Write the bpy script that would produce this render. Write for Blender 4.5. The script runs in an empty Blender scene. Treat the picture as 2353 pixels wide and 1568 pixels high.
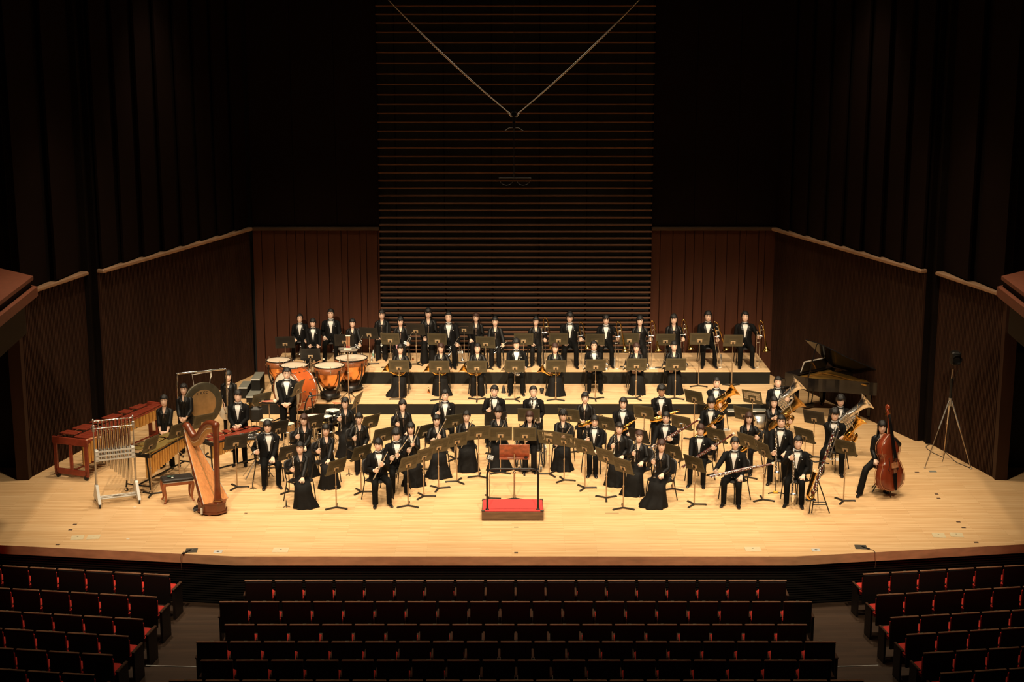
import bpy, math, random
from mathutils import Vector, Matrix
random.seed(7)
C = bpy.context.scene.collection
SC = bpy.context.scene
V = Vector
PI = math.pi
R = math.radians
# ---------------------------------------------------------------- camera, world, lights, exposure
CAM_Y, CAM_Z, FPX, TILT = -33.0, 10.3, 3650.0, R(12.47)
cam = bpy.data.cameras.new('camera'); cam_o = bpy.data.objects.new('camera', cam); C.objects.link(cam_o)
cam_o.location = (0, CAM_Y, CAM_Z); cam_o.rotation_euler = (PI/2 - TILT, 0, 0)
cam.sensor_width = 36; cam.sensor_fit = 'HORIZONTAL'; cam.lens = FPX/2353*36; cam.clip_end = 200
SC.camera = cam_o
SC.view_settings.view_transform = 'Standard'; SC.view_settings.look = 'None'
SC.view_settings.gamma = 1; SC.view_settings.use_curve_mapping = False
SC.view_settings.exposure = 0.0
SC.cycles.use_denoising = True
SC.cycles.max_bounces = 6
w = bpy.data.worlds.new('hall_dark'); SC.world = w; w.use_nodes = True
w.node_tree.nodes['Background'].inputs[0].default_value = (1, .8, .6, 1)
w.node_tree.nodes['Background'].inputs[1].default_value = 0.0014

def spot(name, loc, target, power, cone, blend=.6, size=.25, col=(1, .80, .53)):
    l = bpy.data.lights.new(name, 'SPOT'); l.energy = power; l.spot_size = R(cone); l.spot_blend = blend
    l.shadow_soft_size = size; l.color = col
    o = bpy.data.objects.new(name, l); C.objects.link(o); o.location = loc
    d = V(target) - V(loc); o.rotation_euler = d.to_track_quat('-Z', 'Y').to_euler()
    return o
KEY = 1880
WARM = (1, .805, .56)
for i, x in enumerate((-7.6, -4.5, -1.5, 1.5, 4.5, 7.6)):
    for j, (y, p) in enumerate(((-3.2, .98), (0.9, 1.0), (5.0, 1.12))):
        k = p*(1.20, .82, .80)[(i if i < 3 else 5-i)]
        if abs(x) > 7 and j == 2: k *= .35
        spot('stage_downlight', (x*.96, y - .5, 12.4), (x*.95, y, 0), KEY*k, 64, 1.0, .25, WARM)
for x in (-7.0, -2.4, 2.4, 7.0):
    spot('front_spotlight', (x, -15.5, 14.0), (x*.80, 0.2, .3), 7000, 36, .75, .2, WARM)
for x in (-5.2, -1.7, 1.7, 5.2):
    spot('back_riser_light', (x, 3.4, 12.4), (x*1.05, 8.4, .3), 900, 40, 1.0, .25, WARM)
    spot('front_riser_spot', (x*1.3, -15.5, 14.0), (x, 8.2, .0), 19500, 15.5, 1.0, .2, WARM)

for x in (-8.5, 0, 8.5):
    spot('house_downlight', (x, -10.5, 12.0), (x, -9.0, -1), 420, 100, 1.0, .3, (1, .80, .58))

# ---------------------------------------------------------------- pixel on a real plane -> world point
_c, _s = math.cos(TILT), math.sin(TILT)
def _ray(px, py):
    u = (px - 1176.5)/FPX; v = -(py - 784)/FPX
    return V((u, _c + v*_s, -_s + v*_c))
def at(px, py, z=0.0):
    d = _ray(px, py); t = (z - CAM_Z)/d.z
    return V((t*d.x, CAM_Y + t*d.y, z))
def aty(px, py, y):
    d = _ray(px, py); t = (y - CAM_Y)/d.y
    return V((t*d.x, y, CAM_Z + t*d.z))

# ---------------------------------------------------------------- materials
MATS = {}
def mat(name, col, rough=.5, metal=0.0, var=.12, scale=9.0, spec=.5, stretch=(1, 1, 1), coat=0.0):
    m = bpy.data.materials.new(name); m.use_nodes = True
    nt = m.node_tree; b = nt.nodes['Principled BSDF']
    b.inputs['Roughness'].default_value = rough; b.inputs['Metallic'].default_value = metal
    b.inputs['Specular IOR Level'].default_value = spec
    b.inputs['Coat Weight'].default_value = coat
    tc = nt.nodes.new('ShaderNodeTexCoord'); mp = nt.nodes.new('ShaderNodeMapping')
    mp.inputs['Scale'].default_value = stretch
    n = nt.nodes.new('ShaderNodeTexNoise'); n.inputs['Scale'].default_value = scale; n.inputs['Detail'].default_value = 2
    r = nt.nodes.new('ShaderNodeValToRGB')
    r.color_ramp.elements[0].position = .3; r.color_ramp.elements[1].position = .7
    r.color_ramp.elements[0].color = (*[c*(1 - var) for c in col], 1)
    r.color_ramp.elements[1].color = (*[min(1, c*(1 + var)) for c in col], 1)
    nt.links.new(tc.outputs['Object'], mp.inputs[0]); nt.links.new(mp.outputs[0], n.inputs['Vector'])
    nt.links.new(n.outputs[0], r.inputs[0]); nt.links.new(r.outputs[0], b.inputs['Base Color'])
    MATS[name] = m
    return m
def wood_floor(name, c1, c2, rough=.42, bw=1.6, bh=.062):
    m = bpy.data.materials.new(name); m.use_nodes = True; nt = m.node_tree; b = nt.nodes['Principled BSDF']
    tc = nt.nodes.new('ShaderNodeTexCoord')
    br = nt.nodes.new('ShaderNodeTexBrick'); br.inputs['Scale'].default_value = 1
    br.inputs['Brick Width'].default_value = bw; br.inputs['Row Height'].default_value = bh
    br.inputs['Mortar Size'].default_value = .0013; br.inputs['Bias'].default_value = -.15
    br.inputs['Color1'].default_value = (*c1, 1); br.inputs['Color2'].default_value = (*c2, 1)
    br.inputs['Mortar'].default_value = (*[c*.62 for c in c2], 1); br.offset = .37
    mp = nt.nodes.new('ShaderNodeMapping'); mp.inputs['Scale'].default_value = (1.2, 26, 1)
    n = nt.nodes.new('ShaderNodeTexNoise'); n.inputs['Scale'].default_value = 1.0; n.inputs['Detail'].default_value = 4
    mx = nt.nodes.new('ShaderNodeMixRGB'); mx.blend_type = 'MULTIPLY'; mx.inputs[0].default_value = .55
    r = nt.nodes.new('ShaderNodeValToRGB'); r.color_ramp.elements[0].position = .32; r.color_ramp.elements[1].position = .62
    r.color_ramp.elements[0].color = (.72, .60, .46, 1); r.color_ramp.elements[1].color = (1, 1, 1, 1)
    L = nt.links.new
    L(tc.outputs['Object'], br.inputs['Vector']); L(tc.outputs['Object'], mp.inputs[0]); L(mp.outputs[0], n.inputs['Vector'])
    L(n.outputs[0], r.inputs[0]); L(br.outputs[0], mx.inputs[1]); L(r.outputs[0], mx.inputs[2]); L(mx.outputs[0], b.inputs['Base Color'])
    b.inputs['Roughness'].default_value = rough; b.inputs['Specular IOR Level'].default_value = .35
    MATS[name] = m
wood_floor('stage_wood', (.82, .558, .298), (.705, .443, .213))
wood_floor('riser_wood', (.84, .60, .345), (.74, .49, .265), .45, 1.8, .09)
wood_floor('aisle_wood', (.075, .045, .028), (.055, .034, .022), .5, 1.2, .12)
mat('fascia_wood', (0.62, 0.33, 0.17), .45, var=.15, stretch=(.3, 1, 1))
mat('dark_wall', (.006, .0036, .0028), .7, spec=.08, var=.2, scale=2)
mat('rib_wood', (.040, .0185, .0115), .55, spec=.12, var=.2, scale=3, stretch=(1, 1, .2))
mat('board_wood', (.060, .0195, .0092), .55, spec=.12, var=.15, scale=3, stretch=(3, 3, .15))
mat('slat_wood', (.125, .060, .034), .5, spec=.15, var=.15, scale=3, stretch=(.15, 2, 2))
mat('rail_wood_lit', (.34, .20, .115), .42, var=.15, scale=2)  # side rails: lamplight on their tops put into a lighter wood colour
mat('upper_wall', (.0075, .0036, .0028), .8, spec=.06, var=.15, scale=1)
mat('rail_wood_dim', (.06, .034, .02), .6, var=.15, scale=2, spec=.15)  # same rail on the back wall, weaker light painted as a darker colour
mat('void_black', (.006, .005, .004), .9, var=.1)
mat('riser_black', (.0145, .0135, .0110), .65, spec=.10, var=.12, scale=3)
mat('step_grey', (.20, .20, .165), .6, var=.1)
mat('nosing_white', (.55, .55, .5), .4, var=.05)
mat('balcony_red', (0.13, 0.038, 0.017), .5, var=.12)
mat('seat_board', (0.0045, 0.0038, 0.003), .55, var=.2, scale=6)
mat('seat_rail', (.32, .155, .08), .32, var=.15, scale=8)
mat('seat_red', (0.62, 0.03, 0.016), .85, var=.12, scale=30)
mat('arm_wood', (.085, .040, .022), .45, var=.15, scale=8, spec=.3)
mat('plate_brass', (.60, .50, .32), .35, .6, var=.05)
mat('seat_end', (.018, .011, .008), .55, var=.2)
mat('skin', (.80, .53, .395), .55, var=.05, scale=12, spec=.35)
mat('skin_tan', (.46, .25, .145), .55, var=.05, scale=12, spec=.35)
mat('lip', (.52, .20, .16), .5, var=.05)
mat('hair_black', (.009, .0075, .007), .58, 0, var=.3, scale=60, stretch=(1, 1, .1))
mat('hair_brown', (.050, .021, .015), .58, 0, var=.3, scale=60, stretch=(1, 1, .1))
mat('eye_dark', (.018, .012, .010), .3, var=.1)
mat('eye_white', (.72, .66, .60), .4, var=.03)
mat('tux', (.0066, .0063, .0064), .75, var=.12, scale=30, spec=.10)
mat('lapel', (.010, .010, .010), .38, var=.1, scale=20, spec=.4)
mat('trouser', (.0055, .0055, .0052), .8, var=.12, scale=30, spec=.08)
mat('satin', (.0068, .0063, .0061), .50, var=.18, scale=14, spec=.25)
mat('skirt', (.0072, .0066, .0062), .72, var=.15, scale=20, spec=.14)
mat('shirt', (.82, .80, .76), .7, var=.03)
mat('shoe', (.010, .009, .009), .18, var=.1, spec=.6)
mat('bow', (.006, .006, .006), .35, var=.1)
mat('pink', (.75, .30, .32), .6, var=.05)
mat('glass_frame', (.10, .05, .03), .35, .3, var=.05)
mat('grenadilla', (.012, .010, .010), .28, var=.1, spec=.6)
mat('rosewood', (.085, .014, .010), .25, var=.2, scale=14, spec=.6, stretch=(1, 1, .2))
mat('silver', (.88, .87, .84), .24, 1, var=.04)
mat('brass', (.80, .48, .12), .17, 1, var=.05)
mat('brass_old', (.48, .29, .09), .28, 1, var=.12)
mat('copper', (.83, .36, .13), .22, 1, var=.10, scale=5)
mat('chrome', (.75, .74, .72), .12, 1, var=.03)
mat('alu', (.60, .58, .54), .38, .9, var=.06)
mat('gold_tube', (.72, .47, .18), .30, .85, var=.06)
mat('tam_bronze', (.46, .29, .13), .42, .65, var=.18, scale=5)
mat('tam_dark', (.085, .072, .045), .45, .5, var=.2, scale=6)
mat('cymbal', (.60, .45, .17), .28, 1, var=.08)
mat('stand_olive', (.076, .066, .038), .42, .25, var=.1, scale=12)
mat('stand_dark', (.020, .019, .017), .45, .2, var=.1, scale=12)
mat('stand_plate', (.46, .33, .19), .45, .25, var=.08)
mat('stand_pole', (.46, .34, .22), .30, .7, var=.06)
mat('black_metal', (.014, .013, .012), .38, .3, var=.1)
mat('chair_black', (.012, .011, .011), .6, var=.15, scale=25)
mat('drum_skin', (.66, .53, .40), .55, var=.05, scale=4)
mat('drum_white', (.80, .77, .68), .5, var=.04, scale=4)
mat('drum_shell', (.46, .095, .020), .28, var=.16, scale=5, spec=.6, stretch=(1, 1, .3))
mat('drum_natural', (.55, .30, .12), .4, var=.12)
mat('hoop_rim', (.24, .075, .025), .35, var=.15)
mat('harp_wood', (.135, .032, .012), .24, var=.2, scale=6, spec=.6)
mat('harp_board', (.72, .30, .105), .38, var=.14, scale=5, stretch=(6, 6, .3))
mat('harp_gold', (.42, .20, .055), .4, var=.1)
mat('string_dark', (.05, .04, .035), .4, var=.1)
mat('string_white', (.62, .57, .48), .5, var=.05)
mat('marimba_wood', (.22, .035, .017), .3, var=.22, scale=8, stretch=(1, 1, 1))
mat('vibe_gold', (.55, .39, .125), .36, .75, var=.06)
mat('bench_wood', (.34, .105, .038), .33, var=.15, scale=6)
mat('bench_seat', (.020, .015, .012), .55, var=.2, scale=25)
mat('bass_wood', (.20, .034, .012), .22, var=.28, scale=3.5, spec=.6, stretch=(1, 1, .35))
mat('bass_edge', (.42, .18, .08), .35, var=.1)
mat('podium_red', (.58, .048, .045), .8, var=.06, scale=40)
mat('podium_wood', (.145, .080, .042), .5, var=.3, scale=5, stretch=(.5, 4, 4))
mat('desk_burl', (.36, .10, .045), .33, var=.35, scale=12)
mat('ebony_gloss', (.007, .006, .006), .12, var=.1, spec=.45)
mat('piano_plate', (.50, .28, .07), .35, .7, var=.12)
mat('paper', (.74, .69, .60), .7, var=.05)
mat('cloth_cream', (.66, .60, .48), .85, var=.08)
mat('felt_cream', (.72, .65, .52), .9, var=.06)
mat('stick_wood', (.55, .25, .11), .5, var=.1)
mat('stick_red', (.45, .07, .045), .5, var=.1)
mat('rubber', (.016, .015, .014), .6, var=.1)
mat('white_metal', (.66, .65, .60), .35, .1, var=.04)
mat('box_cream', (.66, .55, .34), .55, var=.04)
mat('box_dark', (.060, .050, .036), .6, var=.1)
mat('mark_brown', (.10, .055, .03), .6, var=.1)
mat('cable_white', (.55, .52, .46), .5, var=.04)
mat('wire_steel', (.90, .89, .86), .4, 0, var=.03)
mat('bottle_clear', (.45, .47, .45), .12, var=.05)
mat('label_green', (.12, .28, .20), .5, var=.05)
mat('yellow_plastic', (.75, .48, .05), .5, var=.05)
mat('lens_glass', (.10, .14, .13), .05, var=.05, spec=.8)

for nm in ('hair_black', 'hair_brown'):
    nt = MATS[nm].node_tree; b_ = nt.nodes['Principled BSDF']; b_.inputs['Roughness'].default_value = .46
    tc = nt.nodes.new('ShaderNodeTexCoord'); mp = nt.nodes.new('ShaderNodeMapping'); mp.inputs['Scale'].default_value = (1, 1, .05)
    nz = nt.nodes.new('ShaderNodeTexNoise'); nz.inputs['Scale'].default_value = 320; bp = nt.nodes.new('ShaderNodeBump'); bp.inputs['Strength'].default_value = .6; bp.inputs['Distance'].default_value = .006
    nt.links.new(tc.outputs['Object'], mp.inputs[0]); nt.links.new(mp.outputs[0], nz.inputs['Vector']); nt.links.new(nz.outputs[0], bp.inputs['Height']); nt.links.new(bp.outputs[0], b_.inputs['Normal'])
# ---------------------------------------------------------------- mesh builder
class MB:
    def __init__(s):
        s.v = []; s.f = []; s.m = []; s.s = []
    def add(s, vs, fs, m=0, sm=False, M=None):
        o = len(s.v)
        s.v += [tuple(M @ V(p)) for p in vs] if M is not None else [tuple(p) for p in vs]
        for f in fs:
            s.f.append(tuple(o + i for i in f)); s.m.append(m); s.s.append(sm)
        return s
    def box(s, c, d, m=0, M=None, bev=0.0):
        x, y, z = c; a, b, e = d[0]/2, d[1]/2, d[2]/2
        if bev <= 0:
            vs = [(x+i*a, y+j*b, z+k*e) for k in (-1, 1) for i, j in ((-1, -1), (1, -1), (1, 1), (-1, 1))]
            return s.add(vs, [(3, 2, 1, 0), (4, 5, 6, 7), (0, 1, 5, 4), (1, 2, 6, 5), (2, 3, 7, 6), (3, 0, 4, 7)], m, False, M)
        q = bev; rings = []
        for k, ins in ((-e, q), (-e+q, 0), (e-q, 0), (e, q)):
            A, B = a-ins, b-ins
            rings.append([(x+u, y+t, z+k) for u, t in ((-A+q, -B), (A-q, -B), (A, -B+q), (A, B-q), (A-q, B), (-A+q, B), (-A, B-q), (-A, -B+q))])
        return s.loft(rings, m, True, M, smooth=False)
    def loft(s, rings, m=0, caps=True, M=None, smooth=True, closed=True, capm=None):
        n = len(rings[0]); vs = [p for r in rings for p in r]; fs = []
        for i in range(len(rings)-1):
            for j in range(n if closed else n-1):
                k = (j+1) % n
                fs.append((i*n+j, i*n+k, (i+1)*n+k, (i+1)*n+j))
        s.add(vs, fs, m, smooth, M)
        if caps and closed:
            cm = m if capm is None else capm
            s.add(rings[0], [tuple(range(n-1, -1, -1))], cm, False, M)
            s.add(rings[-1], [tuple(range(n))], cm, False, M)
        return s
    def tube(s, pts, r, n=8, m=0, caps=True, closed=False, flat=1.0, M=None):
        pts = [V(p) for p in pts]; N = len(pts)
        rr = r if isinstance(r, (list, tuple)) else [r]*N
        rings = []; up = None
        for i in range(N):
            if closed: t = pts[(i+1) % N] - pts[i-1]
            else: t = pts[min(i+1, N-1)] - pts[max(i-1, 0)]
            if t.length < 1e-9: t = V((0, 0, 1))
            t.normalize()
            if up is None: up = V((0, 0, 1)) if abs(t.z) < .9 else V((0, 1, 0))
            up = (up - t*up.dot(t))
            if up.length < 1e-6: up = V((1, 0, 0)) - t*t.x
            up.normalize(); sd = t.cross(up)
            rings.append([pts[i] + sd*(math.cos(2*PI*j/n)*rr[i]) + up*(math.sin(2*PI*j/n)*rr[i]*flat) for j in range(n)])
        if closed: rings.append(rings[0])
        return s.loft(rings, m, caps and not closed, M)
    def lathe(s, prof, n=16, m=0, M=None, caps=False, smooth=True):
        rings = [[(r*math.cos(2*PI*j/n), r*math.sin(2*PI*j/n), z) for j in range(n)] for r, z in prof]
        return s.loft(rings, m, caps, M, smooth)
    def prism(s, outl, z0, z1, m=0, M=None, smooth=False):
        n = len(outl)
        return s.loft([[(x, y, z0) for x, y in outl], [(x, y, z1) for x, y in outl]], m, True, M, smooth)
    def ball(s, c, r, m=0, n=8, k=5, M=None):
        r = r if isinstance(r, (tuple, list)) else (r, r, r)
        rings = []
        for i in range(k+1):
            a = -PI/2 + PI*i/k; q = max(.02, math.cos(a))
            rings.append([(c[0]+r[0]*q*math.cos(2*PI*j/n), c[1]+r[1]*q*math.sin(2*PI*j/n), c[2]+r[2]*math.sin(a)) for j in range(n)])
        return s.loft(rings, m, True, M)
    def mesh(s, name, mats):
        me = bpy.data.meshes.new(name); me.from_pydata(s.v, [], s.f)
        for k in ([mats] if isinstance(mats, str) else mats): me.materials.append(MATS[k])
        me.polygons.foreach_set('material_index', s.m); me.polygons.foreach_set('use_smooth', s.s)
        me.update()
        return me
    def make(s, name, mats, parent=None, loc=None):
        o = bpy.data.objects.new(name, s.mesh(name, mats)); C.objects.link(o)
        if parent: o.parent = parent
        if loc is not None: o.location = loc
        return o
def tag(o, label=None, cat=None, group=None, kind=None):
    if label: o['label'] = label
    if cat: o['category'] = cat
    if group: o['group'] = group
    if kind: o['kind'] = kind
    return o
def thing(name, label, cat, loc=(0, 0, 0), rz=0.0, group=None):
    o = bpy.data.objects.new(name, None); C.objects.link(o)
    o.location = loc; o.rotation_euler = (0, 0, rz)
    o.empty_display_size = .1
    return tag(o, label, cat, group)
def place(o, M):
    o.matrix_world = M; return o
def struct(o): o['kind'] = 'structure'; return o
def copy_tree(o, loc=None, rz=None, label=None, M=None, group=None):
    kids = o.children
    c = o.copy(); C.objects.link(c)
    if M is not None: c.matrix_world = M
    if loc is not None: c.location = loc
    if rz is not None: c.rotation_euler = (0, 0, rz)
    if label: c['label'] = label
    if group: c['group'] = group
    for k in kids:
        d = k.copy(); C.objects.link(d); d.parent = c
        for q in k.children:
            e = q.copy(); C.objects.link(e); e.parent = d
    return c
def frame(p0, p1, face=(0, -1, 0)):
    """matrix at p0 whose +Z runs to p1 and whose -Y looks towards FACE"""
    p0, p1 = V(p0), V(p1); z = (p1-p0).normalized(); f = V(face); y = -(f - z*f.dot(z)).normalized(); x = y.cross(z)
    M = Matrix(((x.x, y.x, z.x, p0.x), (x.y, y.y, z.y, p0.y), (x.z, y.z, z.z, p0.z), (0, 0, 0, 1)))
    return M
def bez(pts, n=6):
    """smooth polyline through points (Catmull-Rom)"""
    P = [V(p) for p in pts]; out = []
    for i in range(len(P)-1):
        a = P[max(i-1, 0)]; b = P[i]; c = P[i+1]; d = P[min(i+2, len(P)-1)]
        for k in range(n):
            t = k/n
            out.append(.5*((2*b) + (c-a)*t + (2*a-5*b+4*c-d)*t*t + (3*b-a-3*c+d)*t**3))
    out.append(P[-1]); return out
ORD = ['first', 'second', 'third', 'fourth', 'fifth', 'sixth', 'seventh', 'eighth', 'ninth', 'tenth', 'eleventh', 'twelfth',
       'thirteenth', 'fourteenth', 'fifteenth', 'sixteenth', 'seventeenth', 'eighteenth', 'nineteenth', 'twentieth']
# ================================================================ the hall
Y1, Z1, Y2, Z2, YB = 5.12, .30, 7.07, .64, 9.2
# stage floor with its front edge
front = [(-13, -3.95), (-9.72, -4.38), (-5.17, -5.0), (5.3, -5.0), (9.76, -4.33), (13, -3.85)]
poly = front + [(13, 10.2), (-13, 10.2)]
struct(MB().prism(poly, -.04, 0).make('floor', ['stage_wood']))
b = MB()
for i in range(len(front)-1):
    (x0, y0), (x1, y1) = front[i], front[i+1]
    b.add([(x0, y0-.004, -.175), (x1, y1-.004, -.175), (x1, y1-.004, -.001), (x0, y0-.004, -.001), (x0, y0+.10, -.175), (x1, y1+.10, -.175), (x1, y1+.1, -.04), (x0, y0+.1, -.04)],
          [(0, 1, 2, 3), (1, 0, 4, 5), (3, 2, 6, 7), (5, 4, 7, 6)])
struct(b.make('trim_1', ['fascia_wood']))
b = MB()
for i in range(len(front)-1):
    (x0, y0), (x1, y1) = front[i], front[i+1]
    b.add([(x0, y0+.14, -1.06), (x1, y1+.14, -1.06), (x1, y1+.14, -.04), (x0, y0+.14, -.04)], [(0, 1, 2, 3)])
wf = struct(b.make('wall_front', ['void_black']))
b = MB()
for i in range(len(front)-1):
    (x0, y0), (x1, y1) = front[i], front[i+1]
    for k in range(17):
        z = -.20 - k*.047
        b.add([(x0, y0+.10, z-.022), (x1, y1+.10, z-.022), (x1, y1+.10, z), (x0, y0+.10, z), (x0, y0+.14, z), (x1, y1+.14, z)], [(0, 1, 2, 3), (3, 2, 5, 4)])
tag(b.make('slats', ['seat_board'], wf), kind='stuff')
# audience floor, rising in steps behind the third row
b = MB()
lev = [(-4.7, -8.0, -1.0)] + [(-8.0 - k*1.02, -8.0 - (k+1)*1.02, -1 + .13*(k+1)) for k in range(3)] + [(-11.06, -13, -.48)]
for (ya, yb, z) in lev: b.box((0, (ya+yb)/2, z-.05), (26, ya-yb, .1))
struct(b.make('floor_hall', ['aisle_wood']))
b = MB()
for k in range(4):
    y, z = -8.0 - k*1.02, -1 + .13*(k+1)
    for sx in (-1, 1):
        M = Matrix.Translation((sx*5.72, y, z-.004)) @ Matrix.Rotation(sx*R(4), 4, 'Z')
        b.box((0, .03, .004), (.96, .02, .012), 0, M)
struct(b.make('trim_2', ['nosing_white']))

# back wall: horizontal slats in the middle, vertical boards either side
XL, XR = -3.56, 3.75
wb = struct(MB().box((.09, YB+.46, 6.4), (14.6, .1, 13)).make('wall_back', ['void_black']))
ys = [y/3.267 for y in (-20, 45, 107, 173, 242, 318, 393, 473, 555, 633, 710, 782, 850, 917, 983, 1048, 1111, 1175, 1236, 1297, 1357, 1414)]
ys += [430 + y/5.057 for y in (15, 103, 190, 273, 355, 440, 520, 597, 675, 748, 822, 893, 962, 1030, 1099, 1163, 1226, 1288, 1347, 1407, 1465, 1524)]
ys += [741.6, 752.5, 763, 773.7, 784, 794.3, 804]
ys = [y for i, y in enumerate(ys) if i == 0 or y - ys[i-1] > 6]
sl = MB().box((0, 0, 0), (XR-XL, .07, .043), bev=.008).mesh('slat', 'slat_wood')
for y in ys + [-42, -64]:
    o = bpy.data.objects.new('slat', sl); C.objects.link(o); o.parent = wb; o.location = ((XL+XR)/2, YB+.02, aty(1180, y, YB).z)
sp = MB().box((0, 0, 6), (.035, .03, 11.4)).mesh('slat_post', 'dark_wall')
for px in (915, 1024, 1131, 1238, 1345, 1452):
    o = bpy.data.objects.new('slat_post', sp); C.objects.link(o); o.parent = wb; o.location = (aty(px, 735, YB+.1).x, YB+.1, 0)
for side, x0, x1 in (('left', -6.98, XL), ('right', XR, 7.16)):
    wl = struct(MB().box(((x0+x1)/2, YB+.30, 6.4), (x1-x0, .2, 13)).make('wall_back_'+side, ['dark_wall']))
    x = x0
    rnd = random.Random(3)
    k = 0
    while x < x1 - .05:
        wd = min(rnd.choice((.17, .24, .24, .30, .34)), x1-x)
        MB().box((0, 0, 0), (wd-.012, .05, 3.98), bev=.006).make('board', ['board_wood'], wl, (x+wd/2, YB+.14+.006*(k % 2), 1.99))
        x += wd; k += 1
    struct(MB().box(((x0+x1)/2, YB+.12, 4.03), (x1-x0, .16, .09), bev=.015).make('trim_3', ['rail_wood_dim']))
    n = 3
    for i in range(n):
        wd = (x1-x0)/n
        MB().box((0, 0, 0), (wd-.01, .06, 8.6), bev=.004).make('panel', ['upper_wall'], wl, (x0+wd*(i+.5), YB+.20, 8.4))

# side walls: fine vertical ribs below a rail, tall saw-toothed panels above
def side_wall(sx, name):
    A0, A1 = V((sx*7.05, 9.35, 0)), V((sx*9.42, 2.72, 0))
    B0, B1 = V((sx*9.70, 2.50, 0)), V((sx*10.42, -.22, 0))
    base = MB()
    rib = MB(); rail = MB()
    root = None
    for (P, Q, npan) in ((A0, A1, 8), (B0, B1, 2)):
        u = (Q-P); L = u.length; u.normalize(); nrm = V((-u.y, u.x, 0))
        if nrm.x*sx > 0:
            P, Q = Q, P; u = -u; nrm = -nrm
        M = Matrix(((u.x, nrm.x, 0, P.x), (u.y, nrm.y, 0, P.y), (0, 0, 1, 0), (0, 0, 0, 1)))
        base.box((L/2, -.16, 6.4), (L, .2, 13), 0, M)
        n = int(L/.058)
        for i in range(n):
            x = (i+.5)*L/n
            rib.box((x, -.035, 2.0), (.030, .055, 4.0), 0, M)
        yield_items.append((M, L, npan))
        rail.box((L/2, .02, 4.03), (L, .20, .085), 0, M, bev=.02)
    # dark recess between the two lengths of wall, and the end post
    base.box((sx*9.86, 2.95, 6.4), (.5, .9, 13))
    base.box((sx*10.52, -.18, 2.2), (.26, .22, 4.4), 1)
    base.box((sx*11.9, .9, 6.4), (2.6, .2, 13), 0)
    base.box((sx*11.6, .72, 1.3), (1.6, .2, 2.6), 2)
    base.box((sx*10.6, -.02, 8.6), (.5, .3, 8.4), 0)
    w_ = struct(base.make('wall_'+name, ['dark_wall', 'rib_wood', 'void_black']))
    tag(rib.make('ribs', ['rib_wood'], w_), kind='stuff')
    struct(rail.make('trim_4', ['rail_wood_lit']))
    for (M, L, npan) in yield_items:
        wd = L/npan
        for i in range(npan):
            Mp = M @ Matrix.Translation(((i+.5)*wd, -.01, 8.3)) @ Matrix.Rotation(-sx*R(7), 4, 'Z')
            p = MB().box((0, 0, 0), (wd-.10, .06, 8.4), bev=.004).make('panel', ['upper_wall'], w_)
            p.matrix_world = Mp
    # bare wooden strip leaning on the ribs
for sx, nm in ((-1, 'left'), (1, 'right')):
    yield_items = []
    side_wall(sx, nm)
struct(MB().box((0, 3.0, 13.1), (26, 16, .2)).make('ceiling', ['dark_wall']))
# thin lighter strips fixed upright on the side walls
for px, py0, py1, y, nm in ((380, 770, 885, 5.55, 'left'), (1995, 765, 872, 5.35, 'right')):
    top = aty(px, py0, y); bot = aty(px+2, py1, y)
    tag(MB().box((0, 0, 0), (.035, .03, top.z-bot.z), bev=.004).make('wall_strip', ['board_wood' if nm == 'right' else 'fascia_wood'], None,
        (bot.x + (.0 if nm == 'left' else 0), y, (top.z+bot.z)/2)), 'thin upright wooden strip fixed on the %s ribbed side wall' % nm, 'wall strip')
# side balconies reaching into the frame
for sx, nm in ((-1, 'left'), (1, 'right')):
    r = thing('side_balcony', 'reddish wooden end of the side balcony at the %s edge' % nm, 'balcony')
    o1 = [(sx*9.08, -3.32), (sx*8.72, -9.0), (sx*14, -9.0), (sx*14, 1.4)]
    o2 = [(sx*8.98, -3.30), (sx*8.60, -9.0), (sx*8.80, -9.0), (sx*9.2, -3.2), (sx*14, 1.6), (sx*13.8, 1.8)]
    if sx > 0: o1 = [(x + .2, y) for x, y in o1]; o1.reverse()
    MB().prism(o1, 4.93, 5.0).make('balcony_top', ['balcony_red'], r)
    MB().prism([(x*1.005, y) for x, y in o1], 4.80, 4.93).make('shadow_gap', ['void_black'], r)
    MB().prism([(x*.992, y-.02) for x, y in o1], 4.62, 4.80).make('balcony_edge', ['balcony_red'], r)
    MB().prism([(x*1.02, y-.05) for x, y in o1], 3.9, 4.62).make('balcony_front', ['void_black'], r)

# risers
def riser(x0, x1, xb0, xb1, y0, y1, z, label, xs):
    r = thing('riser_platform', label, 'riser')
    b = MB()
    b.add([(x0, y0, z-.03), (x1, y0, z-.03), (xb1, y1, z-.03), (xb0, y1, z-.03), (x0, y0, z), (x1, y0, z), (xb1, y1, z), (xb0, y1, z)],
          [(4, 5, 6, 7), (0, 1, 5, 4), (1, 2, 6, 5), (2, 3, 7, 6), (3, 0, 4, 7)])
    b.make('tread', ['riser_wood'], r)
    for i in range(len(xs)-1):
        MB().box(((xs[i]+xs[i+1])/2, y0+.02, (z-.03)/2), (xs[i+1]-xs[i]-.008, .03, z-.03)).make('front_panel', ['riser_black'], r)
    for xa, xb in ((x0, xb0), (x1, xb1)):
        q = .015 if xa < 0 else -.015
        MB().add([(xa, y0+.04, 0), (xb, y1, 0), (xb, y1, z-.03), (xa, y0+.04, z-.03), (xa+q, y0+.04, 0), (xb+q, y1, 0), (xb+q, y1, z-.03), (xa+q, y0+.04, z-.03)],
                 [(0, 1, 2, 3), (7, 6, 5, 4)]).make('side_panel', ['riser_black'], r)
    return r
riser(-6.25, 6.75, -6.25, 6.75, Y1, Y2-.02, Z1, 'lower wooden riser with a black front carrying horns and timpani', [-6.25, -4.4, -2.55, -.7, 1.15, 3.0, 4.85, 6.75])
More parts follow.
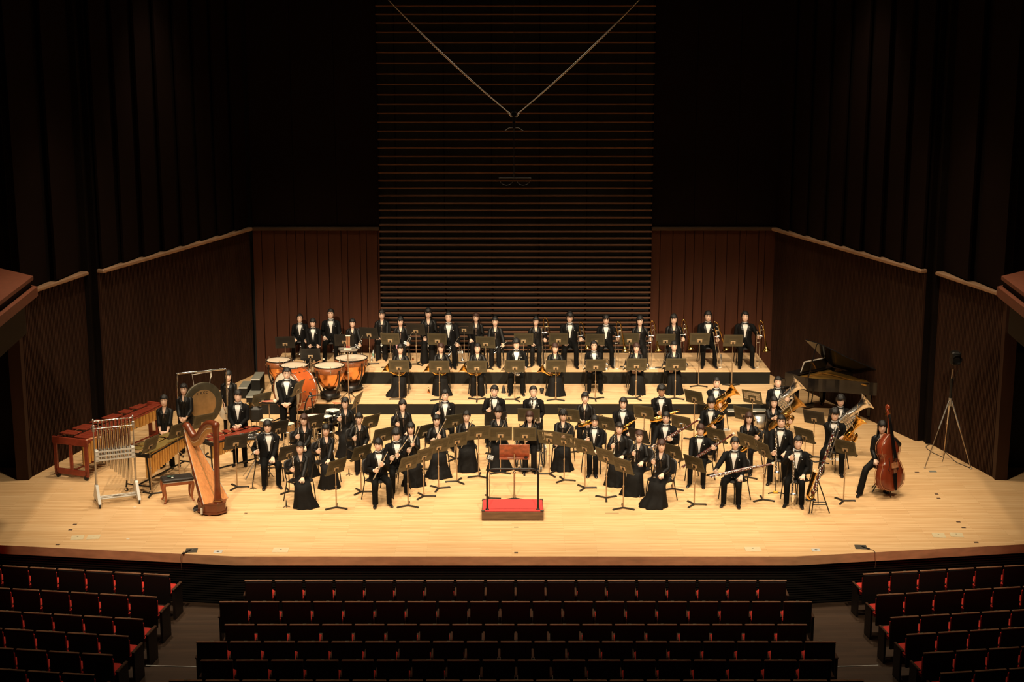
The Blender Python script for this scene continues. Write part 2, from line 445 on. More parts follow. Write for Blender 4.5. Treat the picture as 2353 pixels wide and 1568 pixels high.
riser(-6.25, 6.70, -6.25, 6.66, Y2, YB-.02, Z2, 'upper wooden riser with a black front carrying trumpets and trombones', [-6.25, -4.4, -2.55, -.7, 1.15, 3.0, 4.85, 6.70])
# grey steps at the left end and at the front right
def step_block(x0, x1, y0, y1, z, label):
    r = thing('stage_step', label, 'step', (0, 0, 0), 0, 'grey stage steps')
    MB().box(((x0+x1)/2, (y0+y1)/2, z-.015), (x1-x0, y1-y0, .03)).make('tread', ['step_grey'], r)
    MB().box(((x0+x1)/2, y0-.006, z-.012), (x1-x0, .02, .03)).make('nosing', ['nosing_white'], r)
    MB().box(((x0+x1)/2, (y0+y1)/2+.01, (z-.03)/2), (x1-x0-.01, y1-y0-.02, z-.03)).make('body', ['riser_black'], r)
def step_at(px0, px1, pyb, pyf, z, label):
    f, k = at(px0, pyf, z), at(px1, pyf, z); bk = at(px0, pyb, z)
    step_block(f.x, k.x, f.y, bk.y, z, label)
step_at(576, 597, 855, 872, .47, 'grey step with white nosing nearest the left back corner')
step_at(565, 592, 893, 912, .16, 'grey step with white nosing beside the left end of the lower riser')
step_at(548, 568, 876, 891, .30, 'grey step with white nosing outermost on the left behind the tam-tam')
step_at(1672, 1762, 933, 945, .15, 'grey step with white nosing at the right front of the lower riser')

# hall seats
def make_seat():
    t = thing('hall_seat', '', 'seat')
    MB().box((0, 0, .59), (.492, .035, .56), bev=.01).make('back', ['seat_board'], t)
    MB().box((0, 0, .885), (.500, .042, .022), bev=.006).make('top_rail', ['seat_rail'], t)
    MB().box((0, 0, .898), (.055, .018, .006)).make('number_plate', ['plate_brass'], t)
    b = MB(); b.box((0, .29, .475), (.47, .44, .12), bev=.035); b.make('seat_cushion', ['seat_red'], t)
    MB().box((0, .060, .66), (.47, .085, .32), bev=.03).make('back_cushion', ['seat_red'], t)
    b = MB(); b.box((-.273, .22, .585), (.040, .38, .03), bev=.008); b.box((-.273, .26, .30), (.035, .28, .58), 1)
    b.make('armrest', ['arm_wood', 'seat_end'], t)
    return t
seat0 = make_seat(); seat_used = [False]
end_mesh = None
def end_panel(t, sx):
    b = MB(); b.box((sx*.285, .24, .585), (.055, .42, .03), bev=.008); b.box((sx*.285, .25, .285), (.045, .40, .57), 1)
    b.make('armrest', ['arm_wood', 'seat_end'], t)
def seat(loc, rz, label, group, end=0):
    if not seat_used[0]:
        t = seat0; seat_used[0] = True; t.location = loc; t.rotation_euler = (0, 0, rz); t['label'] = label; t['group'] = group
    else: t = copy_tree(seat0, loc, rz, label, group=group)
    if end: end_panel(t, end)
SW = .546
def rowz(r): return -1.0 + (0 if r < 3 else .13*(r-2))
row_w = ['front row', 'second row', 'third row', 'fourth row', 'fifth row', 'sixth row']
for r, n in enumerate((18, 19, 18, 19, 18, 19)):
    y = -5.95 - 1.02*r; z = rowz(r); x0 = .065 - SW*(n-1)/2
    for i in range(n):
        half = ('%s from the left' % ORD[i]) if i < n/2 else ('%s from the right' % ORD[n-1-i])
        seat((x0+SW*i, y, z), 0, 'dark wooden seat back, %s in the %s of the centre block' % (half, row_w[r]), 'seats of the centre block', 1 if i == n-1 else 0)
ends = [(390, 1322), (361, 1372.6), (329, 1424), (296, 1463), (259, 1506), (217, 1552)]
ends_r = [(1982.5, 1319.7), (2014, 1368), (2046, 1420), (2083, 1459), (2121, 1501.5), (2161, 1548)]
for sx, E_, nm in ((-1, ends, 'left'), (1, ends_r, 'right')):
    for r, (px, py) in enumerate(E_):
        z = rowz(r); p = at(px, py, z+.89); ang = -sx*R(-8.4); u = V((sx*math.cos(R(8.4)), math.sin(R(8.4)), 0))
        for i in range(7 - (r >= 3)):
            q = p + u*(SW*(i+.5) - .02)
            seat((q.x, q.y, z), ang, 'dark wooden seat back, %s from the aisle in the %s of the %s block' % (ORD[i], row_w[r], nm), 'seats of the %s block' % nm, (1 if sx < 0 else -1) if i == 0 and sx < 0 else 0)
# ================================================================ people
NT = 24
def ell(cx, cy, cz, a, b, n=NT, slope=0.0, sq=0.0):
    """horizontal ring, index 0 at the front (-y), running towards +x"""
    out = []
    for j in range(n):
        t = 2*PI*j/n; x = math.sin(t); y = -math.cos(t)
        k = 1 + sq*(abs(x*y))
        out.append(V((cx + a*x*k, cy + b*y*k, cz + slope*b*y*k)))
    return out
def ik(S, W, l1, l2, hint):
    d = W - S; L = d.length
    if L > (l1+l2)*.995:
        W = S + d*((l1+l2)*.995/L); d = W - S; L = d.length
    a = (l1*l1 - l2*l2 + L*L)/(2*L); h = math.sqrt(max(0, l1*l1 - a*a)); u = d/L
    q = hint - u*hint.dot(u); q.normalize()
    return S + u*a + q*h, W
def ring_about(c, ax, r, n, start=None, flat=1.0, wide=None):
    ax = ax.normalized()
    if wide is None: wide = V((0, 0, 1)).cross(ax) if abs(ax.z) < .95 else V((1, 0, 0))
    wide = (wide - ax*wide.dot(ax)).normalized(); th = ax.cross(wide)
    return [c + wide*(r*math.cos(2*PI*j/n)) + th*(r*flat*math.sin(2*PI*j/n)) for j in range(n)]
class Pose: pass
def skeleton(p):
    """joints for a figure of 1.70 m, seated or standing, in its own frame (facing -y)"""
    k = Pose(); st = p.get('stand'); fem = p['sex'] == 'f'
    k.sw = .145 if fem else .182
    k.hz = .90 if st else .50 + p.get('seat', 0)
    lean = p.get('lean', 0.0); k.tw = p.get('twist', 0.0)
    def up(h, dx=0, dy=0): return V((p.get('tilt', 0)*h + dx, -lean*h + dy, k.hz + h))
    k.up = up
    k.S = {s: up(.492, s*k.sw, .012) for s in (-1, 1)}
    k.hip = {s: V((s*.092, .0, k.hz + .02)) for s in (-1, 1)}
    kn = p.get('knee', {}); an = p.get('ankle', {})
    if st:
        k.knee = {s: V((s*.10, -.02, .50)) for s in (-1, 1)}; k.ank = {s: V((s*.11, .02, .085)) for s in (-1, 1)}
    else:
        sp = p.get('spread', .10 if fem else .15)
        k.knee = {s: V((s*sp, -.44, .49 + p.get('seat', 0)*.5)) for s in (-1, 1)}; k.ank = {s: V((s*sp*1.02, -.43, .085)) for s in (-1, 1)}
    for s in (-1, 1):
        if s in kn: k.knee[s] = V(kn[s])
        if s in an: k.ank[s] = V(an[s])
    return k
TORSO = [(.02, .135, .095), (.13, .150, .105), (.25, .142, .105), (.36, .158, .115), (.44, .172, .118), (.485, .150, .102), (.525, .105, .080), (.56, .070, .064)]
HS = 1.09
def head_rings(top, yaw=0.0, nod=0.0):
    """neck and head rings above the neck base; TOP = centre of the chin level"""
    spec = [(-.055, .056, .060, .014, 0), (-.008, .053, .056, .014, .28), (.014, .046, .068, -.006, .36), (.030, .058, .086, -.008, .26), (.052, .068, .092, -.006, .12),
            (.080, .0735, .095, -.004, .03), (.104, .0765, .096, -.002, 0), (.124, .0775, .0965, 0, 0), (.146, .0775, .099, 0, 0), (.170, .0735, .097, .001, 0),
            (.194, .061, .084, .002, 0), (.211, .041, .058, .003, 0), (.219, .016, .024, .003, 0)]
    rings = []
    cy, sy = math.cos(yaw), math.sin(yaw)
    for i, (z, a, b, oy, sl) in enumerate(spec):
        rg = ell(0, oy, z, a, b, NT, sl, .04)
        if i >= 3:
            for j, q in enumerate(rg):
                if q.y < -.06: q.y = -.06 + (q.y + .06)*.93
        if i == 5: rg[0].y -= .022; rg[1].y -= .006; rg[-1].y -= .006
        if i == 6: rg[0].y -= .013
        if i == 7:
            rg[0].y -= .004
            for j in (1, 2, -1, -2): rg[j].y += .006
        if i == 4: rg[0].y -= .003
        if i == 3: rg[0].y -= .006
        f = 1.0 if i > 1 else (.5 if i == 1 else 0)
        out = []
        for q in rg:
            c2, s2 = math.cos(yaw*f), math.sin(yaw*f)
            h_ = HS if i > 1 else 1.0
            out.append(V(((q.x*c2 - q.y*s2)*h_, (q.x*s2 + q.y*c2)*h_, (q.z - nod*f*q.y)*h_)) + top)
        rings.append(out)
    return rings
def hand_mesh(b, W, d, n, side, curl, first, sp=1.0):
    """palm, four fingers and a thumb grown out of the wrist ring FIRST (10 points already placed in b.v); returns nothing"""
    d = d.normalized(); n = (n - d*n.dot(d)).normalized(); w_ = d.cross(n)*(1 if side < 0 else -1)    # w_: towards the thumb
    def ring(c, hw, ht):
        xs = [1, .5, 0, -.5, -1]
        return [c + w_*(hw*x) - n*ht for x in xs] + [c + w_*(hw*x) + n*ht for x in reversed(xs)]
    R1 = ring(W + d*.012, .027, .017); R2 = ring(W + d*.05, .038, .015); R3 = ring(W + d*.092, .041, .012)
    base = [first]; N = 10
    for rg in (R1, R2, R3):
        o = len(b.v); b.v += [tuple(q) for q in rg]; pr = base[-1]
        for j in range(N):
            j2 = (j+1) % N
            if rg is R3 and j == 9 and True:
                continue                                   # the thumb leaves here
            b.f.append((pr[j], pr[j2], o+j2, o+j)); b.m.append(0); b.s.append(True)
        base.append([o+i for i in range(N)])
    K = base[-1]; P2 = base[-2]
    def digit(q4, c0, dirs, lens, rad, axis):
        prev = q4; c = c0
        for i, (dd, L) in enumerate(zip(dirs, lens)):
            c = c + dd*L; r = rad*(1 - .14*(i+1)); nn = axis.cross(dd)
            o = len(b.v)
            pts = [c + axis*r - nn*(-r), c - axis*r - nn*(-r), c - axis*r + nn*(-r), c + axis*r + nn*(-r)]
            # order to follow the base quad: nearest start
            b0 = V(b.v[prev[0]]) if i == 0 else None
            if i == 0:
                best = min(((sum((V(b.v[prev[k]]) - pts[(k*dr + s0) % 4]).length for k in range(4)), s0, dr) for s0 in range(4) for dr in (1, -1)))
                digit.o = best[1:]
            s0, dr = digit.o
            pts = [pts[(k*dr + s0) % 4] for k in range(4)]
            b.v += [tuple(x) for x in pts]
            for k in range(4):
                k2 = (k+1) % 4
                b.f.append((prev[k], prev[k2], o+k2, o+k)); b.m.append(0); b.s.append(True)
            prev = [o+k for k in range(4)]
        b.f.append(tuple(prev)); b.m.append(0); b.s.append(True)
    for i, L in enumerate((.95, 1.06, 1.0, .80)):
        q4 = [K[i], K[i+1], K[8-i], K[9-i]]
        c0 = sum((V(b.v[x]) for x in q4), V())/4
        ang = 0; dirs = []; fan = w_*(.10*(1.5-i)*sp)
        for cdeg in curl[:3]:
            ang += R(cdeg); dirs.append(((d + fan).normalized()*math.cos(ang) + n*math.sin(ang)).normalized())
        digit(q4, c0, dirs, (.040*L, .025*L, .021*L), .0100, w_)
    # thumb out of the side of the palm
    q4 = [P2[9], P2[0], K[0], K[9]]
    c0 = sum((V(b.v[x]) for x in q4), V())/4
    t = curl[3]
    d1 = (w_*.75 + d*.55 + n*(.35 + .5*t)).normalized(); d2 = (d*.8 + n*(.3 + .9*t) + w_*(.25 - .5*t)).normalized()
    digit(q4, c0, (d1, d2), (.040, .034), .0115, n.cross(d1).normalized())
CURL = {'grip': (62, 68, 45, .8), 'relax': (16, 26, 20, .1), 'flat': (6, 10, 8, 0), 'lap': (14, 26, 18, .15), 'clasp': (30, 45, 30, .4)}
def seg_dirs(pts): return [(pts[min(i+1, len(pts)-1)] - pts[max(i-1, 0)]).normalized() for i in range(len(pts))]
def build_body(p, k, skin):
    b = MB()
    rings = []
    for h, a, bb in TORSO:
        c = k.up(h); f = .93 if p['sex'] == 'f' else 1.0
        rings.append(ell(c.x, c.y + .004, c.z, a*f, bb*f, NT, 0, .12))
    chin = k.up(.628) + V((0, -.004, 0)); k.chin = chin
    rings += head_rings(chin, p.get('yaw', 0.0), p.get('nod', 0.0))
    n = NT; idx = []
    for rg in rings:
        o = len(b.v); b.v += [tuple(q) for q in rg]; idx.append([o+i for i in range(n)])
    # arms leave through a 3 x 2 patch on each side (rings 3..5)
    holes = {}
    for s in (-1, 1):
        c0 = 6 if s > 0 else 18
        holes[s] = {(i, (c0 + q) % n) for i in (3, 4) for q in (-2, -1, 0)}
    hole = holes[-1] | holes[1]
    for i in range(len(idx)-1):
        for j in range(n):
            if (i, j) in hole: continue
            j2 = (j+1) % n
            b.f.append((idx[i][j], idx[i][j2], idx[i+1][j2], idx[i+1][j])); b.m.append(0); b.s.append(True)
    b.f.append(tuple(idx[-1])); b.m.append(0); b.s.append(True)
    k.el = {}; k.wr = {}
    for s in (-1, 1):
        c0 = 6 if s > 0 else 18; cs = [(c0 + q) % n for q in (-2, -1, 0, 1)]
        loop = [idx[3][c] for c in cs] + [idx[4][cs[3]]] + [idx[5][c] for c in reversed(cs)] + [idx[4][cs[0]]]
        S = k.S[s]; H = p['hands'][s]
        G, d, nn, cu = V(H[0]), V(H[1]).normalized(), V(H[2]), H[3]
        nn = (nn - d*nn.dot(d)).normalized()
        W = G - d*.075 - nn*(.026 if cu == 'grip' else .02)
        E, W = ik(S, W, .275, .245, V(H[4]) if len(H) > 4 else V((s*.45, .6, -.7)))
        k.el[s] = E; k.wr[s] = W; k.hd = getattr(k, 'hd', {}); k.hd[s] = d
        path = [S + (E-S)*t for t in (.20, .6, .93)] + [E + (W-E)*t for t in (.12, .5, 1.0)]
        rad = [.046, .042, .036, .037, .033, .024]
        dirs = seg_dirs([S] + path)[1:]
        prev = loop
        p0 = [V(b.v[i]) for i in loop]; cen = sum(p0, V())/10
        w_ = d.cross(nn)*(1 if s < 0 else -1)
        for i, (c, r) in enumerate(zip(path, rad)):
            ax = dirs[i].normalized()
            # keep ring point 0 near the previous ring's point 0, same winding
            best = None
            base = ring_about(c, ax, r, 10, None, 1.0 if i < 5 else .72, w_ if i >= 4 else None)
            pv = [V(b.v[q]) for q in prev]; pc = sum(pv, V())/10
            for dr in (1, -1):
                for s0 in range(10):
                    e = sum(((pv[q]-pc).normalized() - (base[(q*dr+s0) % 10]-c).normalized()).length for q in (0, 3, 6))
                    if best is None or e < best[0]: best = (e, s0, dr)
            _, s0, dr = best
            pts = [base[(q*dr+s0) % 10] for q in range(10)]
            o = len(b.v); b.v += [tuple(q) for q in pts]
            for q in range(10):
                q2 = (q+1) % 10
                b.f.append((prev[q], prev[q2], o+q2, o+q)); b.m.append(0); b.s.append(True)
            prev = [o+q for q in range(10)]
        # re-seat the wrist ring so that its order matches the palm's
        ref = [W + w_*x - nn*.01 for x in (1, .5, 0, -.5, -1)]
        tgt = [W + w_*(.027*x) - nn*.017 for x in (1, .5, 0, -.5, -1)] + [W + w_*(.027*x) + nn*.017 for x in (-1, -.5, 0, .5, 1)]
        best = None
        for dr in (1, -1):
            for s0 in range(10):
                e = sum((V(b.v[prev[(q*dr+s0) % 10]]) - tgt[q]).length for q in range(10))
                if best is None or e < best[0]: best = (e, s0, dr)
        prev = [prev[(q*best[2]+best[1]) % 10] for q in range(10)]
        hand_mesh(b, W, d, nn, s, CURL[cu], prev)
    # legs: the hip ring splits in two
    cr = len(b.v); c = k.up(0); b.v.append((c.x, c.y, c.z - .05))
    for s in (-1, 1):
        js = [(q*s) % n for q in range(0, 13)]
        loop = [idx[0][j] for j in js] + [cr]
        path = [k.hip[s] + (k.knee[s]-k.hip[s])*t for t in (.35, .8)] + [k.knee[s] + (k.ank[s]-k.knee[s])*t for t in (.1, .35, .75, 1.0)]
        rad = [.075, .058, .050, .050, .034, .027]
        if p.get('skirt'): path = [q + V((0, 0, -.030)) for q in path[:3]] + path[3:]; rad = [.040, .036, .034, .036, .032, .027]
        dirs = seg_dirs([k.hip[s]] + path)[1:]
        foot = k.ank[s] + V((0, -.09, -.066)); path.append(foot); rad.append(.017); dirs.append(V((0, -.9, -.4)))
        path.append(foot + V((0, -.06, -.004))); rad.append(.010); dirs.append(V((0, -1, -.1)))
        prev = loop
        for i, (cc, r) in enumerate(zip(path, rad)):
            base = ring_about(cc, dirs[i], r, 14)
            pv = [V(b.v[q]) for q in prev]; pc = sum(pv, V())/14; best = None
            for dr in (1, -1):
                for s0 in range(14):
                    e = sum(((pv[q]-pc).normalized() - (base[(q*dr+s0) % 14]-cc).normalized()).length for q in (0, 5, 10))
                    if best is None or e < best[0]: best = (e, s0, dr)
            pts = [base[(q*best[2]+best[1]) % 14] for q in range(14)]
            o = len(b.v); b.v += [tuple(q) for q in pts]
            for q in range(14):
                q2 = (q+1) % 14
                b.f.append((prev[q], prev[q2], o+q2, o+q)); b.m.append(0); b.s.append(True)
            prev = [o+q for q in range(14)]
        b.f.append(tuple(prev)); b.m.append(0); b.s.append(True)
    # face: eyes, brows, lips, ears
    yw, nod = p.get('yaw', 0.0), p.get('nod', 0.0)
    def hp(x, y, z): return Matrix.Translation(chin) @ Matrix.Rotation(yw, 4, 'Z') @ Matrix.Rotation(nod, 4, 'X') @ V((x, y, z))
    HM = Matrix.Translation(chin) @ Matrix.Rotation(yw, 4, 'Z') @ Matrix.Rotation(nod, 4, 'X') @ Matrix.Scale(HS, 4)
    k.HM = HM
    for s in (-1, 1):
        b.ball((s*.031, -.0805, .121), (.0150, .007, .0066), 2, 8, 4, HM)
        b.ball((s*.031, -.0860, .121), (.0072, .0035, .0064), 1, 6, 4, HM)
        b.tube([(s*.014, -.0935, .139), (s*.031, -.0905, .1445), (s*.048, -.081, .141)], [.0022, .0034, .002], 4, 1, True, M=HM)
        b.tube([(s*.016, -.0850, .1250), (s*.031, -.0880, .1292), (s*.046, -.079, .124)], .0024, 4, 1, True, M=HM)
        b.ball((s*.077, .008, .112), (.012, .020, .031), 0, 6, 5, HM)
    sm = p.get('smile', .004)
    b.tube([(-.025, -.0890, .0470+sm), (-.011, -.0970, .0460), (0, -.0985, .0455), (.011, -.0970, .0460), (.025, -.0890, .0470+sm)], [.002, .0050, .0056, .0050, .002], 5, 3, True, M=HM)
    b.ball((0, -.104, .079), (.014, .013, .010), 0, 6, 4, HM)
    return b.mesh('body', [skin, 'eye_dark', 'eye_white', 'lip'])
# ---------------------------------------------------------------- clothes
def shell_torso(p, k, rings, opening, m=0, b=None, thick=.012):
    """open-fronted shell: each ring spans from +phi to -phi round the back; edges turned in for thickness"""
    b = b or MB(); n = 26; rr = []
    for (h, a, d), ph in zip(rings, opening):
        c = k.up(h); row = []
        for j in range(n+1):
            t = ph + (2*PI - 2*ph)*j/n; x, y = math.sin(t), -math.cos(t); q = 1 + .12*abs(x*y)
            row.append(V((c.x + a*x*q, c.y + .004 + d*y*q, c.z)))
        t0, t1 = row[0], row[-1]
        row = [c*.12 + t0*.88 + V((0, .012, 0))*0] + row + [c*.12 + t1*.88]
        rr.append(row)
    b.loft(rr, m, False, None, True, closed=False)
    return b
def sleeves(b, k, r0, r1, r2, m=0, cuff=None, puff=0.0, short=1.0, cap=.066):
    for s in (-1, 1):
        S, E, W = k.S[s], k.el[s], k.wr[s]
        A = S + V((-s*.075, .004, .030))
        pts = [A, S + V((-s*.034, .002, .018)), S + V((s*.004, 0, .004)) + (E-S)*.05, S + (E-S)*.30, S + (E-S)*.68, S + (E-S)*.93, E + (W-E)*.08, E + (W-E)*.45, E + (W-E)*(.80*short), E + (W-E)*(.98*short)]
        rad = [cap*.55, cap*.82, cap, r0*.98, r1*1.02, r1*.98, r1*.96, (r1+r2)/2 + puff*.6, r2 + puff, r2]
        b.tube(pts, rad, 12, m, True)
        if cuff is not None:
            b.tube([E + (W-E)*.95, E + (W-E)*1.03], [r2-.004, r2-.005], 10, cuff, True)
def pelvis_legs(k, thigh, knee_r, hem, st, m=0, hemz=.07):
    b = MB(); rings = []
    c = k.up(0)
    for h, a, d in ((-.085, .06, .06), (-.06, .12, .10), (-.03, .165, .122), (.05, .180, .132), (.14, .168, .122), (.22, .155, .116)):
        cc = k.up(h); rings.append(ell(cc.x, cc.y + .004, cc.z, a, d, 20, 0, .1))
    b.loft(rings, m, True)
    for s in (-1, 1):
        H, K, A = k.hip[s], k.knee[s], k.ank[s]
        low = V((A.x, A.y, hemz)) if not st else V((A.x, A.y, hemz))
        pts = [H + V((0, .02, .01)), H + (K-H)*.3, H + (K-H)*.7, K + (H-K)*.08 + V((0, -.0, .012)), K + V((0, -.012, -.02)), K + (low-K)*.2, K + (low-K)*.6, low]
        rad = [thigh*1.05, thigh, (thigh+knee_r)/2, knee_r*1.04, knee_r*1.03, (knee_r*.9+hem*.1), (knee_r*.35+hem*.65), hem]
        b.tube(pts, rad, 12, m, True)
    return b
def skirt_mesh(k, st, flare=1.0, seed=0, wind=0.0):
    b = MB(); rnd = random.Random(seed); rings = []; N = 36
    ph = rnd.random()*6
    def ring(c, nx, a, d, fold, f2=0):
        """ring round axis direction nx in the yz-plane: (ay, az) spans depth direction"""
        out = []
        for j in range(N):
            t = 2*PI*j/N; x, y = math.sin(t), -math.cos(t)
            q = 1 + fold*math.sin(7*t + ph) + fold*.7*math.sin(12*t + 2*ph)
            out.append(V((c.x + a*x*q, c.y + nx[0]*d*y*q, c.z + nx[1]*d*y*q)))
        return out
    h = k.hz
    if st:
        for z, a, d, f in ((h+.22, .145, .112, 0), (h+.10, .170, .125, 0), (h-.05, .185, .14, .01), (.55, .20, .155, .03), (.25, .23, .18, .06), (.02, .26*flare, .21*flare, .09)):
            rings.append(ring(V((0, 0, z)), (1, 0), a, d, f))
    else:
        kz = (k.knee[1].z + k.knee[-1].z)/2; wk = max(abs(k.knee[1].x), abs(k.knee[-1].x)) + .085
        spec = [((0, .0, h+.22), (1, 0), .142, .110, 0), ((0, -.005, h+.10), (1, 0), .172, .130, 0), ((0, -.03, h+.035), (.85, -.35), .188, .145, .004),
                ((0, -.14, h+.012), (.25, .75), .192, .09, .008), ((0, -.28, h+.005), (.12, -.8), .19, .086, .010), ((0, -.40, kz+.005), (.5, -.75), wk, .086, .012),
                ((0, -.455, kz-.03), (.9, -.38), wk+.003, .098, .014), ((0, -.465, kz-.14), (1, 0), wk+.012, .105, .022), ((wind*.3, -.47, kz-.28), (1, 0), wk+.035*flare, .125, .045), ((wind*.7, -.475, .12), (1, 0), wk+.065*flare, .15*flare, .07), ((wind, -.48, .012), (1, 0), wk+.09*flare, .175*flare, .09)]
        # keep every ring running the same way round: front/top first
        for c, nx, a, d, f in spec:
            if nx == (.25, .75): nx = (.45, -.72)
            rings.append(ring(V(c), nx, a, d, f))
    b.loft(rings, 0, True)
    return b
def shoe(k, s, heel=False, turn=0.0):
    b = MB(); A = k.ank[s]; rings = []; up = 1 if heel else 1.35
    for t, w_, hgt, z0 in ((.06, .018, .045, .004), (.05, .030, .085, .0), (.0, .034, .085, .0), (-.055, .038, .064*up, .0), (-.11, .041, .052, 0), (-.155, .038, .042, 0), (-.185, .022, .030, .004), (-.195, .008, .018, .008)):
        rg = []
        for j in range(10):
            a = 2*PI*j/10
            rg.append(V((A.x + w_*math.sin(a), A.y + t, A.z - .085 + max(.002, z0 + hgt/2 - hgt/2*math.cos(a)))))
        rings.append(rg)
    if turn:
        Mx = Matrix.Translation(A) @ Matrix.Rotation(turn, 4, 'Z') @ Matrix.Translation(-A)
        rings = [[Mx @ q for q in rg] for rg in rings]
    return b.loft(rings, 0, True)
def hair_mesh(p, k):
    st = p['hair']; rnd = random.Random(p['seed']); b = MB(); n = 32
    rx, ry, rz = .0905, .1125, .118
    fr = dict(fringe=9, parted=21, swept=24, curly=15, bob=10, long=12, tied=15, pony=13, mop=7, crop=24).get(st, 14)
    vol = dict(curly=1.14, mop=1.10, crop=1.0, tied=1.03, bob=1.05, fringe=1.05).get(st, 1.04)
    hang = dict(bob=.10, long=.30, pony=.02).get(st, 0) * p.get('hairlen', 1.0)
    rows = []; NR = 6; NH = 5 if hang > .03 else 0
    part = p.get('part', .5 if rnd.random() > .5 else -.5)
    cols = []
    for j in range(n):
        t = 2*PI*j/n; ft = abs(math.atan2(math.sin(t), math.cos(t)))          # 0 front .. pi back
        deg = math.degrees(ft)
        if deg < 42: em = fr + (0 if st not in ('parted', 'swept', 'tied') else 7*math.cos((t - part)*2.2))
        elif deg < 66: em = fr + ((-8 if hang or st in ('pony',) else -4) - fr)*(deg-42)/24
        elif deg < 100: em = -16 if not hang else -12
        else: em = -16 - 34*(deg-100)/80 if st != 'tied' else -14 - 26*(deg-100)/80
        if st == 'tied': em = max(em, 15 - .52*max(0, deg-40)) if deg < 100 else em
        em += rnd.uniform(-2.5, 2.5)*(1.8 if st in ('mop', 'curly') else 1)
        if deg < 40 and st in ('fringe', 'mop', 'bob', 'long', 'pony'): em += 9*(rnd.random() > .62)
        rad = vol*(1 + rnd.uniform(-.008, .034)*(2.6 if st in ('curly', 'mop') else 1))
        col = []
        for i in range(NR+1):
            e = R(90 - (90 - em)*i/NR); kk = rad*(1 + (rnd.uniform(-.02, .045) if st == 'curly' else 0))
            if i == NR: kk *= .985
            col.append(V((rx*kk*math.cos(e)*math.sin(t), -ry*kk*math.cos(e)*math.cos(t) + .004, .118 + rz*kk*math.sin(e))))
        q = col[-1]
        for i in range(NH):
            fwd = 1 if deg > 62 else 0
            u = (i+1)/NH
            if fwd:
                inx = 1.0 + (.16 if st == 'long' else .05)*u - (.20*u*u if st == 'bob' else 0)
                col.append(V((q.x*inx, q.y + .012*u*(1 if deg > 90 else -1.4), q.z - hang*u*(1 + .12*rnd.random())*(1.0 if deg > 90 else .92))))
            else: col.append(q + V((0, .010, .002*(i+1))))
        col.append(V((col[-1].x*.86, col[-1].y*.86, col[-1].z + .006)))
        cols.append(col)
    rows = [[cols[j][i] for j in range(n)] for i in range(len(cols[0]))]
    b.loft(rows, 0, False, k.HM)
    b.add([cols[j][0] for j in range(n)], [tuple(range(n))], 0, True, k.HM)
    if st == 'tied' or st == 'pony':
        b.ball((0, .112, .10), (.030, .032, .034), 0, 8, 5, k.HM)
        for s in (-1, 1):                                                     # loose strands before the ears
            b.tube([(s*.066, -.070, .150), (s*.079, -.060, .110), (s*.075, -.055, .055), (s*.070, -.052, .015)], [.006, .007, .005, .002], 5, 0, True, M=k.HM)
    if st == 'pony':
        sd = p.get('side', 1)
        b.tube([(sd*.02, .115, .09), (sd*.07, .09, .0), (sd*.105, .02, -.09), (sd*.10, -.045, -.19), (sd*.095, -.06, -.27)], [.022, .034, .034, .028, .008], 8, 0, True, M=k.HM)
    return b.mesh('hair', [p.get('haircol', 'hair_black')])
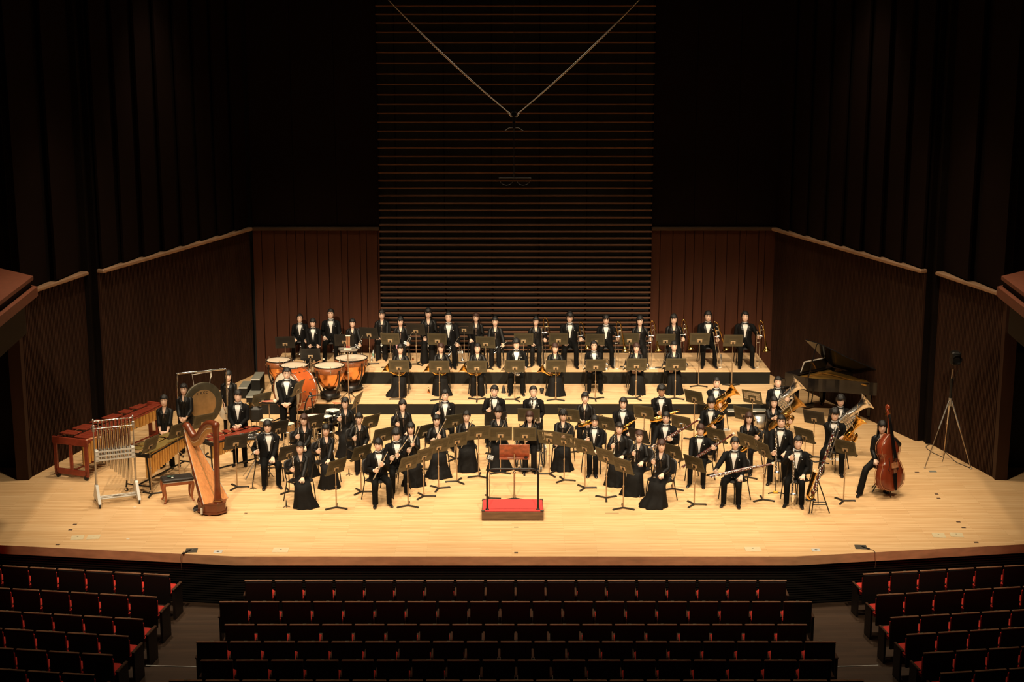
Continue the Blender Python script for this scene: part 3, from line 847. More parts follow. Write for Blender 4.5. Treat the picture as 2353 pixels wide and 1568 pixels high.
def make_person(p):
    """p: dict with sex, stand, hands, hair, label, loc, rz, s and so on"""
    k = skeleton(p); fem = p['sex'] == 'f'; st = p.get('stand', False)
    t = thing('person', p['label'], 'person', p['loc'], p.get('rz', 0), 'members of the band')
    t.scale = (p['s'],)*3
    def put(me, nm=None):
        o = bpy.data.objects.new(nm or me.name, me); C.objects.link(o); o.parent = t; return o
    body = build_body(p, k, p.get('skin', 'skin')); put(body)
    put(hair_mesh(p, k))
    if not p.get('skirt'):
        f = p.get('wide', 0)
        put(pelvis_legs(k, .086 if not fem else .082, .066 + f*.012, .056 + f*.05, st, 0, .048 - f*.02).mesh('trousers', ['trouser' if not fem else 'skirt']))
    else: put(skirt_mesh(k, st, p.get('flare', 1.0), p['seed'], p.get('wind', 0)).mesh('skirt', ['skirt']))
    for s in (-1, 1): put(shoe(k, s, fem, s*.2).mesh('shoe', ['shoe']))
    if not fem:
        sr = [(.10, .150, .118), (.25, .147, .112), (.36, .163, .122), (.44, .172, .124), (.485, .162, .114), (.53, .124, .092), (.565, .080, .075), (.605, .064, .069)]
        b = MB(); rg = []
        for h, a, d in sr:
            c = k.up(h); rg.append(ell(c.x, c.y + .002, c.z, a, d, NT, 0, .12))
        rg[-1] = [q + V((0, 0, .012)) if q.y > k.up(.605).y else q for q in rg[-1]]
        b.loft(rg, 0, False)
        c = k.up(.605)
        for s in (-1, 1):                                   # collar points
            b.add([c + V((s*.006, -.078, -.018)), c + V((s*.052, -.052, .012)), c + V((s*.050, -.060, -.030)), c + V((s*.018, -.092, -.052))], [(0, 1, 2, 3) if s > 0 else (3, 2, 1, 0)], 0, False)
        put(b.mesh('shirt', ['shirt']))
        jr = [(-.03, .210, .150), (.06, .200, .145), (.16, .184, .138), (.25, .180, .134), (.36, .194, .140), (.43, .208, .142), (.475, .208, .134), (.515, .182, .116), (.553, .118, .093), (.595, .074, .082)]
        op = [.50, .30, .05, .08, .165, .235, .30, .40, .56, .90]
        if st: op[0] = .30; op[1] = .14; op[2] = .05
        b = shell_torso(p, k, jr, op)
        sleeves(b, k, .065, .058, .043, 0, None)
        # lapels along the V
        for s in (-1, 1):
            L = []; Ro = []
            for (h, a, d), ph in list(zip(jr, op))[2:]:
                c = k.up(h)
                for lst, dp, o in ((L, ph, .004), (Ro, ph + (.20 if .2 < h < .5 else .10 if h < .55 else .16), .010)):
                    x, y = math.sin(dp), -math.cos(dp); q = 1 + .12*abs(x*y)
                    lst.append(V((c.x + s*(a+o)*x*q, c.y + .004 + (d+o)*y*q, c.z)))
            m = len(L); b.add(L + Ro, [(i, i+1, m+i+1, m+i) if s < 0 else (m+i, m+i+1, i+1, i) for i in range(m-1)], 1, False)
        c = k.up(.42); b.box((.118, c.y - .128, c.z), (.020, .010, .008), 2)
        put(b.mesh('jacket', ['tux', 'lapel', 'shirt']))
        # white cuffs as a part of the shirt sleeve
        b = MB()
        for s in (-1, 1):
            E, W = k.el[s], k.wr[s]; b.tube([E + (W-E)*.93, E + (W-E)*1.035], [.036, .034], 10, 0, True)
        put(b.mesh('cuff', ['shirt']))
        b = MB(); c = k.up(.582) + V((0, -.098, 0))
        for s in (-1, 1):
            b.loft([[c + V((s*.006, .004*u, .007*v)) for u, v in ((-1, -1), (1, -1), (1, 1), (-1, 1))], [c + V((s*.045, .006*u + .008, .021*v)) for u, v in ((-1, -1), (1, -1), (1, 1), (-1, 1))], [c + V((s*.060, .004*u + .014, .018*v)) for u, v in ((-1, -1), (1, -1), (1, 1), (-1, 1))]], 0, True)
        b.box(tuple(c), (.018, .018, .020), 0)
        put(b.mesh('bow_tie', ['bow']))
    else:
        jr = [(.02, .178, .134), (.12, .172, .130), (.22, .150, .120), (.33, .160, .128), (.41, .170, .132), (.462, .168, .124), (.508, .140, .106), (.548, .094, .084), (.590, .068, .072)]
        op = [.02, .02, .02, .02, .03, .10, .26, .46, .80]
        b = shell_torso(p, k, jr, op)
        sl = p.get('sleeve', 1.0)
        sleeves(b, k, .061, .057, .036, 0, None, p.get('puff', .016), sl, .060)
        for s in (-1, 1):                                   # stand-up collar folded along the V
            L = []; Ro = []
            for (h, a, d), ph in list(zip(jr, op))[4:]:
                c = k.up(h)
                for lst, dp, o in ((L, ph, .006), (Ro, ph + .34, .014)):
                    x, y = math.sin(dp), -math.cos(dp); q = 1 + .12*abs(x*y)
                    lst.append(V((c.x + s*(a+o)*x*q, c.y + .004 + (d+o)*y*q, c.z)))
            m = len(L); b.add(L + Ro, [(i, i+1, m+i+1, m+i) if s < 0 else (m+i, m+i+1, i+1, i) for i in range(m-1)], 0, True)
        put(b.mesh('blouse', ['satin']))
        b = MB(); c = k.up(.445) + V((0, -.138, 0))
        b.ball(tuple(c), (.018, .012, .016), 0, 6, 4)
        for s in (-1, 1):
            b.loft([[c + V((s*.010 + u*.008, v*.004, 0)) for u, v in ((-1, -1), (1, -1), (1, 1), (-1, 1))], [c + V((s*.036 + u*.020, v*.004 + .012, -.075)) for u, v in ((-1, -1), (1, -1), (1, 1), (-1, 1))], [c + V((s*.040 + u*.024, v*.004 + .018, -.16)) for u, v in ((-1, -1), (1, -1), (1, 1), (-1, 1))]], 0, True)
            b.ball(tuple(c + V((s*.045, .006, .004))), (.034, .010, .018), 0, 7, 4)
        put(b.mesh('ribbon', ['bow']))
    if p.get('glasses'):
        b = MB()
        for s in (-1, 1):
            b.tube([(s*.031 + .021*math.cos(a), -.096, .118 + .016*math.sin(a)) for a in [2*PI*i/10 for i in range(10)]], .0016, 4, 0, False, True, M=k.HM)
            b.tube([(s*.052, -.096, .121), (s*.076, -.05, .122), (s*.080, .01, .120)], .0016, 4, 0, True, M=k.HM)
        b.tube([(-.010, -.096, .120), (0, -.099, .123), (.010, -.096, .120)], .0016, 4, 0, True, M=k.HM)
        put(b.mesh('glasses', ['glass_frame']))
    if p.get('mask'): pass
    return t
# hand recipes in a figure's own frame: (grip or rest point, finger direction, palm normal, curl, elbow hint)
def lap(s, x=.13, y=-.30, z=.605): return ((s*x, y, z), (-s*.12, -.95, -.22), (0, .1, -1), 'lap', (s*.45, .75, -.4))
def clasp(s, z=.84, y=-.215): return ((s*.012, y - (.012 if s > 0 else 0), z + .018*s), (-s*.86, -.12, -.5), (s*.15, .97, -.1), 'clasp', (s*.6, .6, -.3))
def clasp_lap(s): return ((s*.02, -.30, .615 + .012*s), (-s*.75, -.62, -.2), (0, .2, -.98), 'clasp', (s*.5, .7, -.3))
# ================================================================ instruments (own frame: +Z along the instrument, -Y towards the front)
def keys_row(b, z0, z1, n, r, off=.0, m=0, rod=True, seed=1):
    rnd = random.Random(seed)
    for i in range(n):
        z = z0 + (z1-z0)*(i+.5)/n; a = rnd.uniform(-.9, .9) + off
        c = (r*1.25*math.sin(a), -r*1.25*math.cos(a), z)
        b.ball(c, (r*.78, r*.70, r*.72), m, 6, 4)
    if rod:
        for s in (-1, 1):
            b.tube([(s*r*1.05, -r*.75, z0), (s*r*1.05, -r*.75, z1)], r*.24, 5, m)
            b.tube([(s*r*.9, r*.5, z0 + .1*(z1-z0)), (s*r*.9, r*.5, z1*.9)], r*.24, 5, m)
def mk_clarinet(L=.66):
    t = thing('clarinet', '', 'clarinet')
    b = MB(); b.lathe([(.0135, .10), (.0125, .30), (.0125, .58*L/.66), (.0155, .585*L/.66), (.0155, .60*L/.66), (.012, .605*L/.66)], 12); b.make('body', ['grenadilla'], t)
    b = MB(); b.lathe([(.030, 0), (.0305, .006), (.022, .03), (.0165, .06), (.014, .10)], 14, 0); b.lathe([(.031, 0), (.0315, .005), (.029, .010)], 14, 1); b.make('bell', ['grenadilla', 'silver'], t)
    b = MB(); keys_row(b, .10, .34, 9, .0125, .0, 0, True, 2); keys_row(b, .36, .56*L/.66, 8, .0125, .2, 0, True, 5)
    for z in (.10, .345, .575*L/.66): b.lathe([(.0145, z-.004), (.0148, z), (.0145, z+.004)], 12, 0)
    b.make('keys', ['silver'], t)
    b = MB(); q = L/.66; b.lathe([(.011, .60*q), (.0115, .62*q), (.010, .645*q), (.004, .675*q)], 10, 0, caps=True); b.lathe([(.0125, .612*q), (.0125, .630*q)], 10, 1); b.make('mouthpiece', ['grenadilla', 'silver'], t)
    return t
def mk_oboe():
    t = thing('oboe', '', 'oboe')
    b = MB(); b.lathe([(.021, 0), (.020, .006), (.0155, .03), (.012, .08), (.0095, .3), (.0085, .55), (.0105, .575), (.0095, .59), (.004, .60)], 12, caps=True); b.make('body', ['grenadilla'], t)
    b = MB(); keys_row(b, .08, .28, 11, .0115, 0, 0, True, 3); keys_row(b, .30, .54, 11, .0110, .2, 0, True, 8); b.make('keys', ['silver'], t)
    MB().tube([(0, 0, .60), (0, -.004, .665)], [.003, .0035], 6).make('reed', ['felt_cream'], t)
    return t
def mk_flute():
    t = thing('flute', '', 'flute')
    b = MB(); b.lathe([(.0095, 0), (.0095, .655), (.011, .66), (.011, .672), (.002, .675)], 10, caps=True); b.make('tube', ['silver'], t)
    b = MB(); keys_row(b, .02, .46, 16, .0105, 0, 0, True, 4); b.ball((0, -.010, .60), (.010, .006, .014), 0, 8, 4)
    for z in (.10, .47): b.lathe([(.0112, z-.012), (.0115, z), (.0112, z+.012)], 10, 0)
    b.make('keys', ['silver'], t)
    return t
def mk_bassoon():
    t = thing('bassoon', '', 'bassoon')
    b = MB(); b.tube([(0, 0, 0), (0, 0, .42)], .030, 12, 0, True, flat=.72); b.make('boot_joint', ['rosewood'], t)
    b = MB(); b.lathe([(.020, .42), (.021, .70), (.019, .98), (.022, 1.0)], 10, 0, Matrix.Translation((.012, 0, 0))); b.make('long_joint', ['rosewood'], t)
    b = MB(); b.lathe([(.015, .42), (.014, .86), (.010, .90)], 10, 0, Matrix.Translation((-.022, 0, 0)), caps=True); b.make('wing_joint', ['rosewood'], t)
    b = MB(); M = Matrix.Translation((.012, 0, 0)); b.lathe([(.022, 1.0), (.018, 1.06), (.019, 1.22), (.024, 1.28)], 12, 0, M); b.lathe([(.025, 1.28), (.030, 1.30), (.030, 1.325), (.022, 1.33), (.014, 1.30), (.012, 1.2)], 12, 1, M); b.make('bell', ['rosewood', 'felt_cream'], t)
    b = MB(); b.tube(bez([(-.022, 0, .90), (-.03, -.01, .95), (-.07, -.05, 1.0), (-.13, -.09, .97), (-.17, -.10, .90)], 4), [.0042]*17, 6, 0); b.make('bocal', ['silver'], t)
    b = MB(); keys_row(b, .03, .40, 11, .024, .1, 0, True, 6); keys_row(b, .45, .95, 12, .018, .3, 0, True, 7)
    for z in (.42, 1.0, 0.01): b.tube([(0, 0, z-.008), (0, 0, z+.008)], .0325, 12, 0, True, flat=.72)
    b.make('keys', ['silver'], t)
    return t
def mk_bass_clarinet(name='bass_clarinet', L=1.05, wood='grenadilla', bell='silver', r=.0175):
    t = thing(name, '', 'clarinet')
    b = MB(); b.lathe([(r*1.15, .12), (r, .30), (r, L-.12), (r*1.2, L-.115), (r*1.2, L-.10), (r*.8, L-.095)], 12, 0, caps=True); b.make('body', [wood], t)
    b = MB(); b.tube(bez([(0, 0, .14), (0, 0, .07), (0, -.03, .02), (0, -.085, .005), (0, -.125, .05), (0, -.135, .12), (0, -.14, .165)], 4), [r*1.0, r*1.05, r*1.1, r*1.1, r*1.15, r*1.15, r*1.2, r*1.2, r*1.25, r*1.3, r*1.4, r*1.45, r*1.5, r*1.6, r*1.7, r*1.8, r*1.9, r*2.0, r*2.1, r*2.2, r*2.3, r*2.5, r*2.8, r*3.2, r*3.9][:25], 14, 0, False)
    b.make('bell', [bell], t)
    b = MB(); b.tube(bez([(0, 0, L-.10), (0, 0, L-.03), (0, .035, L+.02), (0, .085, L), (0, .10, L-.03)], 4), .0085, 8, 0); b.make('neck', ['silver'], t)
    b = MB(); b.lathe([(.011, 0), (.011, .05), (.005, .085)], 8, 0, Matrix.Translation((0, .10, L-.03)) @ Matrix.Rotation(-2.4, 4, 'X'), caps=True); b.make('mouthpiece', ['grenadilla'], t)
    b = MB(); keys_row(b, .16, L*.52, 14, r, 0, 0, True, 9); keys_row(b, L*.54, L-.14, 12, r, .2, 0, True, 10)
    for z in (.14, L*.53, L-.13): b.lathe([(r*1.2, z-.006), (r*1.25, z), (r*1.2, z+.006)], 12, 0)
    b.make('keys', ['silver'], t)
    MB().tube([(0, -.05, .01), (0, -.05, -.12)], .004, 6).make('floor_peg', ['silver'], t)
    return t
def mk_sax(name, k=1.0, bari=False):
    t = thing(name, '', 'saxophone')
    # z: bottom bow at 0, neck at the top; bell rises on the -Y side
    H = .52*k; b = MB()
    P = bez([(0, 0, H), (0, .0, H*.5), (0, 0, .09*k), (0, -.03*k, .02*k), (0, -.09*k, .015*k), (0, -.125*k, .08*k), (0, -.15*k, .22*k), (0, -.175*k, .31*k)], 4)
    n = len(P); rr = []
    for i in range(n):
        u = i/(n-1); rr.append(k*(.0125 + .028*u + (.0 if u < .86 else .030*((u-.86)/.14)**2)))
    b.tube(P, rr, 14, 0, False)
    b.make('body', ['brass'], t)
    b = MB()
    if bari: NP = [(0, 0, H), (0, 0, H+.06), (.03, .03, H+.10), (.07, .05, H+.06), (.075, .05, H-.06), (.05, .06, H-.10), (0, .06, H-.02), (0, .12, H+.06), (0, .17, H+.03)]
    else: NP = [(0, 0, H), (0, 0, H+.035*k), (0, .02*k, H+.065*k), (0, .09*k, H+.07*k), (0, .15*k, H+.035*k)]
    P = bez(NP, 4); b.tube(P, [.0115*k - .0045*k*i/len(P) for i in range(len(P))], 8, 0); b.make('neck', ['brass'], t)
    e = P[-1]; d = (P[-1]-P[-3]).normalized(); MB().tube([e, e + d*.05, e + d*.085], [.010, .0105, .005], 8).make('mouthpiece', ['grenadilla'], t)
    b = MB()
    for i in range(9):
        z = (.10 + .042*i)*k; b.ball((.018*k*(-1)**i, -.024*k, z), (.014*k, .010*k, .012*k), 0, 6, 4)
    for s in (-1, 1): b.tube([(s*.022*k, -.012*k, .08*k), (s*.020*k, -.010*k, H*.95)], .003*k, 5, 0)
    for i, q in enumerate((.10, .17, .235)):
        b.ball((.040*k, -(.125+.12*(q-.1))*k, q*k), (.008*k, .022*k, .022*k), 0, 8, 4)
    b.tube([(0, -.015*k, .24*k), (0, -.14*k, .24*k)], .004*k, 5, 0)
    b.make('keys', ['brass'], t)
    return t
def mk_trumpet():
    t = thing('trumpet', '', 'trumpet')
    b = MB(); b.lathe([(.061, 0), (.058, .004), (.040, .02), (.026, .05), (.016, .10), (.0105, .18), (.0070, .30)], 16); b.make('bell', ['silver'], t)
    b = MB(); b.tube(bez([(0, 0, .30), (0, .0, .385), (0, .02, .415), (0, .045, .385), (0, .045, .16)], 4), .0062, 8)
    b.tube(bez([(0, .06, .50), (0, .055, .30), (0, .05, .06), (0, .03, .035), (0, .01, .06), (0, .012, .22)], 4), .0060, 8); b.make('tubing', ['silver'], t)
    b = MB()
    for i in range(3): b.tube([(.0, -.035, .20 + .026*i), (0, .085, .20 + .026*i)], .0115, 8, 0); b.tube([(0, .085, .20 + .026*i), (0, .11, .20 + .026*i)], [.004, .008], 6, 0)
    b.tube(bez([(0, .04, .19), (.035, .03, .19), (.05, .02, .19), (.035, .0, .19), (0, .0, .19)], 3), .005, 6)
    b.make('valves', ['silver'], t)
    MB().lathe([(.0045, .48), (.005, .54), (.012, .57), (.0135, .575)], 10, 0, Matrix.Translation((0, .06, 0)), caps=True).make('mouthpiece', ['silver'], t)
    return t
def mk_trombone(fatt=True):
    t = thing('trombone', '', 'trombone')
    b = MB(); b.tube(bez([(-.035, 0, .80), (-.035, 0, .05), (-.022, 0, .012), (0, 0, 0), (.022, 0, .012), (.035, 0, .05), (.035, 0, .80)], 3), .0075, 8, 0)
    for z in (.62, .78): b.tube([(-.035, 0, z), (.035, 0, z)], .005, 6, 0)
    b.make('slide', ['silver'], t)
    M = Matrix.Translation((.035, .0, .80)) @ Matrix.Rotation(R(-8), 4, 'Y')
    b = MB(); P = bez([(0, 0, -.04), (0, 0, .20), (.012, 0, .29), (.055, 0, .335), (.098, 0, .29), (.11, 0, .20), (.11, 0, 0), (.11, 0, -.16)], 4)
    n = len(P); b.tube(P, [.0075 + .007*i/n for i in range(n)], 8, 0, M=M)
    b.tube([(0, 0, .12), (.11, 0, .12)], .004, 6, 0, M=M); b.make('tuning_slide', ['brass'], t)
    b = MB(); b.lathe([(.105, -.40), (.10, -.396), (.065, -.37), (.040, -.32), (.026, -.25), (.018, -.16)], 18, 0, M @ Matrix.Translation((.11, 0, 0))); b.make('bell', ['brass'], t)
    if fatt:
        b = MB(); b.tube(bez([(.0, -.02, .02), (.03, -.03, .10), (.075, -.03, .12), (.085, -.03, .04), (.05, -.03, -.04), (.02, -.03, .0), (.03, -.02, .18), (.07, -.02, .22), (.09, -.02, .14)], 4), .0065, 7, 0, M=M); b.tube([(0, -.02, -.02), (.045, -.02, -.02)], .02, 10, 0, M=M); b.make('valve_tubing', ['silver'], t)
    b = MB(); b.lathe([(.006, .80), (.0065, .85), (.014, .885), (.015, .89)], 10, 0, Matrix.Translation((-.035, 0, 0)), caps=True); b.make('mouthpiece', ['silver'], t)
    return t
def mk_horn(m='brass'):
    t = thing('french_horn', '', 'horn')
    # coil in the XZ plane, bell towards -X and down
    b = MB(); a = [(.15*math.cos(q), -.02 + .04*q/6, .15*math.sin(q)) for q in [i*2*PI/28 for i in range(-6, 30)]]
    b.tube(a, [.006 + .008*i/len(a) for i in range(len(a))], 8, 0)
    b.tube([(.128*math.cos(q), .01, .128*math.sin(q)) for q in [i*2*PI/24 for i in range(24)]], .007, 7, 0, False, True)
    b.tube([(.10*math.cos(q), .02, .10*math.sin(q)) for q in [i*2*PI/24 for i in range(4, 22)]], .0065, 7, 0)
    b.make('coil', [m], t)
    M = Matrix.Translation((-.10, .02, -.13)) @ Matrix.Rotation(R(-62), 4, 'Y')
    b = MB(); b.lathe([(.155, .30), (.150, .296), (.095, .26), (.055, .20), (.032, .11), (.022, 0)], 20, 0, M); b.make('bell', [m], t)
    b = MB()
    for i in range(3): b.tube([(-.03 + .035*i, -.03, .02), (-.03 + .035*i, .05, .02)], .016, 10, 0)
    for i in range(4): b.tube(bez([(-.06 + .035*i, .0, .0), (-.06 + .035*i, -.02, -.07), (-.045 + .035*i, -.02, -.085), (-.03 + .035*i, -.02, -.07), (-.03 + .035*i, 0, 0)], 3), .0055, 6, 0)
    b.make('valves', ['silver' if m == 'silver' else m], t)
    b = MB(); b.tube(bez([(.11, -.01, .10), (.09, -.03, .17), (.03, -.04, .23), (-.01, -.04, .27)], 3), .0048, 7); b.lathe([(.004, 0), (.0085, .05), (.009, .052)], 8, 0, Matrix.Translation((-.01, -.04, .265)), caps=True); b.make('lead_pipe', ['silver'], t)
    return t
def mk_low_brass(name, k, m, m2, cat, bellr=.2, nv=4):
    """euphonium and tuba: +Z is the bell"""
    t = thing(name, '', cat)
    b = MB(); H = .92*k
    prof = [(bellr, H), (bellr*.985, H-.008), (bellr*.80, H-.03), (bellr*.60, H-.075), (bellr*.46, H-.15), (.36*bellr, H-.26), (.080*k, H*.50), (.072*k, H*.22)]
    b.lathe(prof, 24, 0); b.make('bell', [m], t)
    b = MB(); P = bez([(0, 0, H*.24), (0, 0, .10*k), (.03*k, 0, .025*k), (.10*k, 0, 0), (.18*k, 0, .03*k), (.215*k, 0, .12*k), (.22*k, 0, .34*k), (.20*k, 0, .50*k), (.15*k, 0, .55*k), (.115*k, .0, .48*k), (.11*k, .02*k, .25*k)], 4)
    n = len(P); b.tube(P, [k*(.074 - .052*i/n) for i in range(n)], 14, 0); b.make('bows', [m], t)
    b = MB()
    for i in range(nv):
        z = .20*k + .052*k*i; b.tube([(.10*k, -.075*k, z), (.25*k, -.075*k, z)], .019*k, 10, 0); b.tube([(.25*k, -.075*k, z), (.285*k, -.075*k, z)], [.006*k, .013*k], 8, 0)
    b.make('valves', ['silver'], t)
    b = MB()
    for i in range(nv):
        z = .20*k + .052*k*i
        b.tube(bez([(.13*k, -.09*k, z), (.05*k, -.105*k, z), (-.03*k - .012*k*i, -.10*k, z), (-.05*k - .012*k*i, -.095*k, z+.012*k), (-.03*k - .012*k*i, -.09*k, z+.024*k), (.13*k, -.085*k, z+.022*k)], 3), .0095*k, 7, 0)
    b.tube(bez([(.02*k, -.08*k, .12*k), (-.05*k, -.09*k, .20*k), (-.055*k, -.09*k, .42*k), (0, -.095*k, .52*k), (.09*k, -.09*k, .50*k), (.13*k, -.08*k, .40*k)], 3), .0105*k, 7, 0)
    b.make('valve_tubing', [m2], t)
    b = MB(); b.tube(bez([(.10*k, -.06*k, .40*k), (.10*k, -.09*k, .52*k), (.04*k, -.115*k, .60*k), (-.05*k, -.13*k, .64*k)], 4), .0065*k + .002, 7, 0)
    b.lathe([(.007, 0), (.008, .04), (.019, .075), (.021, .08)], 10, 0, Matrix.Translation((-.05*k, -.13*k, .64*k)) @ Matrix.Rotation(-1.1, 4, 'Y'), caps=True); b.make('lead_pipe', ['silver'], t)
    return t
PROTO = {}
MAKERS = dict(clarinet=mk_clarinet, oboe=mk_oboe, flute=mk_flute, bassoon=mk_bassoon, bass_clarinet=mk_bass_clarinet, alto_sax=lambda: mk_sax('alto_saxophone'), tenor_sax=lambda: mk_sax('tenor_saxophone', 1.22),
    bari_sax=lambda: mk_sax('baritone_saxophone', 1.5, True), trumpet=mk_trumpet, trombone=mk_trombone, horn=mk_horn, horn_silver=lambda: mk_horn('silver'),
    euphonium=lambda: mk_low_brass('euphonium', .66, 'silver', 'silver', 'euphonium', .145, 4), euphonium_brass=lambda: mk_low_brass('euphonium', .74, 'brass', 'brass', 'euphonium', .155, 4),
    tuba=lambda: mk_low_brass('tuba', 1.0, 'brass', 'brass', 'tuba', .205), tuba_silver=lambda: mk_low_brass('tuba', 1.0, 'silver', 'silver', 'tuba', .22), tuba_old=lambda: mk_low_brass('tuba', 1.02, 'brass_old', 'brass_old', 'tuba', .20, 3))
def instrument(kind, M, label, group=None):
    if kind not in PROTO:
        t = MAKERS[kind](); PROTO[kind] = t; t['label'] = label
        if group: t['group'] = group
        t.matrix_world = M; return t
    return copy_tree(PROTO[kind], None, None, label, M, group)
# ================================================================ stands, chairs and other furniture
def perforated(w, h, nc, nr, hole_rows, skip):
    xs = [-w/2]; px = (w - .03)/nc
    for i in range(nc): xs += [-w/2 + .015 + px*(i+.24), -w/2 + .015 + px*(i+.76)]
    xs.append(w/2); zs = [-h/2]; pz = (h - .03)/nr
    for i in range(nr): zs += [-h/2 + .015 + pz*(i+.24), -h/2 + .015 + pz*(i+.76)]
    zs.append(h/2); vs = [(x, 0, z) for z in zs for x in xs]; n = len(xs); fs = []
    for r in range(len(zs)-1):
        for c in range(n-1):
            if r % 2 and c % 2 and hole_rows(r//2, c//2): continue
            fs.append((r*n+c, r*n+c+1, (r+1)*n+c+1, (r+1)*n+c))
    return vs, fs
_pv, _pf = perforated(.50, .345, 21, 11, lambda r, c: r >= 3 and not (6 <= c <= 14 and r < 7) and 1 <= c <= 19 and r <= 9, None)
def desk_mesh(m):
    b = MB(); b.add(_pv, _pf, 0)
    b.box((0, .022, -.1725), (.50, .045, .003)); b.box((0, .044, -.160), (.50, .003, .025))
    for s in (-1, 1): b.box((s*.25, .004, 0), (.004, .009, .345))
    b.box((0, .004, .1725), (.50, .009, .004))
    return b.mesh('desk', [m])
DESK = {m: desk_mesh(m) for m in ('stand_olive', 'stand_dark')}
_b = MB(); _b.box((0, -.008, -.055), (.125, .012, .085), bev=.004); _b.box((0, -.022, -.065), (.04, .02, .05), 1); PLATE = _b.mesh('plate', ['stand_plate', 'black_metal'])
_b = MB(); _b.lathe([(.0095, 0), (.0095, 1)], 8); PU = _b.mesh('upper_pole', ['stand_pole'])
_b = MB(); _b.lathe([(.0135, 0), (.0135, 1)], 8); PL = _b.mesh('lower_pole', ['stand_pole'])
_b = MB(); _b.ball((0, 0, 0), (.021, .021, .024), 0, 10, 6); KN = _b.mesh('knob', ['stand_pole'])
_b = MB(); _b.box((0, -.125, .022), (.036, .25, .022), bev=.006); _b.box((0, -.24, .010), (.04, .03, .02)); LEGM = _b.mesh('leg', ['stand_dark'])
_b = MB(); _b.box((.25, .03, .10), (.22, .004, .30)); PAPER = MB().box((.0, .012, .012), (.40, .008, .30)).mesh('score', 'paper')
FOLDER = MB().box((0, .016, .005), (.455, .012, .30), bev=.003).mesh('folder', 'chair_black')
def child(par, me, loc=(0, 0, 0), rot=(0, 0, 0), sc=(1, 1, 1), nm=None):
    o = bpy.data.objects.new(nm or me.name, me); C.objects.link(o); o.parent = par; o.location = loc; o.rotation_euler = rot; o.scale = sc; return o
def music_stand(loc, H, yaw, label, dark=False, tilt=22, base=0.0, score=False):
    t = thing('music_stand', label, 'music stand', loc, yaw, 'perforated music stands')
    d = child(t, DESK['stand_dark' if dark else 'stand_olive'], (0, -.035, H), (R(tilt), 0, 0))
    child(t, PLATE, (0, -.035, H), (R(tilt), 0, 0))
    if not score: child(t, FOLDER, (0, -.035, H), (R(tilt), 0, 0))
    mid = H*.52
    child(t, PU, (0, 0, mid), (0, 0, 0), (1, 1, H-.05-mid)); child(t, PL, (0, 0, .02), (0, 0, 0), (1, 1, mid-.02)); child(t, KN, (0, 0, mid))
    for a in (base, base + 2*PI/3, base + 4*PI/3): child(t, LEGM, (0, 0, 0), (0, 0, a))
    return t
def make_chair():
    t = thing('orchestra_chair', '', 'chair')
    b = MB(); rings = []
    for z, q in ((.425, .19), (.435, .215), (.455, .22), (.468, .205)): rings.append([(x*q*1.0, -.06 + y*q, z) for x, y in ((math.copysign(abs(math.sin(a))**.55, math.sin(a)), -math.copysign(abs(math.cos(a))**.55, math.cos(a))) for a in [2*PI*i/20 for i in range(20)])])
    b.loft(rings, 0, True); b.make('seat', ['chair_black'], t)
    b = MB(); rings = []
    for y, q in ((.165, .93), (.175, 1.0), (.195, 1.0), (.205, .93)): rings.append([(x*.20*q, y + .05*(z*.5+.5) , .70 + z*.155*q) for x, z in ((math.copysign(abs(math.cos(a))**.5, math.cos(a)), math.copysign(abs(math.sin(a))**.5, math.sin(a))) for a in [2*PI*i/20 for i in range(20)])])
    b.loft(rings, 0, True); b.make('backrest', ['chair_black'], t)
    for s in (-1, 1):
        MB().tube(bez([(s*.17, -.18, .43), (s*.195, -.215, .40), (s*.225, -.25, .0)], 4), .0115, 8).make('leg', ['black_metal'], t)
        MB().tube(bez([(s*.19, .22, .70), (s*.195, .18, .52), (s*.20, .15, .42), (s*.225, .235, .0)], 4), .0115, 8).make('leg', ['black_metal'], t)
    b = MB()
    for s in (-1, 1): b.tube([(s*.19, -.21, .425), (s*.195, .16, .425)], .010, 6)
    b.tube([(-.19, -.19, .42), (.19, -.19, .42)], .009, 6); b.tube([(-.20, .16, .42), (.20, .16, .42)], .009, 6); b.make('seat_frame', ['black_metal'], t)
    return t
_chair = []
def chair(loc, rz, label):
    if not _chair:
        t = make_chair(); _chair.append(t); t.location = loc; t.rotation_euler = (0, 0, rz); t['label'] = label; t['group'] = 'black padded orchestra chairs'; return t
    return copy_tree(_chair[0], loc, rz, label)
def caster(b, p, m=0, m2=1, r=.05):
    x, y, z = p; b.tube([(x-.014, y, z+r), (x+.014, y, z+r)], r, 12, m); b.box((x, y, z+r*2), (.05, .03, .03), m2); b.tube([(x-.02, y, z+r), (x+.02, y, z+r)], r*.45, 8, m2)

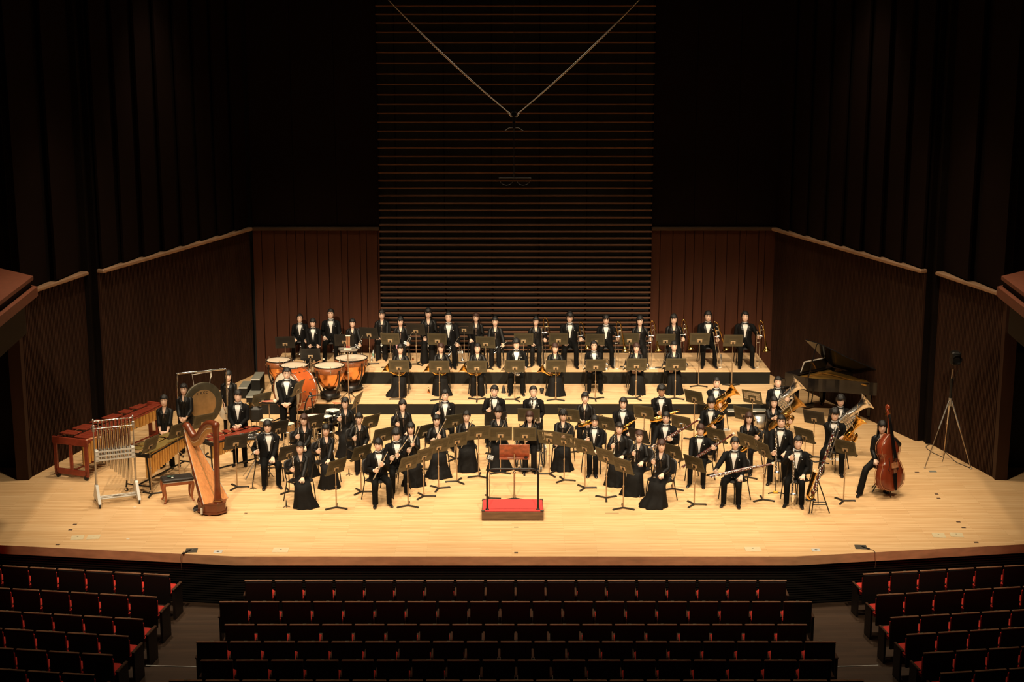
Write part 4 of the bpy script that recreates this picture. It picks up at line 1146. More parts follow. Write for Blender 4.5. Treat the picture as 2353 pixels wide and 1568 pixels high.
# ---------------------------------------------------------------- podium, conductor's desk, microphones
def podium():
    y0, y1 = at(1178, 1197, 0).y, at(1178, 1147, .2).y; x0, x1 = at(1107, 1197, 0).x, at(1249, 1197, 0).x; cx = (x0+x1)/2
    t = thing('conductor_podium', 'low conductor podium with red carpet top and black safety rail', 'podium', (cx, y0, 0))
    w_, d = x1-x0, y1-y0
    MB().box((0, .012, .095), (w_, .024, .17), bev=.004).make('front_board', ['podium_wood'], t)
    MB().box((0, d-.012, .095), (w_, .024, .17), bev=.004).make('back_board', ['podium_wood'], t)
    for s in (-1, 1): MB().box((s*(w_/2-.012), d/2, .095), (.024, d-.05, .17), bev=.004).make('side_board', ['podium_wood'], t)
    MB().box((0, d/2, .191), (w_-.03, d-.03, .018), bev=.004).make('carpet', ['podium_red'], t)
    b = MB()
    for sx in (-1, 1):
        for yy in (.03, d-.03): b.box((sx*(w_/2-.03), yy, .20), (.07, .07, .008))
    b.make('corner_plates', ['box_dark'], t)
    h = aty(1178, 1078, y0+.08).z; xx = .505
    b = MB(); b.tube(bez([(-xx, .08, .2), (-xx, .08, .6), (-xx, .08, h-.14), (-xx+.03, .08, h-.04), (-xx+.14, .08, h), (0, .08, h), (xx-.14, .08, h), (xx-.03, .08, h-.04), (xx, .08, h-.14), (xx, .08, .6), (xx, .08, .2)], 4), .020, 10)
    b.make('rail', ['black_metal'], t)
    b = MB()
    for s in (-1, 1): b.lathe([(.034, .2), (.034, .215), (.022, .225)], 12, 0, Matrix.Translation((s*xx, .08, 0)))
    b.make('rail_socket', ['black_metal'], t)
podium()
def conductor_desk():
    p = at(1182, 1147, 0); H = aty(1182, 1037, p.y).z
    t = thing('conductor_desk', 'reddish burl wood conductor score desk on a steel pole behind the podium', 'score desk', p)
    M = Matrix.Translation((0, -.02, H)) @ Matrix.Rotation(R(38), 4, 'X')
    MB().box((0, 0, .02), (.62, .018, .42), 0, M, bev=.005).make('desk_board', ['desk_burl'], t)
    b = MB(); b.box((0, -.035, -.195), (.62, .06, .018), 0, M, bev=.004); b.box((0, -.065, -.185), (.62, .012, .035), 0, M, bev=.003); b.make('ledge', ['desk_burl'], t)
    b = MB(); b.tube([(0, 0, .02), (0, 0, H*.55)], .020, 10); b.tube([(0, 0, H*.5), (0, 0, H-.06)], .014, 10); b.ball((0, 0, H*.55), .032); b.make('pole', ['stand_pole'], t)
    for k in range(3): MB().box((0, .15, .015), (.045, .30, .025), 0, Matrix.Rotation(k*2*PI/3, 4, 'Z'), bev=.006).make('leg', ['stand_dark'], t)
    c = M @ V((.02, -.043, -.178)); d = tag(MB().tube([c + V((-.16, 0, 0)), c + V((.10, 0, 0))], [.004, .0015], 6).make('baton', ['paper']), 'thin white baton lying on the ledge of the conductor desk', 'baton'); d.location = p
    c = M @ V((.24, -.045, -.170)); d = tag(MB().lathe([(.035, 0), (.035, .012), (.03, .016)], 14, 0, Matrix.Translation(c), caps=True).make('black_disc', ['rubber']), 'small black disc on the right end of the conductor desk ledge', 'disc'); d.location = p
conductor_desk()
def cam_stand():
    p = at(1125, 1146, 0); H = aty(1128, 1058, p.y).z
    t = thing('camera_stand', 'small camera on a thin stand left of the conductor desk', 'camera', p)
    b = MB(); b.tube([(0, 0, .0), (0, 0, H*.5)], .012, 8); b.tube([(0, 0, H*.5), (0, 0, H-.04)], .008, 8); b.ball((0, 0, H*.5), .018); b.make('pole', ['stand_pole'], t)
    b = MB(); M = Matrix.Translation((.02, -.01, H+.06)) @ Matrix.Rotation(R(18), 4, 'Y') @ Matrix.Rotation(R(-20), 4, 'X'); b.box((0, 0, 0), (.15, .07, .12), 0, M, bev=.01); b.box((0, .0, -.08), (.05, .05, .05), 0, M); b.make('camera_body', ['black_metal'], t)
    b = MB(); b.lathe([(.036, -.05), (.036, .0), (.030, .012), (.028, -.01)], 14, 0, M @ Matrix.Rotation(R(90), 4, 'X') @ Matrix.Translation((0, 0, .04)), caps=True); b.make('lens', ['lens_glass'], t)
    b = MB(); b.box((0, -.037, .0), (.11, .004, .085), 0, M); b.make('screen', ['alu'], t)
    for k in range(3): MB().box((0, .12, .012), (.03, .24, .018), 0, Matrix.Rotation(k*2*PI/3 + .4, 4, 'Z')).make('leg', ['stand_dark'], t)
cam_stand()
def hanging_mic():
    y = -1.0; c = aty(1181, 262, y)
    t = thing('hanging_microphone', 'microphone rig hung from two bright cables and a thin wire above the stage', 'microphone', c)
    for px, py, nm in ((908, 5, 0), (1458, 0, 1)):
        e = aty(px, py, y) - c; s = -1 if e.x < 0 else 1
        e2 = e*1.30; a = V((s*.07, 0, .0))
        P = [a + (e2-a)*u + V((0, 0, -.42*u*(1-u))) for u in [i/16 for i in range(17)]]
        MB().tube(P, [.008 + .009*math.sin(PI*min(1, i/13)) for i in range(17)], 8).make('cable', ['wire_steel'], t)
        MB().tube([a*.6 + V((0, 0, -.06)), P[0] + (P[1]-P[0])*.25], .018, 8).make('cable_clamp', ['wire_steel'], t)
    MB().tube([(0, 0, .03), (0, 0, 5.1)], .004, 5).make('wire', ['box_dark'], t)
    b = MB(); b.box((0, 0, .0), (.10, .06, .09), bev=.01); b.lathe([(.02, .04), (.02, .09)], 8); b.tube([(0, 0, -.04), (0, 0, -.28)], .03, 8); b.make('block', ['black_metal'], t)
    b = MB()
    for s in (-1, 1): b.tube([(0, 0, -.27), (s*.10, 0, -.28), (s*.19, -.02, -.34)], .010, 6)
    b.tube([(0, 0, -.24), (0, -.03, -.36)], .012, 6); b.make('microphones', ['box_dark'], t)
    z2 = aty(1184, 409, y).z - c.z
    MB().tube([(0, 0, -.28), (0, 0, z2)], .008, 6).make('drop_pole', ['black_metal'], t)
    MB().box((.02, 0, z2), (.66, .03, .022), bev=.004).make('spreader_bar', ['black_metal'], t)
    b = MB()
    for s in (-1, 1): b.tube([(.02 + s*.17 + .14*math.cos(a), 0, z2 - .02 - .13*math.sin(a)) for a in [PI*i/10 for i in range(11)]], .004, 6)
    b.make('shock_mount', ['black_metal'], t)
hanging_mic()
def tall_tripod():
    feet = [at(2125, 1077, 0), at(2168, 1050, 0), at(2231, 1079, 0)]; cx = sum((f for f in feet), V())/3
    ap = aty(2182, 921, cx.y)
    t = thing('tall_tripod', 'tall tripod with a black lamp head beside the right wall', 'tripod', (cx.x, cx.y, 0)); o = V((cx.x, cx.y, 0))
    for f in feet:
        a = V((0, 0, ap.z)) + (f - o)*.06; q = (f-o); q.z = .02
        b = MB(); b.tube([a, a + (q-a)*.42], .019, 8, 1); b.tube([a + (q-a)*.40, q], .012, 8, 0); b.ball(tuple(q), .02, 1); b.make('leg', ['stand_pole', 'alu'], t)
    z1, z2, z3 = aty(2183, 870, cx.y).z, aty(2186, 848, cx.y).z, aty(2190, 820, cx.y).z
    MB().tube([(0, 0, ap.z-.12), (0, 0, ap.z+.06)], .04, 10).make('hub', ['alu'], t)
    b = MB(); b.tube([(0, 0, ap.z), (0, 0, z1)], .032, 10, 1); b.tube([(0, 0, z1), (.02, 0, z2)], .016, 8, 0); b.make('column', ['stand_pole', 'black_metal'], t)
    b = MB(); b.box((.05, 0, z3-.03), (.20, .22, .30), bev=.03); b.lathe([(.09, 0), (.10, .10)], 14, 0, Matrix.Translation((.05, -.10, z3-.03)) @ Matrix.Rotation(R(90), 4, 'X')); b.make('lamp_head', ['black_metal'], t)
    b = MB(); b.tube(bez([(.1, .0, z3-.14), (.17, 0, z3-.2), (.12, .03, z2-.1), (.03, .03, z1-.2), (.03, .1, .6), (-.05, .15, .02)], 5), .006, 5); b.make('power_cord', ['rubber'], t)
    P = [at(x, y, .006) for x, y in ((2168, 1052), (2142, 1040), (2128, 1028), (2138, 1022), (2160, 1030), (2185, 1052), (2200, 1064), (2235, 1078))]
    tag(MB().tube(bez(P, 6), .008, 6).make('floor_cable', ['rubber']), 'black cable lying along the foot of the right wall', 'cable')
tall_tripod()

# ---------------------------------------------------------------- timpani and other drums
def timpano(loc, r, label, rz=0):
    t = thing('timpano', label, 'timpani', loc, rz, 'copper timpani on the lower riser')
    H = .86; zb = H - .12
    b = MB(); b.lathe([(0.02, zb-.60*r/.4*.92), (r*.30, zb-.58*r/.4*.9), (r*.62, zb-.47*r/.4*.9), (r*.85, zb-.30*r/.4*.9), (r*.96, zb-.12), (r*.97, zb+.02)], 28); b.make('bowl', ['copper'], t)
    b = MB(); b.lathe([(r*.965, zb-.05), (r*1.02, zb-.05), (r*1.02, zb+.10), (r*.985, zb+.10)], 28); b.make('collar_ring', ['hoop_rim'], t)
    b = MB(); b.lathe([(.0, H), (r*.6, H), (r*.97, H-.001), (r*1.0, H-.012)], 28); b.make('drum_head', ['drum_skin'], t)
    b = MB(); b.lathe([(r*1.0, H-.02), (r*1.035, H-.02), (r*1.035, H+.004), (r*.99, H+.004)], 28); b.make('hoop', ['black_metal'], t)
    for k in range(8):
        a = 2*PI*k/8 + .2; x, y = math.cos(a)*r*1.055, math.sin(a)*r*1.055
        q = MB(); q.tube([(x, y, H-.16), (x, y, H+.02)], .007, 6); q.ball((x, y, H-.10), (.016, .016, .022), 0, 6, 4); q.box((x, y, H+.03), (.012, .012, .022)); q.make('tension_rod', ['chrome'], t)
    for k in range(4):
        a = 2*PI*k/4 + .78; x, y = math.cos(a), math.sin(a)
        MB().tube(bez([(x*r*1.05, y*r*1.05, zb+.04), (x*r*1.03, y*r*1.03, zb-.2), (x*r*.82, y*r*.82, zb-.44), (x*r*.60, y*r*.60, .16)], 4), .020, 6).make('strut', ['black_metal'], t)
    b = MB(); b.lathe([(r*.66, .06), (r*.68, .16), (r*.60, .18), (r*.3, .22)], 20, 0, caps=True); b.tube([(0, 0, .2), (0, 0, zb-.5*r/.4)], .03, 8); b.box((0, -r*.75, .09), (.12, .34, .03)); b.make('base', ['black_metal'], t)
    for k in range(3):
        a = 2*PI*k/3 + .5; q = MB(); caster(q, (math.cos(a)*r*.72, math.sin(a)*r*.72, 0), 0, 1, .035); q.make('caster', ['rubber', 'chrome'], t)
for px, py, r, lb in ((640, 827, .30, 'copper timpano at the far left, smallest of the four'), (676, 839, .335, 'copper timpano partly hidden behind the upright bass drum'),
                      (755, 843, .37, 'copper timpano in front of the largest one, beside the mallet tray'), (807, 822, .405, 'largest copper timpano, rightmost of the four')):
    q = at(px, py, Z1+.86); timpano((q.x, min(max(q.y, Y1+r+.05), Y2-.02-r*.9) if px != 807 else q.y, Z1), r, lb)
def drum(loc, r, h, top, label, shell='ebony_gloss', head='drum_white', name='tom_drum', stand=True, grp=None, tilt=0.0):
    """drum on a three-legged stand: TOP is the height of its head"""
    t = thing(name, label, 'drum', loc, 0, grp)
    M = Matrix.Translation((0, 0, top-h)) @ Matrix.Rotation(tilt, 4, 'X')
    b = MB(); b.lathe([(r, 0), (r, h)], 22, 0, M); b.make('shell', [shell], t)
    b = MB(); b.lathe([(0.0, h+.004), (r*.9, h+.004), (r*1.0, h-.002)], 22, 0, M); b.make('drum_head', [head], t)
    b = MB()
    for z in (.0, h): b.lathe([(r*1.0, z-.012), (r*1.05, z-.012), (r*1.05, z+.012), (r*1.0, z+.012)], 22, 0, M)
    for k in range(6):
        a = 2*PI*k/6; b.tube([(r*1.05*math.cos(a), r*1.05*math.sin(a), 0), (r*1.05*math.cos(a), r*1.05*math.sin(a), h)], .006, 5, 0, M=M); b.ball((r*1.06*math.cos(a), r*1.06*math.sin(a), h*.5), (.014, .014, .02), 0, 6, 4, M)
    b.make('hoops', ['chrome'], t)
    if stand:
        for k in range(3):
            a = 2*PI*k/3 + .6; MB().tube([(0, 0, top-h-.02), (0, 0, .30), (math.cos(a)*.26, math.sin(a)*.26, .01)], .011, 7).make('stand_leg', ['chrome'], t)
    return t
def floorpt(px, py, z): q = at(px, py, z); return (q.x, q.y, 0)
drum(floorpt(765, 943, .93), .165, .16, .93, 'white headed concert tom nearest the lower riser', 'ebony_gloss')
drum(floorpt(750, 957, .88), .135, .15, .88, 'small white headed concert tom in front of the tom by the riser')
drum(floorpt(722, 958, .80), .25, .20, .80, 'wide white headed drum left of the concert toms', 'ebony_gloss', 'drum_white')
drum(floorpt(777, 955, .86), .12, .14, .86, 'small drum half hidden beside the clarinettist nearest the riser')
drum(floorpt(612, 966, .86), .15, .17, .86, 'cream headed bongo like drum left of the bass drum player', 'drum_natural', 'felt_cream', 'hand_drum')
drum(floorpt(661, 974, .86), .15, .17, .86, 'cream headed wooden hand drum below the bass drum player', 'drum_natural', 'felt_cream', 'hand_drum')
drum(floorpt(651, 970, .80), .12, .05, .80, 'round black practice pad in front of the bass drum player', 'rubber', 'rubber', 'practice_pad')
drum(floorpt(441, 1003, .82), .17, .12, .82, 'white headed snare drum between vibraphone and harp', 'chrome', 'drum_white', 'snare_drum')
def kick():
    p = at(742, 1015, 0); t = thing('kick_drum', 'black kick drum lying on its side behind the clarinets', 'drum', p, R(25))
    M = Matrix.Translation((0, 0, .28)) @ Matrix.Rotation(R(90), 4, 'Y')
    b = MB(); b.lathe([(.26, -.2), (.26, .2)], 24, 0, M); b.make('shell', ['ebony_gloss'], t)
    for s in (-1, 1):
        b = MB(); b.lathe([(0, .201*s), (.255, .20*s)], 24, 0, M); b.make('drum_head', ['ebony_gloss'], t)
        b = MB(); b.lathe([(.255, .19*s), (.275, .19*s), (.275, .215*s), (.255, .215*s)], 24, 0, M); b.make('hoop', ['chrome'], t)
    b = MB()
    for k in range(8):
        a = 2*PI*k/8; b.tube([(-.2, .27*math.cos(a), .28 + .27*math.sin(a)), (.2, .27*math.cos(a), .28 + .27*math.sin(a))], .007, 5); b.ball((0, .275*math.cos(a), .28 + .275*math.sin(a)), (.03, .016, .016), 0, 6, 4)
    b.make('tension_rods', ['chrome'], t)
    for s in (-1, 1): MB().tube([(.1, s*.24, .18), (.2, s*.36, .01)], .010, 6).make('spur', ['chrome'], t)
kick()
def bass_drum():
    base = at(679, 978, 0); c = aty(679, 897, base.y)
    t = thing('concert_bass_drum', 'large upright bass drum with orange red wooden shell and cream head', 'drum', (c.x, c.y, 0), R(-43))
    z = c.z; r = .50; M = Matrix.Translation((0, 0, z)) @ Matrix.Rotation(R(90), 4, 'X')   # axis along -y
    b = MB(); b.lathe([(r, -.24), (r, .24)], 40, 0, M); b.make('shell', ['drum_shell'], t)
    for s in (-1, 1):
        b = MB(); b.lathe([(0, s*.262), (r*.9, s*.262), (r*.995, s*.25)], 40, 0, M); b.make('drum_head', ['felt_cream'], t)
        b = MB(); b.lathe([(r*.99, s*.225), (r*1.035, s*.225), (r*1.035, s*.275), (r*.97, s*.275)], 40, 0, M); b.make('hoop', ['hoop_rim'], t)
        b = MB(); b.lathe([(r*1.036, s*.222), (r*1.045, s*.226), (r*1.036, s*.232)], 40, 0, M); b.make('hoop_trim', ['silver'], t)
    for k in range(12):
        a = 2*PI*k/12 + .15; x, y = r*1.03*math.cos(a), r*1.03*math.sin(a)
        q = MB()
        for s in (-1, 1): q.tube([(x, y, s*.10), (x*1.02, y*1.02, s*.30)], .006, 6, 0, M=M); q.ball((x*.99, y*.99, s*.13), (.020, .020, .032), 0, 8, 5, M); q.box((x*1.03, y*1.03, s*.30), (.03, .012, .02), 0, M)
        q.make('tension_rod', ['chrome'], t)
    b = MB(); b.lathe([(.022, 0), (.024, .004)], 10, 0, Matrix.Translation((r*math.sin(.35), 0, z + r*math.cos(.35))) @ Matrix.Rotation(.35, 4, 'Y'), caps=True); b.make('badge', ['brass_old'], t)
    for s in (-1, 1):
        b = MB(); b.tube(bez([(s*.57, -.02, .02), (s*.61, 0, .5), (s*.58, 0, z), (s*.52, 0, z+.02)], 5), .018, 8); b.tube([(s*.55, -.34, .05), (s*.59, 0, .08), (s*.55, .34, .05)], .018, 8); b.make('stand_arm', ['black_metal'], t)
        for yy in (-.34, .34): q = MB(); caster(q, (s*.55, yy, 0), 0, 1, .03); q.make('caster', ['rubber', 'chrome'], t)
    b = MB(); b.tube([(-.59, 0, .12), (.59, 0, .12)], .018, 8); b.make('cross_bar', ['black_metal'], t)
    # boom arm clamped in front of the drum
    p = at(700, 1010, 0); u = thing('boom_stand', 'black boom arm stand bent in front of the bass drum shell', 'stand', p)
    Pp = [(690, 985), (697, 960), (703, 925), (712, 912), (735, 908)]; yy = p.y - .05
    pts = [aty(a, b_, yy) - V(p) for a, b_ in Pp]
    MB().tube(bez([V((-.08, 0, .02))] + pts, 4), .016, 8).make('boom', ['black_metal'], u)
    MB().ball(tuple(pts[3]), (.05, .03, .035)).make('clamp', ['chrome'], u)
    for k in range(3): MB().tube([(-.08, 0, .12), (-.08 + .2*math.cos(k*2.1), .2*math.sin(k*2.1), .01)], .010, 6).make('leg', ['black_metal'], u)
bass_drum()
def trap_table(px, py, z, w_, d, label, loads, rz=0.0, m='black_metal', top='cloth_cream', lev=0):
    q = at(px, py, z); t = thing('trap_table', label, 'table', (q.x, q.y, lev), rz); z -= lev
    b = MB(); b.box((0, 0, z-.02), (w_, d, .012), 1)
    for s in (-1, 1): b.box((s*w_/2, 0, z), (.012, d, .045)); b.box((0, s*d/2, z), (w_, .012, .045))
    b.make('tray', [m, top], t)
    b = MB(); b.tube([(0, 0, z-.02), (0, 0, .12)], .013, 8); b.ball((0, 0, z*.55), .024); b.make('pole', ['stand_pole'], t)
    for k in range(3): MB().tube([(0, 0, .25), (.24*math.cos(k*2.094+.5), .24*math.sin(k*2.094+.5), .01)], .010, 6).make('leg', ['black_metal'], t)
    return t, q
t, q = trap_table(799, 803, 1.62, .40, .30, 'square mallet tray on a pole beside the largest timpano', None, .3, 'alu', 'box_dark', Z1)
tag(MB().box((0, 0, 0), (.20, .12, .03), bev=.012).make('folded_towel', ['cloth_cream'], None, (q.x, q.y, 1.62+.005)), 'folded cream towel on the mallet tray', 'towel')
for k in range(4):
    M = Matrix.Translation((q.x - .04 + .025*k, q.y + .10, 1.62 + .0))
    m = MB(); m.tube([(0, 0, .0), (.003*k, 0, .30)], .007, 6, 0, M=M); m.tube([(0, 0, .0), (0, 0, .07)], .0078, 6, 2, M=M); m.ball((.003*k, 0, .32), (.020, .020, .018), 1, 8, 5, M)
    tag(m.make('timpani_mallet', ['stick_wood', 'felt_cream', 'stick_red']), 'white felt timpani mallet in the mallet tray, %s from the left of four' % ORD[k], 'mallet', 'mallets in the tray')
t, q = trap_table(618, 924, .92, .42, .22, 'black percussion tray with sticks and mallets left of the bass drum', None, -.2)
for k in range(4):
    a = V((q.x - .22 + .02*k, q.y - .09 + .05*k, .925)); e = a + V((.34, .05, .015))
    m = MB(); m.tube([a, e], [.006, .008], 6, 0)
    if k == 1: m.ball(tuple(e), (.05, .045, .045), 1, 8, 5)
    tag(m.make('drum_stick', ['stick_red' if k % 2 else 'stick_wood', 'felt_cream']), ['%s wooden drum stick from the front on the tray left of the bass drum' % ORD[max(0, k-1) if k else 0], 'big cream felt beater on the tray left of the bass drum'][k == 1], 'stick', 'sticks on the percussion tray')
for k in range(5):
    a = at(762 + 2*k, 924 + 1.2*k, Z1 + .006)
    tag(MB().tube([a, a + V((.26, .03*(k-2), 0))], [.007, .004], 6).make('drum_stick', ['stick_red' if k % 2 else 'drum_natural']), '%s wooden stick lying on the lower riser edge behind the toms' % ['hindmost', 'second', 'third', 'fourth', 'frontmost'][k], 'stick', 'sticks on the riser edge')

# ---------------------------------------------------------------- tam-tam, cymbals
def tamtam():
    c = at(466, 929, 1.12); w_ = .56
    t = thing('gong_frame', 'chromed tube frame holding the tam-tam', 'gong frame', (c.x, c.y, 0), R(24))
    ht = 1.88
    b = MB(); b.tube(bez([(-w_, 0, .08), (-w_, 0, 1.0), (-w_, 0, ht-.08), (-w_+.06, 0, ht), (0, 0, ht), (w_-.06, 0, ht), (w_, 0, ht-.08), (w_, 0, 1.0), (w_, 0, .08)], 4), .020, 10); b.make('frame_tube', ['chrome'], t)
    b = MB()
    for s in (-1, 1): b.tube([(s*w_, -.3, .08), (s*w_, .3, .08)], .020, 8)
    b.make('feet', ['chrome'], t)
    for s in (-1, 1):
        for yy in (-.28, .28): q = MB(); caster(q, (s*w_, yy, 0), 0, 1, .035); q.make('caster', ['rubber', 'chrome'], t)
    g = thing('tam_tam', 'large bronze tam-tam with dark rim hanging in its chromed frame', 'gong', (c.x, c.y, 0), R(40))
    M = Matrix.Translation((0, 0, 1.12)) @ Matrix.Rotation(R(90), 4, 'X')
    b = MB(); b.lathe([(.0, .012), (.15, .012), (.33, .012), (.345, .010), (.48, .006), (.50, -.006), (.50, -.05), (.49, -.05), (.485, -.01), (.33, -.006), (0, -.006)], 44, 0, M); b.make('bronze_disc', ['tam_bronze'], g)
    b = MB(); b.lathe([(.335, .0135), (.42, .0110), (.485, .0075), (.503, -.006), (.503, -.045)], 44, 0, M); b.make('dark_rim', ['tam_dark'], g)
    b = MB()                                                                  # painted brush characters
    for i, arc in enumerate((((-.115, .25), (-.14, .235), (-.13, .205), (-.10, .20)), ((-.06, .26), (-.06, .20)), ((-.06, .255), (-.02, .25), (-.03, .23), (-.06, .228)), ((-.045, .228), (-.005, .20)), ((.03, .26), (.03, .20)), ((.06, .20), (.02, .235), (.065, .262)), ((.125, .255), (.09, .245), (.09, .21), (.125, .20)))):
        b.tube([(x, y + .03, .0135) for x, y in arc], .007, 5, 0, flat=.3, M=M)
    tag(b.make('brush_marks', ['void_black'], g), kind='stuff')
    b = MB()
    top = ht - .02
    for s in (-1, 1): b.tube([(s*.20, 0, 1.12 + .455), (s*.24, 0, top)], .005, 5)
    b.tube([(-.24, 0, top-.02), (.24, 0, top-.02)], .008, 5); b.tube([(.24, 0, top-.02), (.25, .0, top-.12), (.22, 0, top-.17)], [.010, .014, .012], 6); b.make('rope', ['string_white'], g)
tamtam()
def cymbal(loc, r, label, rot=(0, 0, 0), m='cymbal', stand_to=None, grp=None):
    t = thing('cymbal', label, 'cymbal', loc, 0, grp)
    M = Matrix.Rotation(rot[2], 4, 'Z') @ Matrix.Rotation(rot[0], 4, 'X') @ Matrix.Rotation(rot[1], 4, 'Y')
    b = MB(); b.lathe([(.006, .045), (.03, .042), (r*.24, .026), (r*.30, .020), (r*.7, .010), (r, 0), (r*.99, -.002), (r*.3, .016)], 28, 0, M); b.make('plate', [m], t)
    b = MB(); b.lathe([(.014, .04), (.014, .06)], 8, 0, M, caps=True); b.make('felt_washer', ['rubber'], t)
    if stand_to is not None:
        h = loc[2] - stand_to; b = MB(); b.tube([(0, 0, .05), (0, 0, -h+.3)], .011, 8)
        b.make('stand_pole', ['chrome'], t)
        for k in range(3): MB().tube([(0, 0, -h+.32), (.26*math.cos(k*2.094), .26*math.sin(k*2.094), -h+.01)], .010, 6).make('stand_leg', ['chrome'], t)
    return t
q = at(738, 966, .80); cymbal((q.x, q.y, .80), .20, 'small brassy cymbal on a stand above the kick drum', (.1, .1, 0), 'cymbal', 0)
q = at(577, 945, .95); cymbal((q.x, q.y, .95), .20, 'pair cymbal standing on edge right of the mallet player', (R(80), 0, R(70)), 'brass_old', 0)
q = at(588, 950, .95)
t = thing('cymbal_case', 'dark soft bag hung beside the upright cymbal', 'bag', (q.x, q.y, 0)); MB().box((0, 0, .93), (.30, .16, .36), bev=.06).make('bag_body', ['stand_dark'], t); MB().tube([(0, .06, .80), (0, .06, .02)], .012, 8).make('pole', ['stand_pole'], t)
for k in range(3): MB().tube([(0, .06, .2), (.22*math.cos(k*2.1), .06 + .22*math.sin(k*2.1), .01)], .010, 6).make('leg', ['stand_dark'], t)

# ---------------------------------------------------------------- keyboard percussion
def bar_keyboard(name, cat, p0, p1, label, z, wl, wr, nb, m_bar, m_rail, res, m_res, ends, res_len, cover=False):
    """P0..P1: floor points of the low (wide) and high end"""
    p0, p1 = V(p0), V(p1); u = p1 - p0; L = u.length; a = math.atan2(u.y, u.x); c = (p0+p1)/2
    t = thing(name, label, cat, (c.x, c.y, 0), a)
    X = lambda s: -L/2 + .10 + (L-.20)*s
    # naturals and accidentals, one object per bar
    for row in (0, 1):
        acc = [1, 2, 4, 5, 6]
        for i in range(nb):
            if row and (i % 7) not in acc: continue
            s = (i + .5 - (.5 if row else 0))/nb; hw = (wl + (wr-wl)*s)/2; bw = (L-.2)/nb*.86
            ln = hw*.95; y = (-hw*.47 if not row else hw*.52); zz = z + (.028 if row else 0)
            MB().box((0, 0, 0), (bw, ln, .022), bev=.004).make('bar', [m_bar], t, (X(s), y, zz))
    b = MB()
    for yy, k in ((-.5, 1), (0, .0), (.5, 1)):
        b.tube([(-L/2+.03, yy*wl*1.02, z-.03), (L/2-.03, yy*wr*1.02, z-.03)], .020, 4)
    for s, w_ in ((-1, wl), (1, wr)): b.box((s*(L/2-.03), 0, z-.04), (.06, w_*1.06, .07))
    b.make('bar_frame', [m_rail], t)
    if res:
        for i in range(nb):
            s = (i+.5)/nb; ln = res_len[0] + (res_len[1]-res_len[0])*s
            if name == 'marimba': ln = res_len[0]*(.72 + .28*math.cos(s*PI*1.4)) if s < .75 else res_len[1]
            r_ = (L-.2)/nb*.40; hw = (wl + (wr-wl)*s)/2
            MB().tube([(X(s), -hw*.50, z-.06), (X(s), -hw*.50, z-.06-ln)], r_, 10).make('resonator', [m_res], t)
    for s, w_ in ((-1, wl), (1, wr)):
        if ends == 'panel':
            x = s*(L/2+.02); b = MB(); h = z + .02
            b.box((x, -w_*.46, h/2+.04), (.05, .10, h-.06), bev=.015); b.box((x, w_*.46, h/2+.04), (.05, .10, h-.06), bev=.015); b.box((x, 0, .15), (.05, w_*.95, .13), bev=.015); b.box((x, 0, h-.08), (.055, w_*1.08, .18), bev=.02); b.box((x, 0, h/2), (.04, .09, h-.2), bev=.012)
            b.make('end_panel', ['marimba_wood'], t)
            for sy in (-1, 1): q = MB(); caster(q, (x, sy*w_*.42, 0), 0, 1, .055); q.make('caster', ['rubber', 'black_metal'], t)
        else:
            x = s*(L/2-.05)
            for sy in (-1, 1):
                MB().tube([(x, sy*w_*.34, z-.06), (x + s*.04, sy*w_*.48, .09)], .018, 6).make('leg', ['black_metal'], t)
                q = MB(); caster(q, (x+s*.04, sy*w_*.48, 0), 0, 1, .04); q.make('caster', ['rubber', 'chrome'], t)
            MB().tube([(x+s*.03, -w_*.44, .16), (x+s*.03, w_*.44, .16)], .016, 6).make('foot_bar', ['black_metal'], t)
    MB().tube([(-L/2+.04, 0, .17), (L/2-.04, 0, .17)], .018, 6).make('stretcher', ['black_metal' if ends != 'panel' else 'marimba_wood'], t)
    return t
bar_keyboard('marimba', 'marimba', at(168, 1100, 0), at(362, 1012, 0), 'long red brown marimba with carved end panels behind the chimes', .90, .86, .42, 22, 'marimba_wood', 'marimba_wood', True, 'gold_tube', 'panel', (.56, .28))
v = bar_keyboard('vibraphone', 'vibraphone', at(318, 1133, 0), at(428, 1076, 0), 'gold barred vibraphone with golden resonator tubes right of the tubular bells', .86, .62, .36, 16, 'vibe_gold', 'black_metal', True, 'gold_tube', 'legs', (.50, .24))
MB().box((.05, .05, .13), (.34, .05, .03)).make('pedal', ['black_metal'], v)
bar_keyboard('xylophone', 'xylophone', at(470, 1103, 0), at(600, 1068, 0), 'dark red xylophone behind the harp', .88, .60, .34, 18, 'marimba_wood', 'black_metal', True, 'gold_tube', 'legs', (.34, .16))
def glock():
    q = at(590, 1000, .98); t = thing('glockenspiel', 'silver barred glockenspiel in its black case on a stand', 'glockenspiel', (q.x, q.y, 0), R(20))
    MB().box((0, 0, .95), (.76, .36, .05), bev=.01).make('case', ['stand_dark'], t)
    for row in (0, 1):
        for i in range(16):
            if row and i % 7 not in (1, 2, 4, 5, 6): continue
            MB().box((0, 0, 0), (.036, .20 - .006*i, .010), bev=.003).make('bar', ['silver'], t, (-.34 + .043*(i + (0 if not row else -.5)), (-.08 if not row else .09), .985 + .012*row))
    for s in (-1, 1): MB().tube([(s*.30, -.14, .93), (-s*.30, .14, .05)], .012, 6).make('leg', ['chrome'], t); MB().tube([(s*.30, .14, .93), (-s*.30, -.14, .05)], .012, 6).make('leg', ['chrome'], t)
glock()
for k in range(5):
    a = at(196 + 3*k, 1012 - 1.5*k, .96); e = a + V((.26, .16 - .05*k, .02))
    m = MB(); m.tube([a, e], .005, 5, 0); m.ball(tuple(e), (.022, .022, .022), 1, 8, 5)
    tag(m.make('mallet', ['stick_wood', 'felt_cream']), '%s of five yarn mallets on the low end of the marimba' % ORD[k], 'mallet', 'mallets on the marimba')
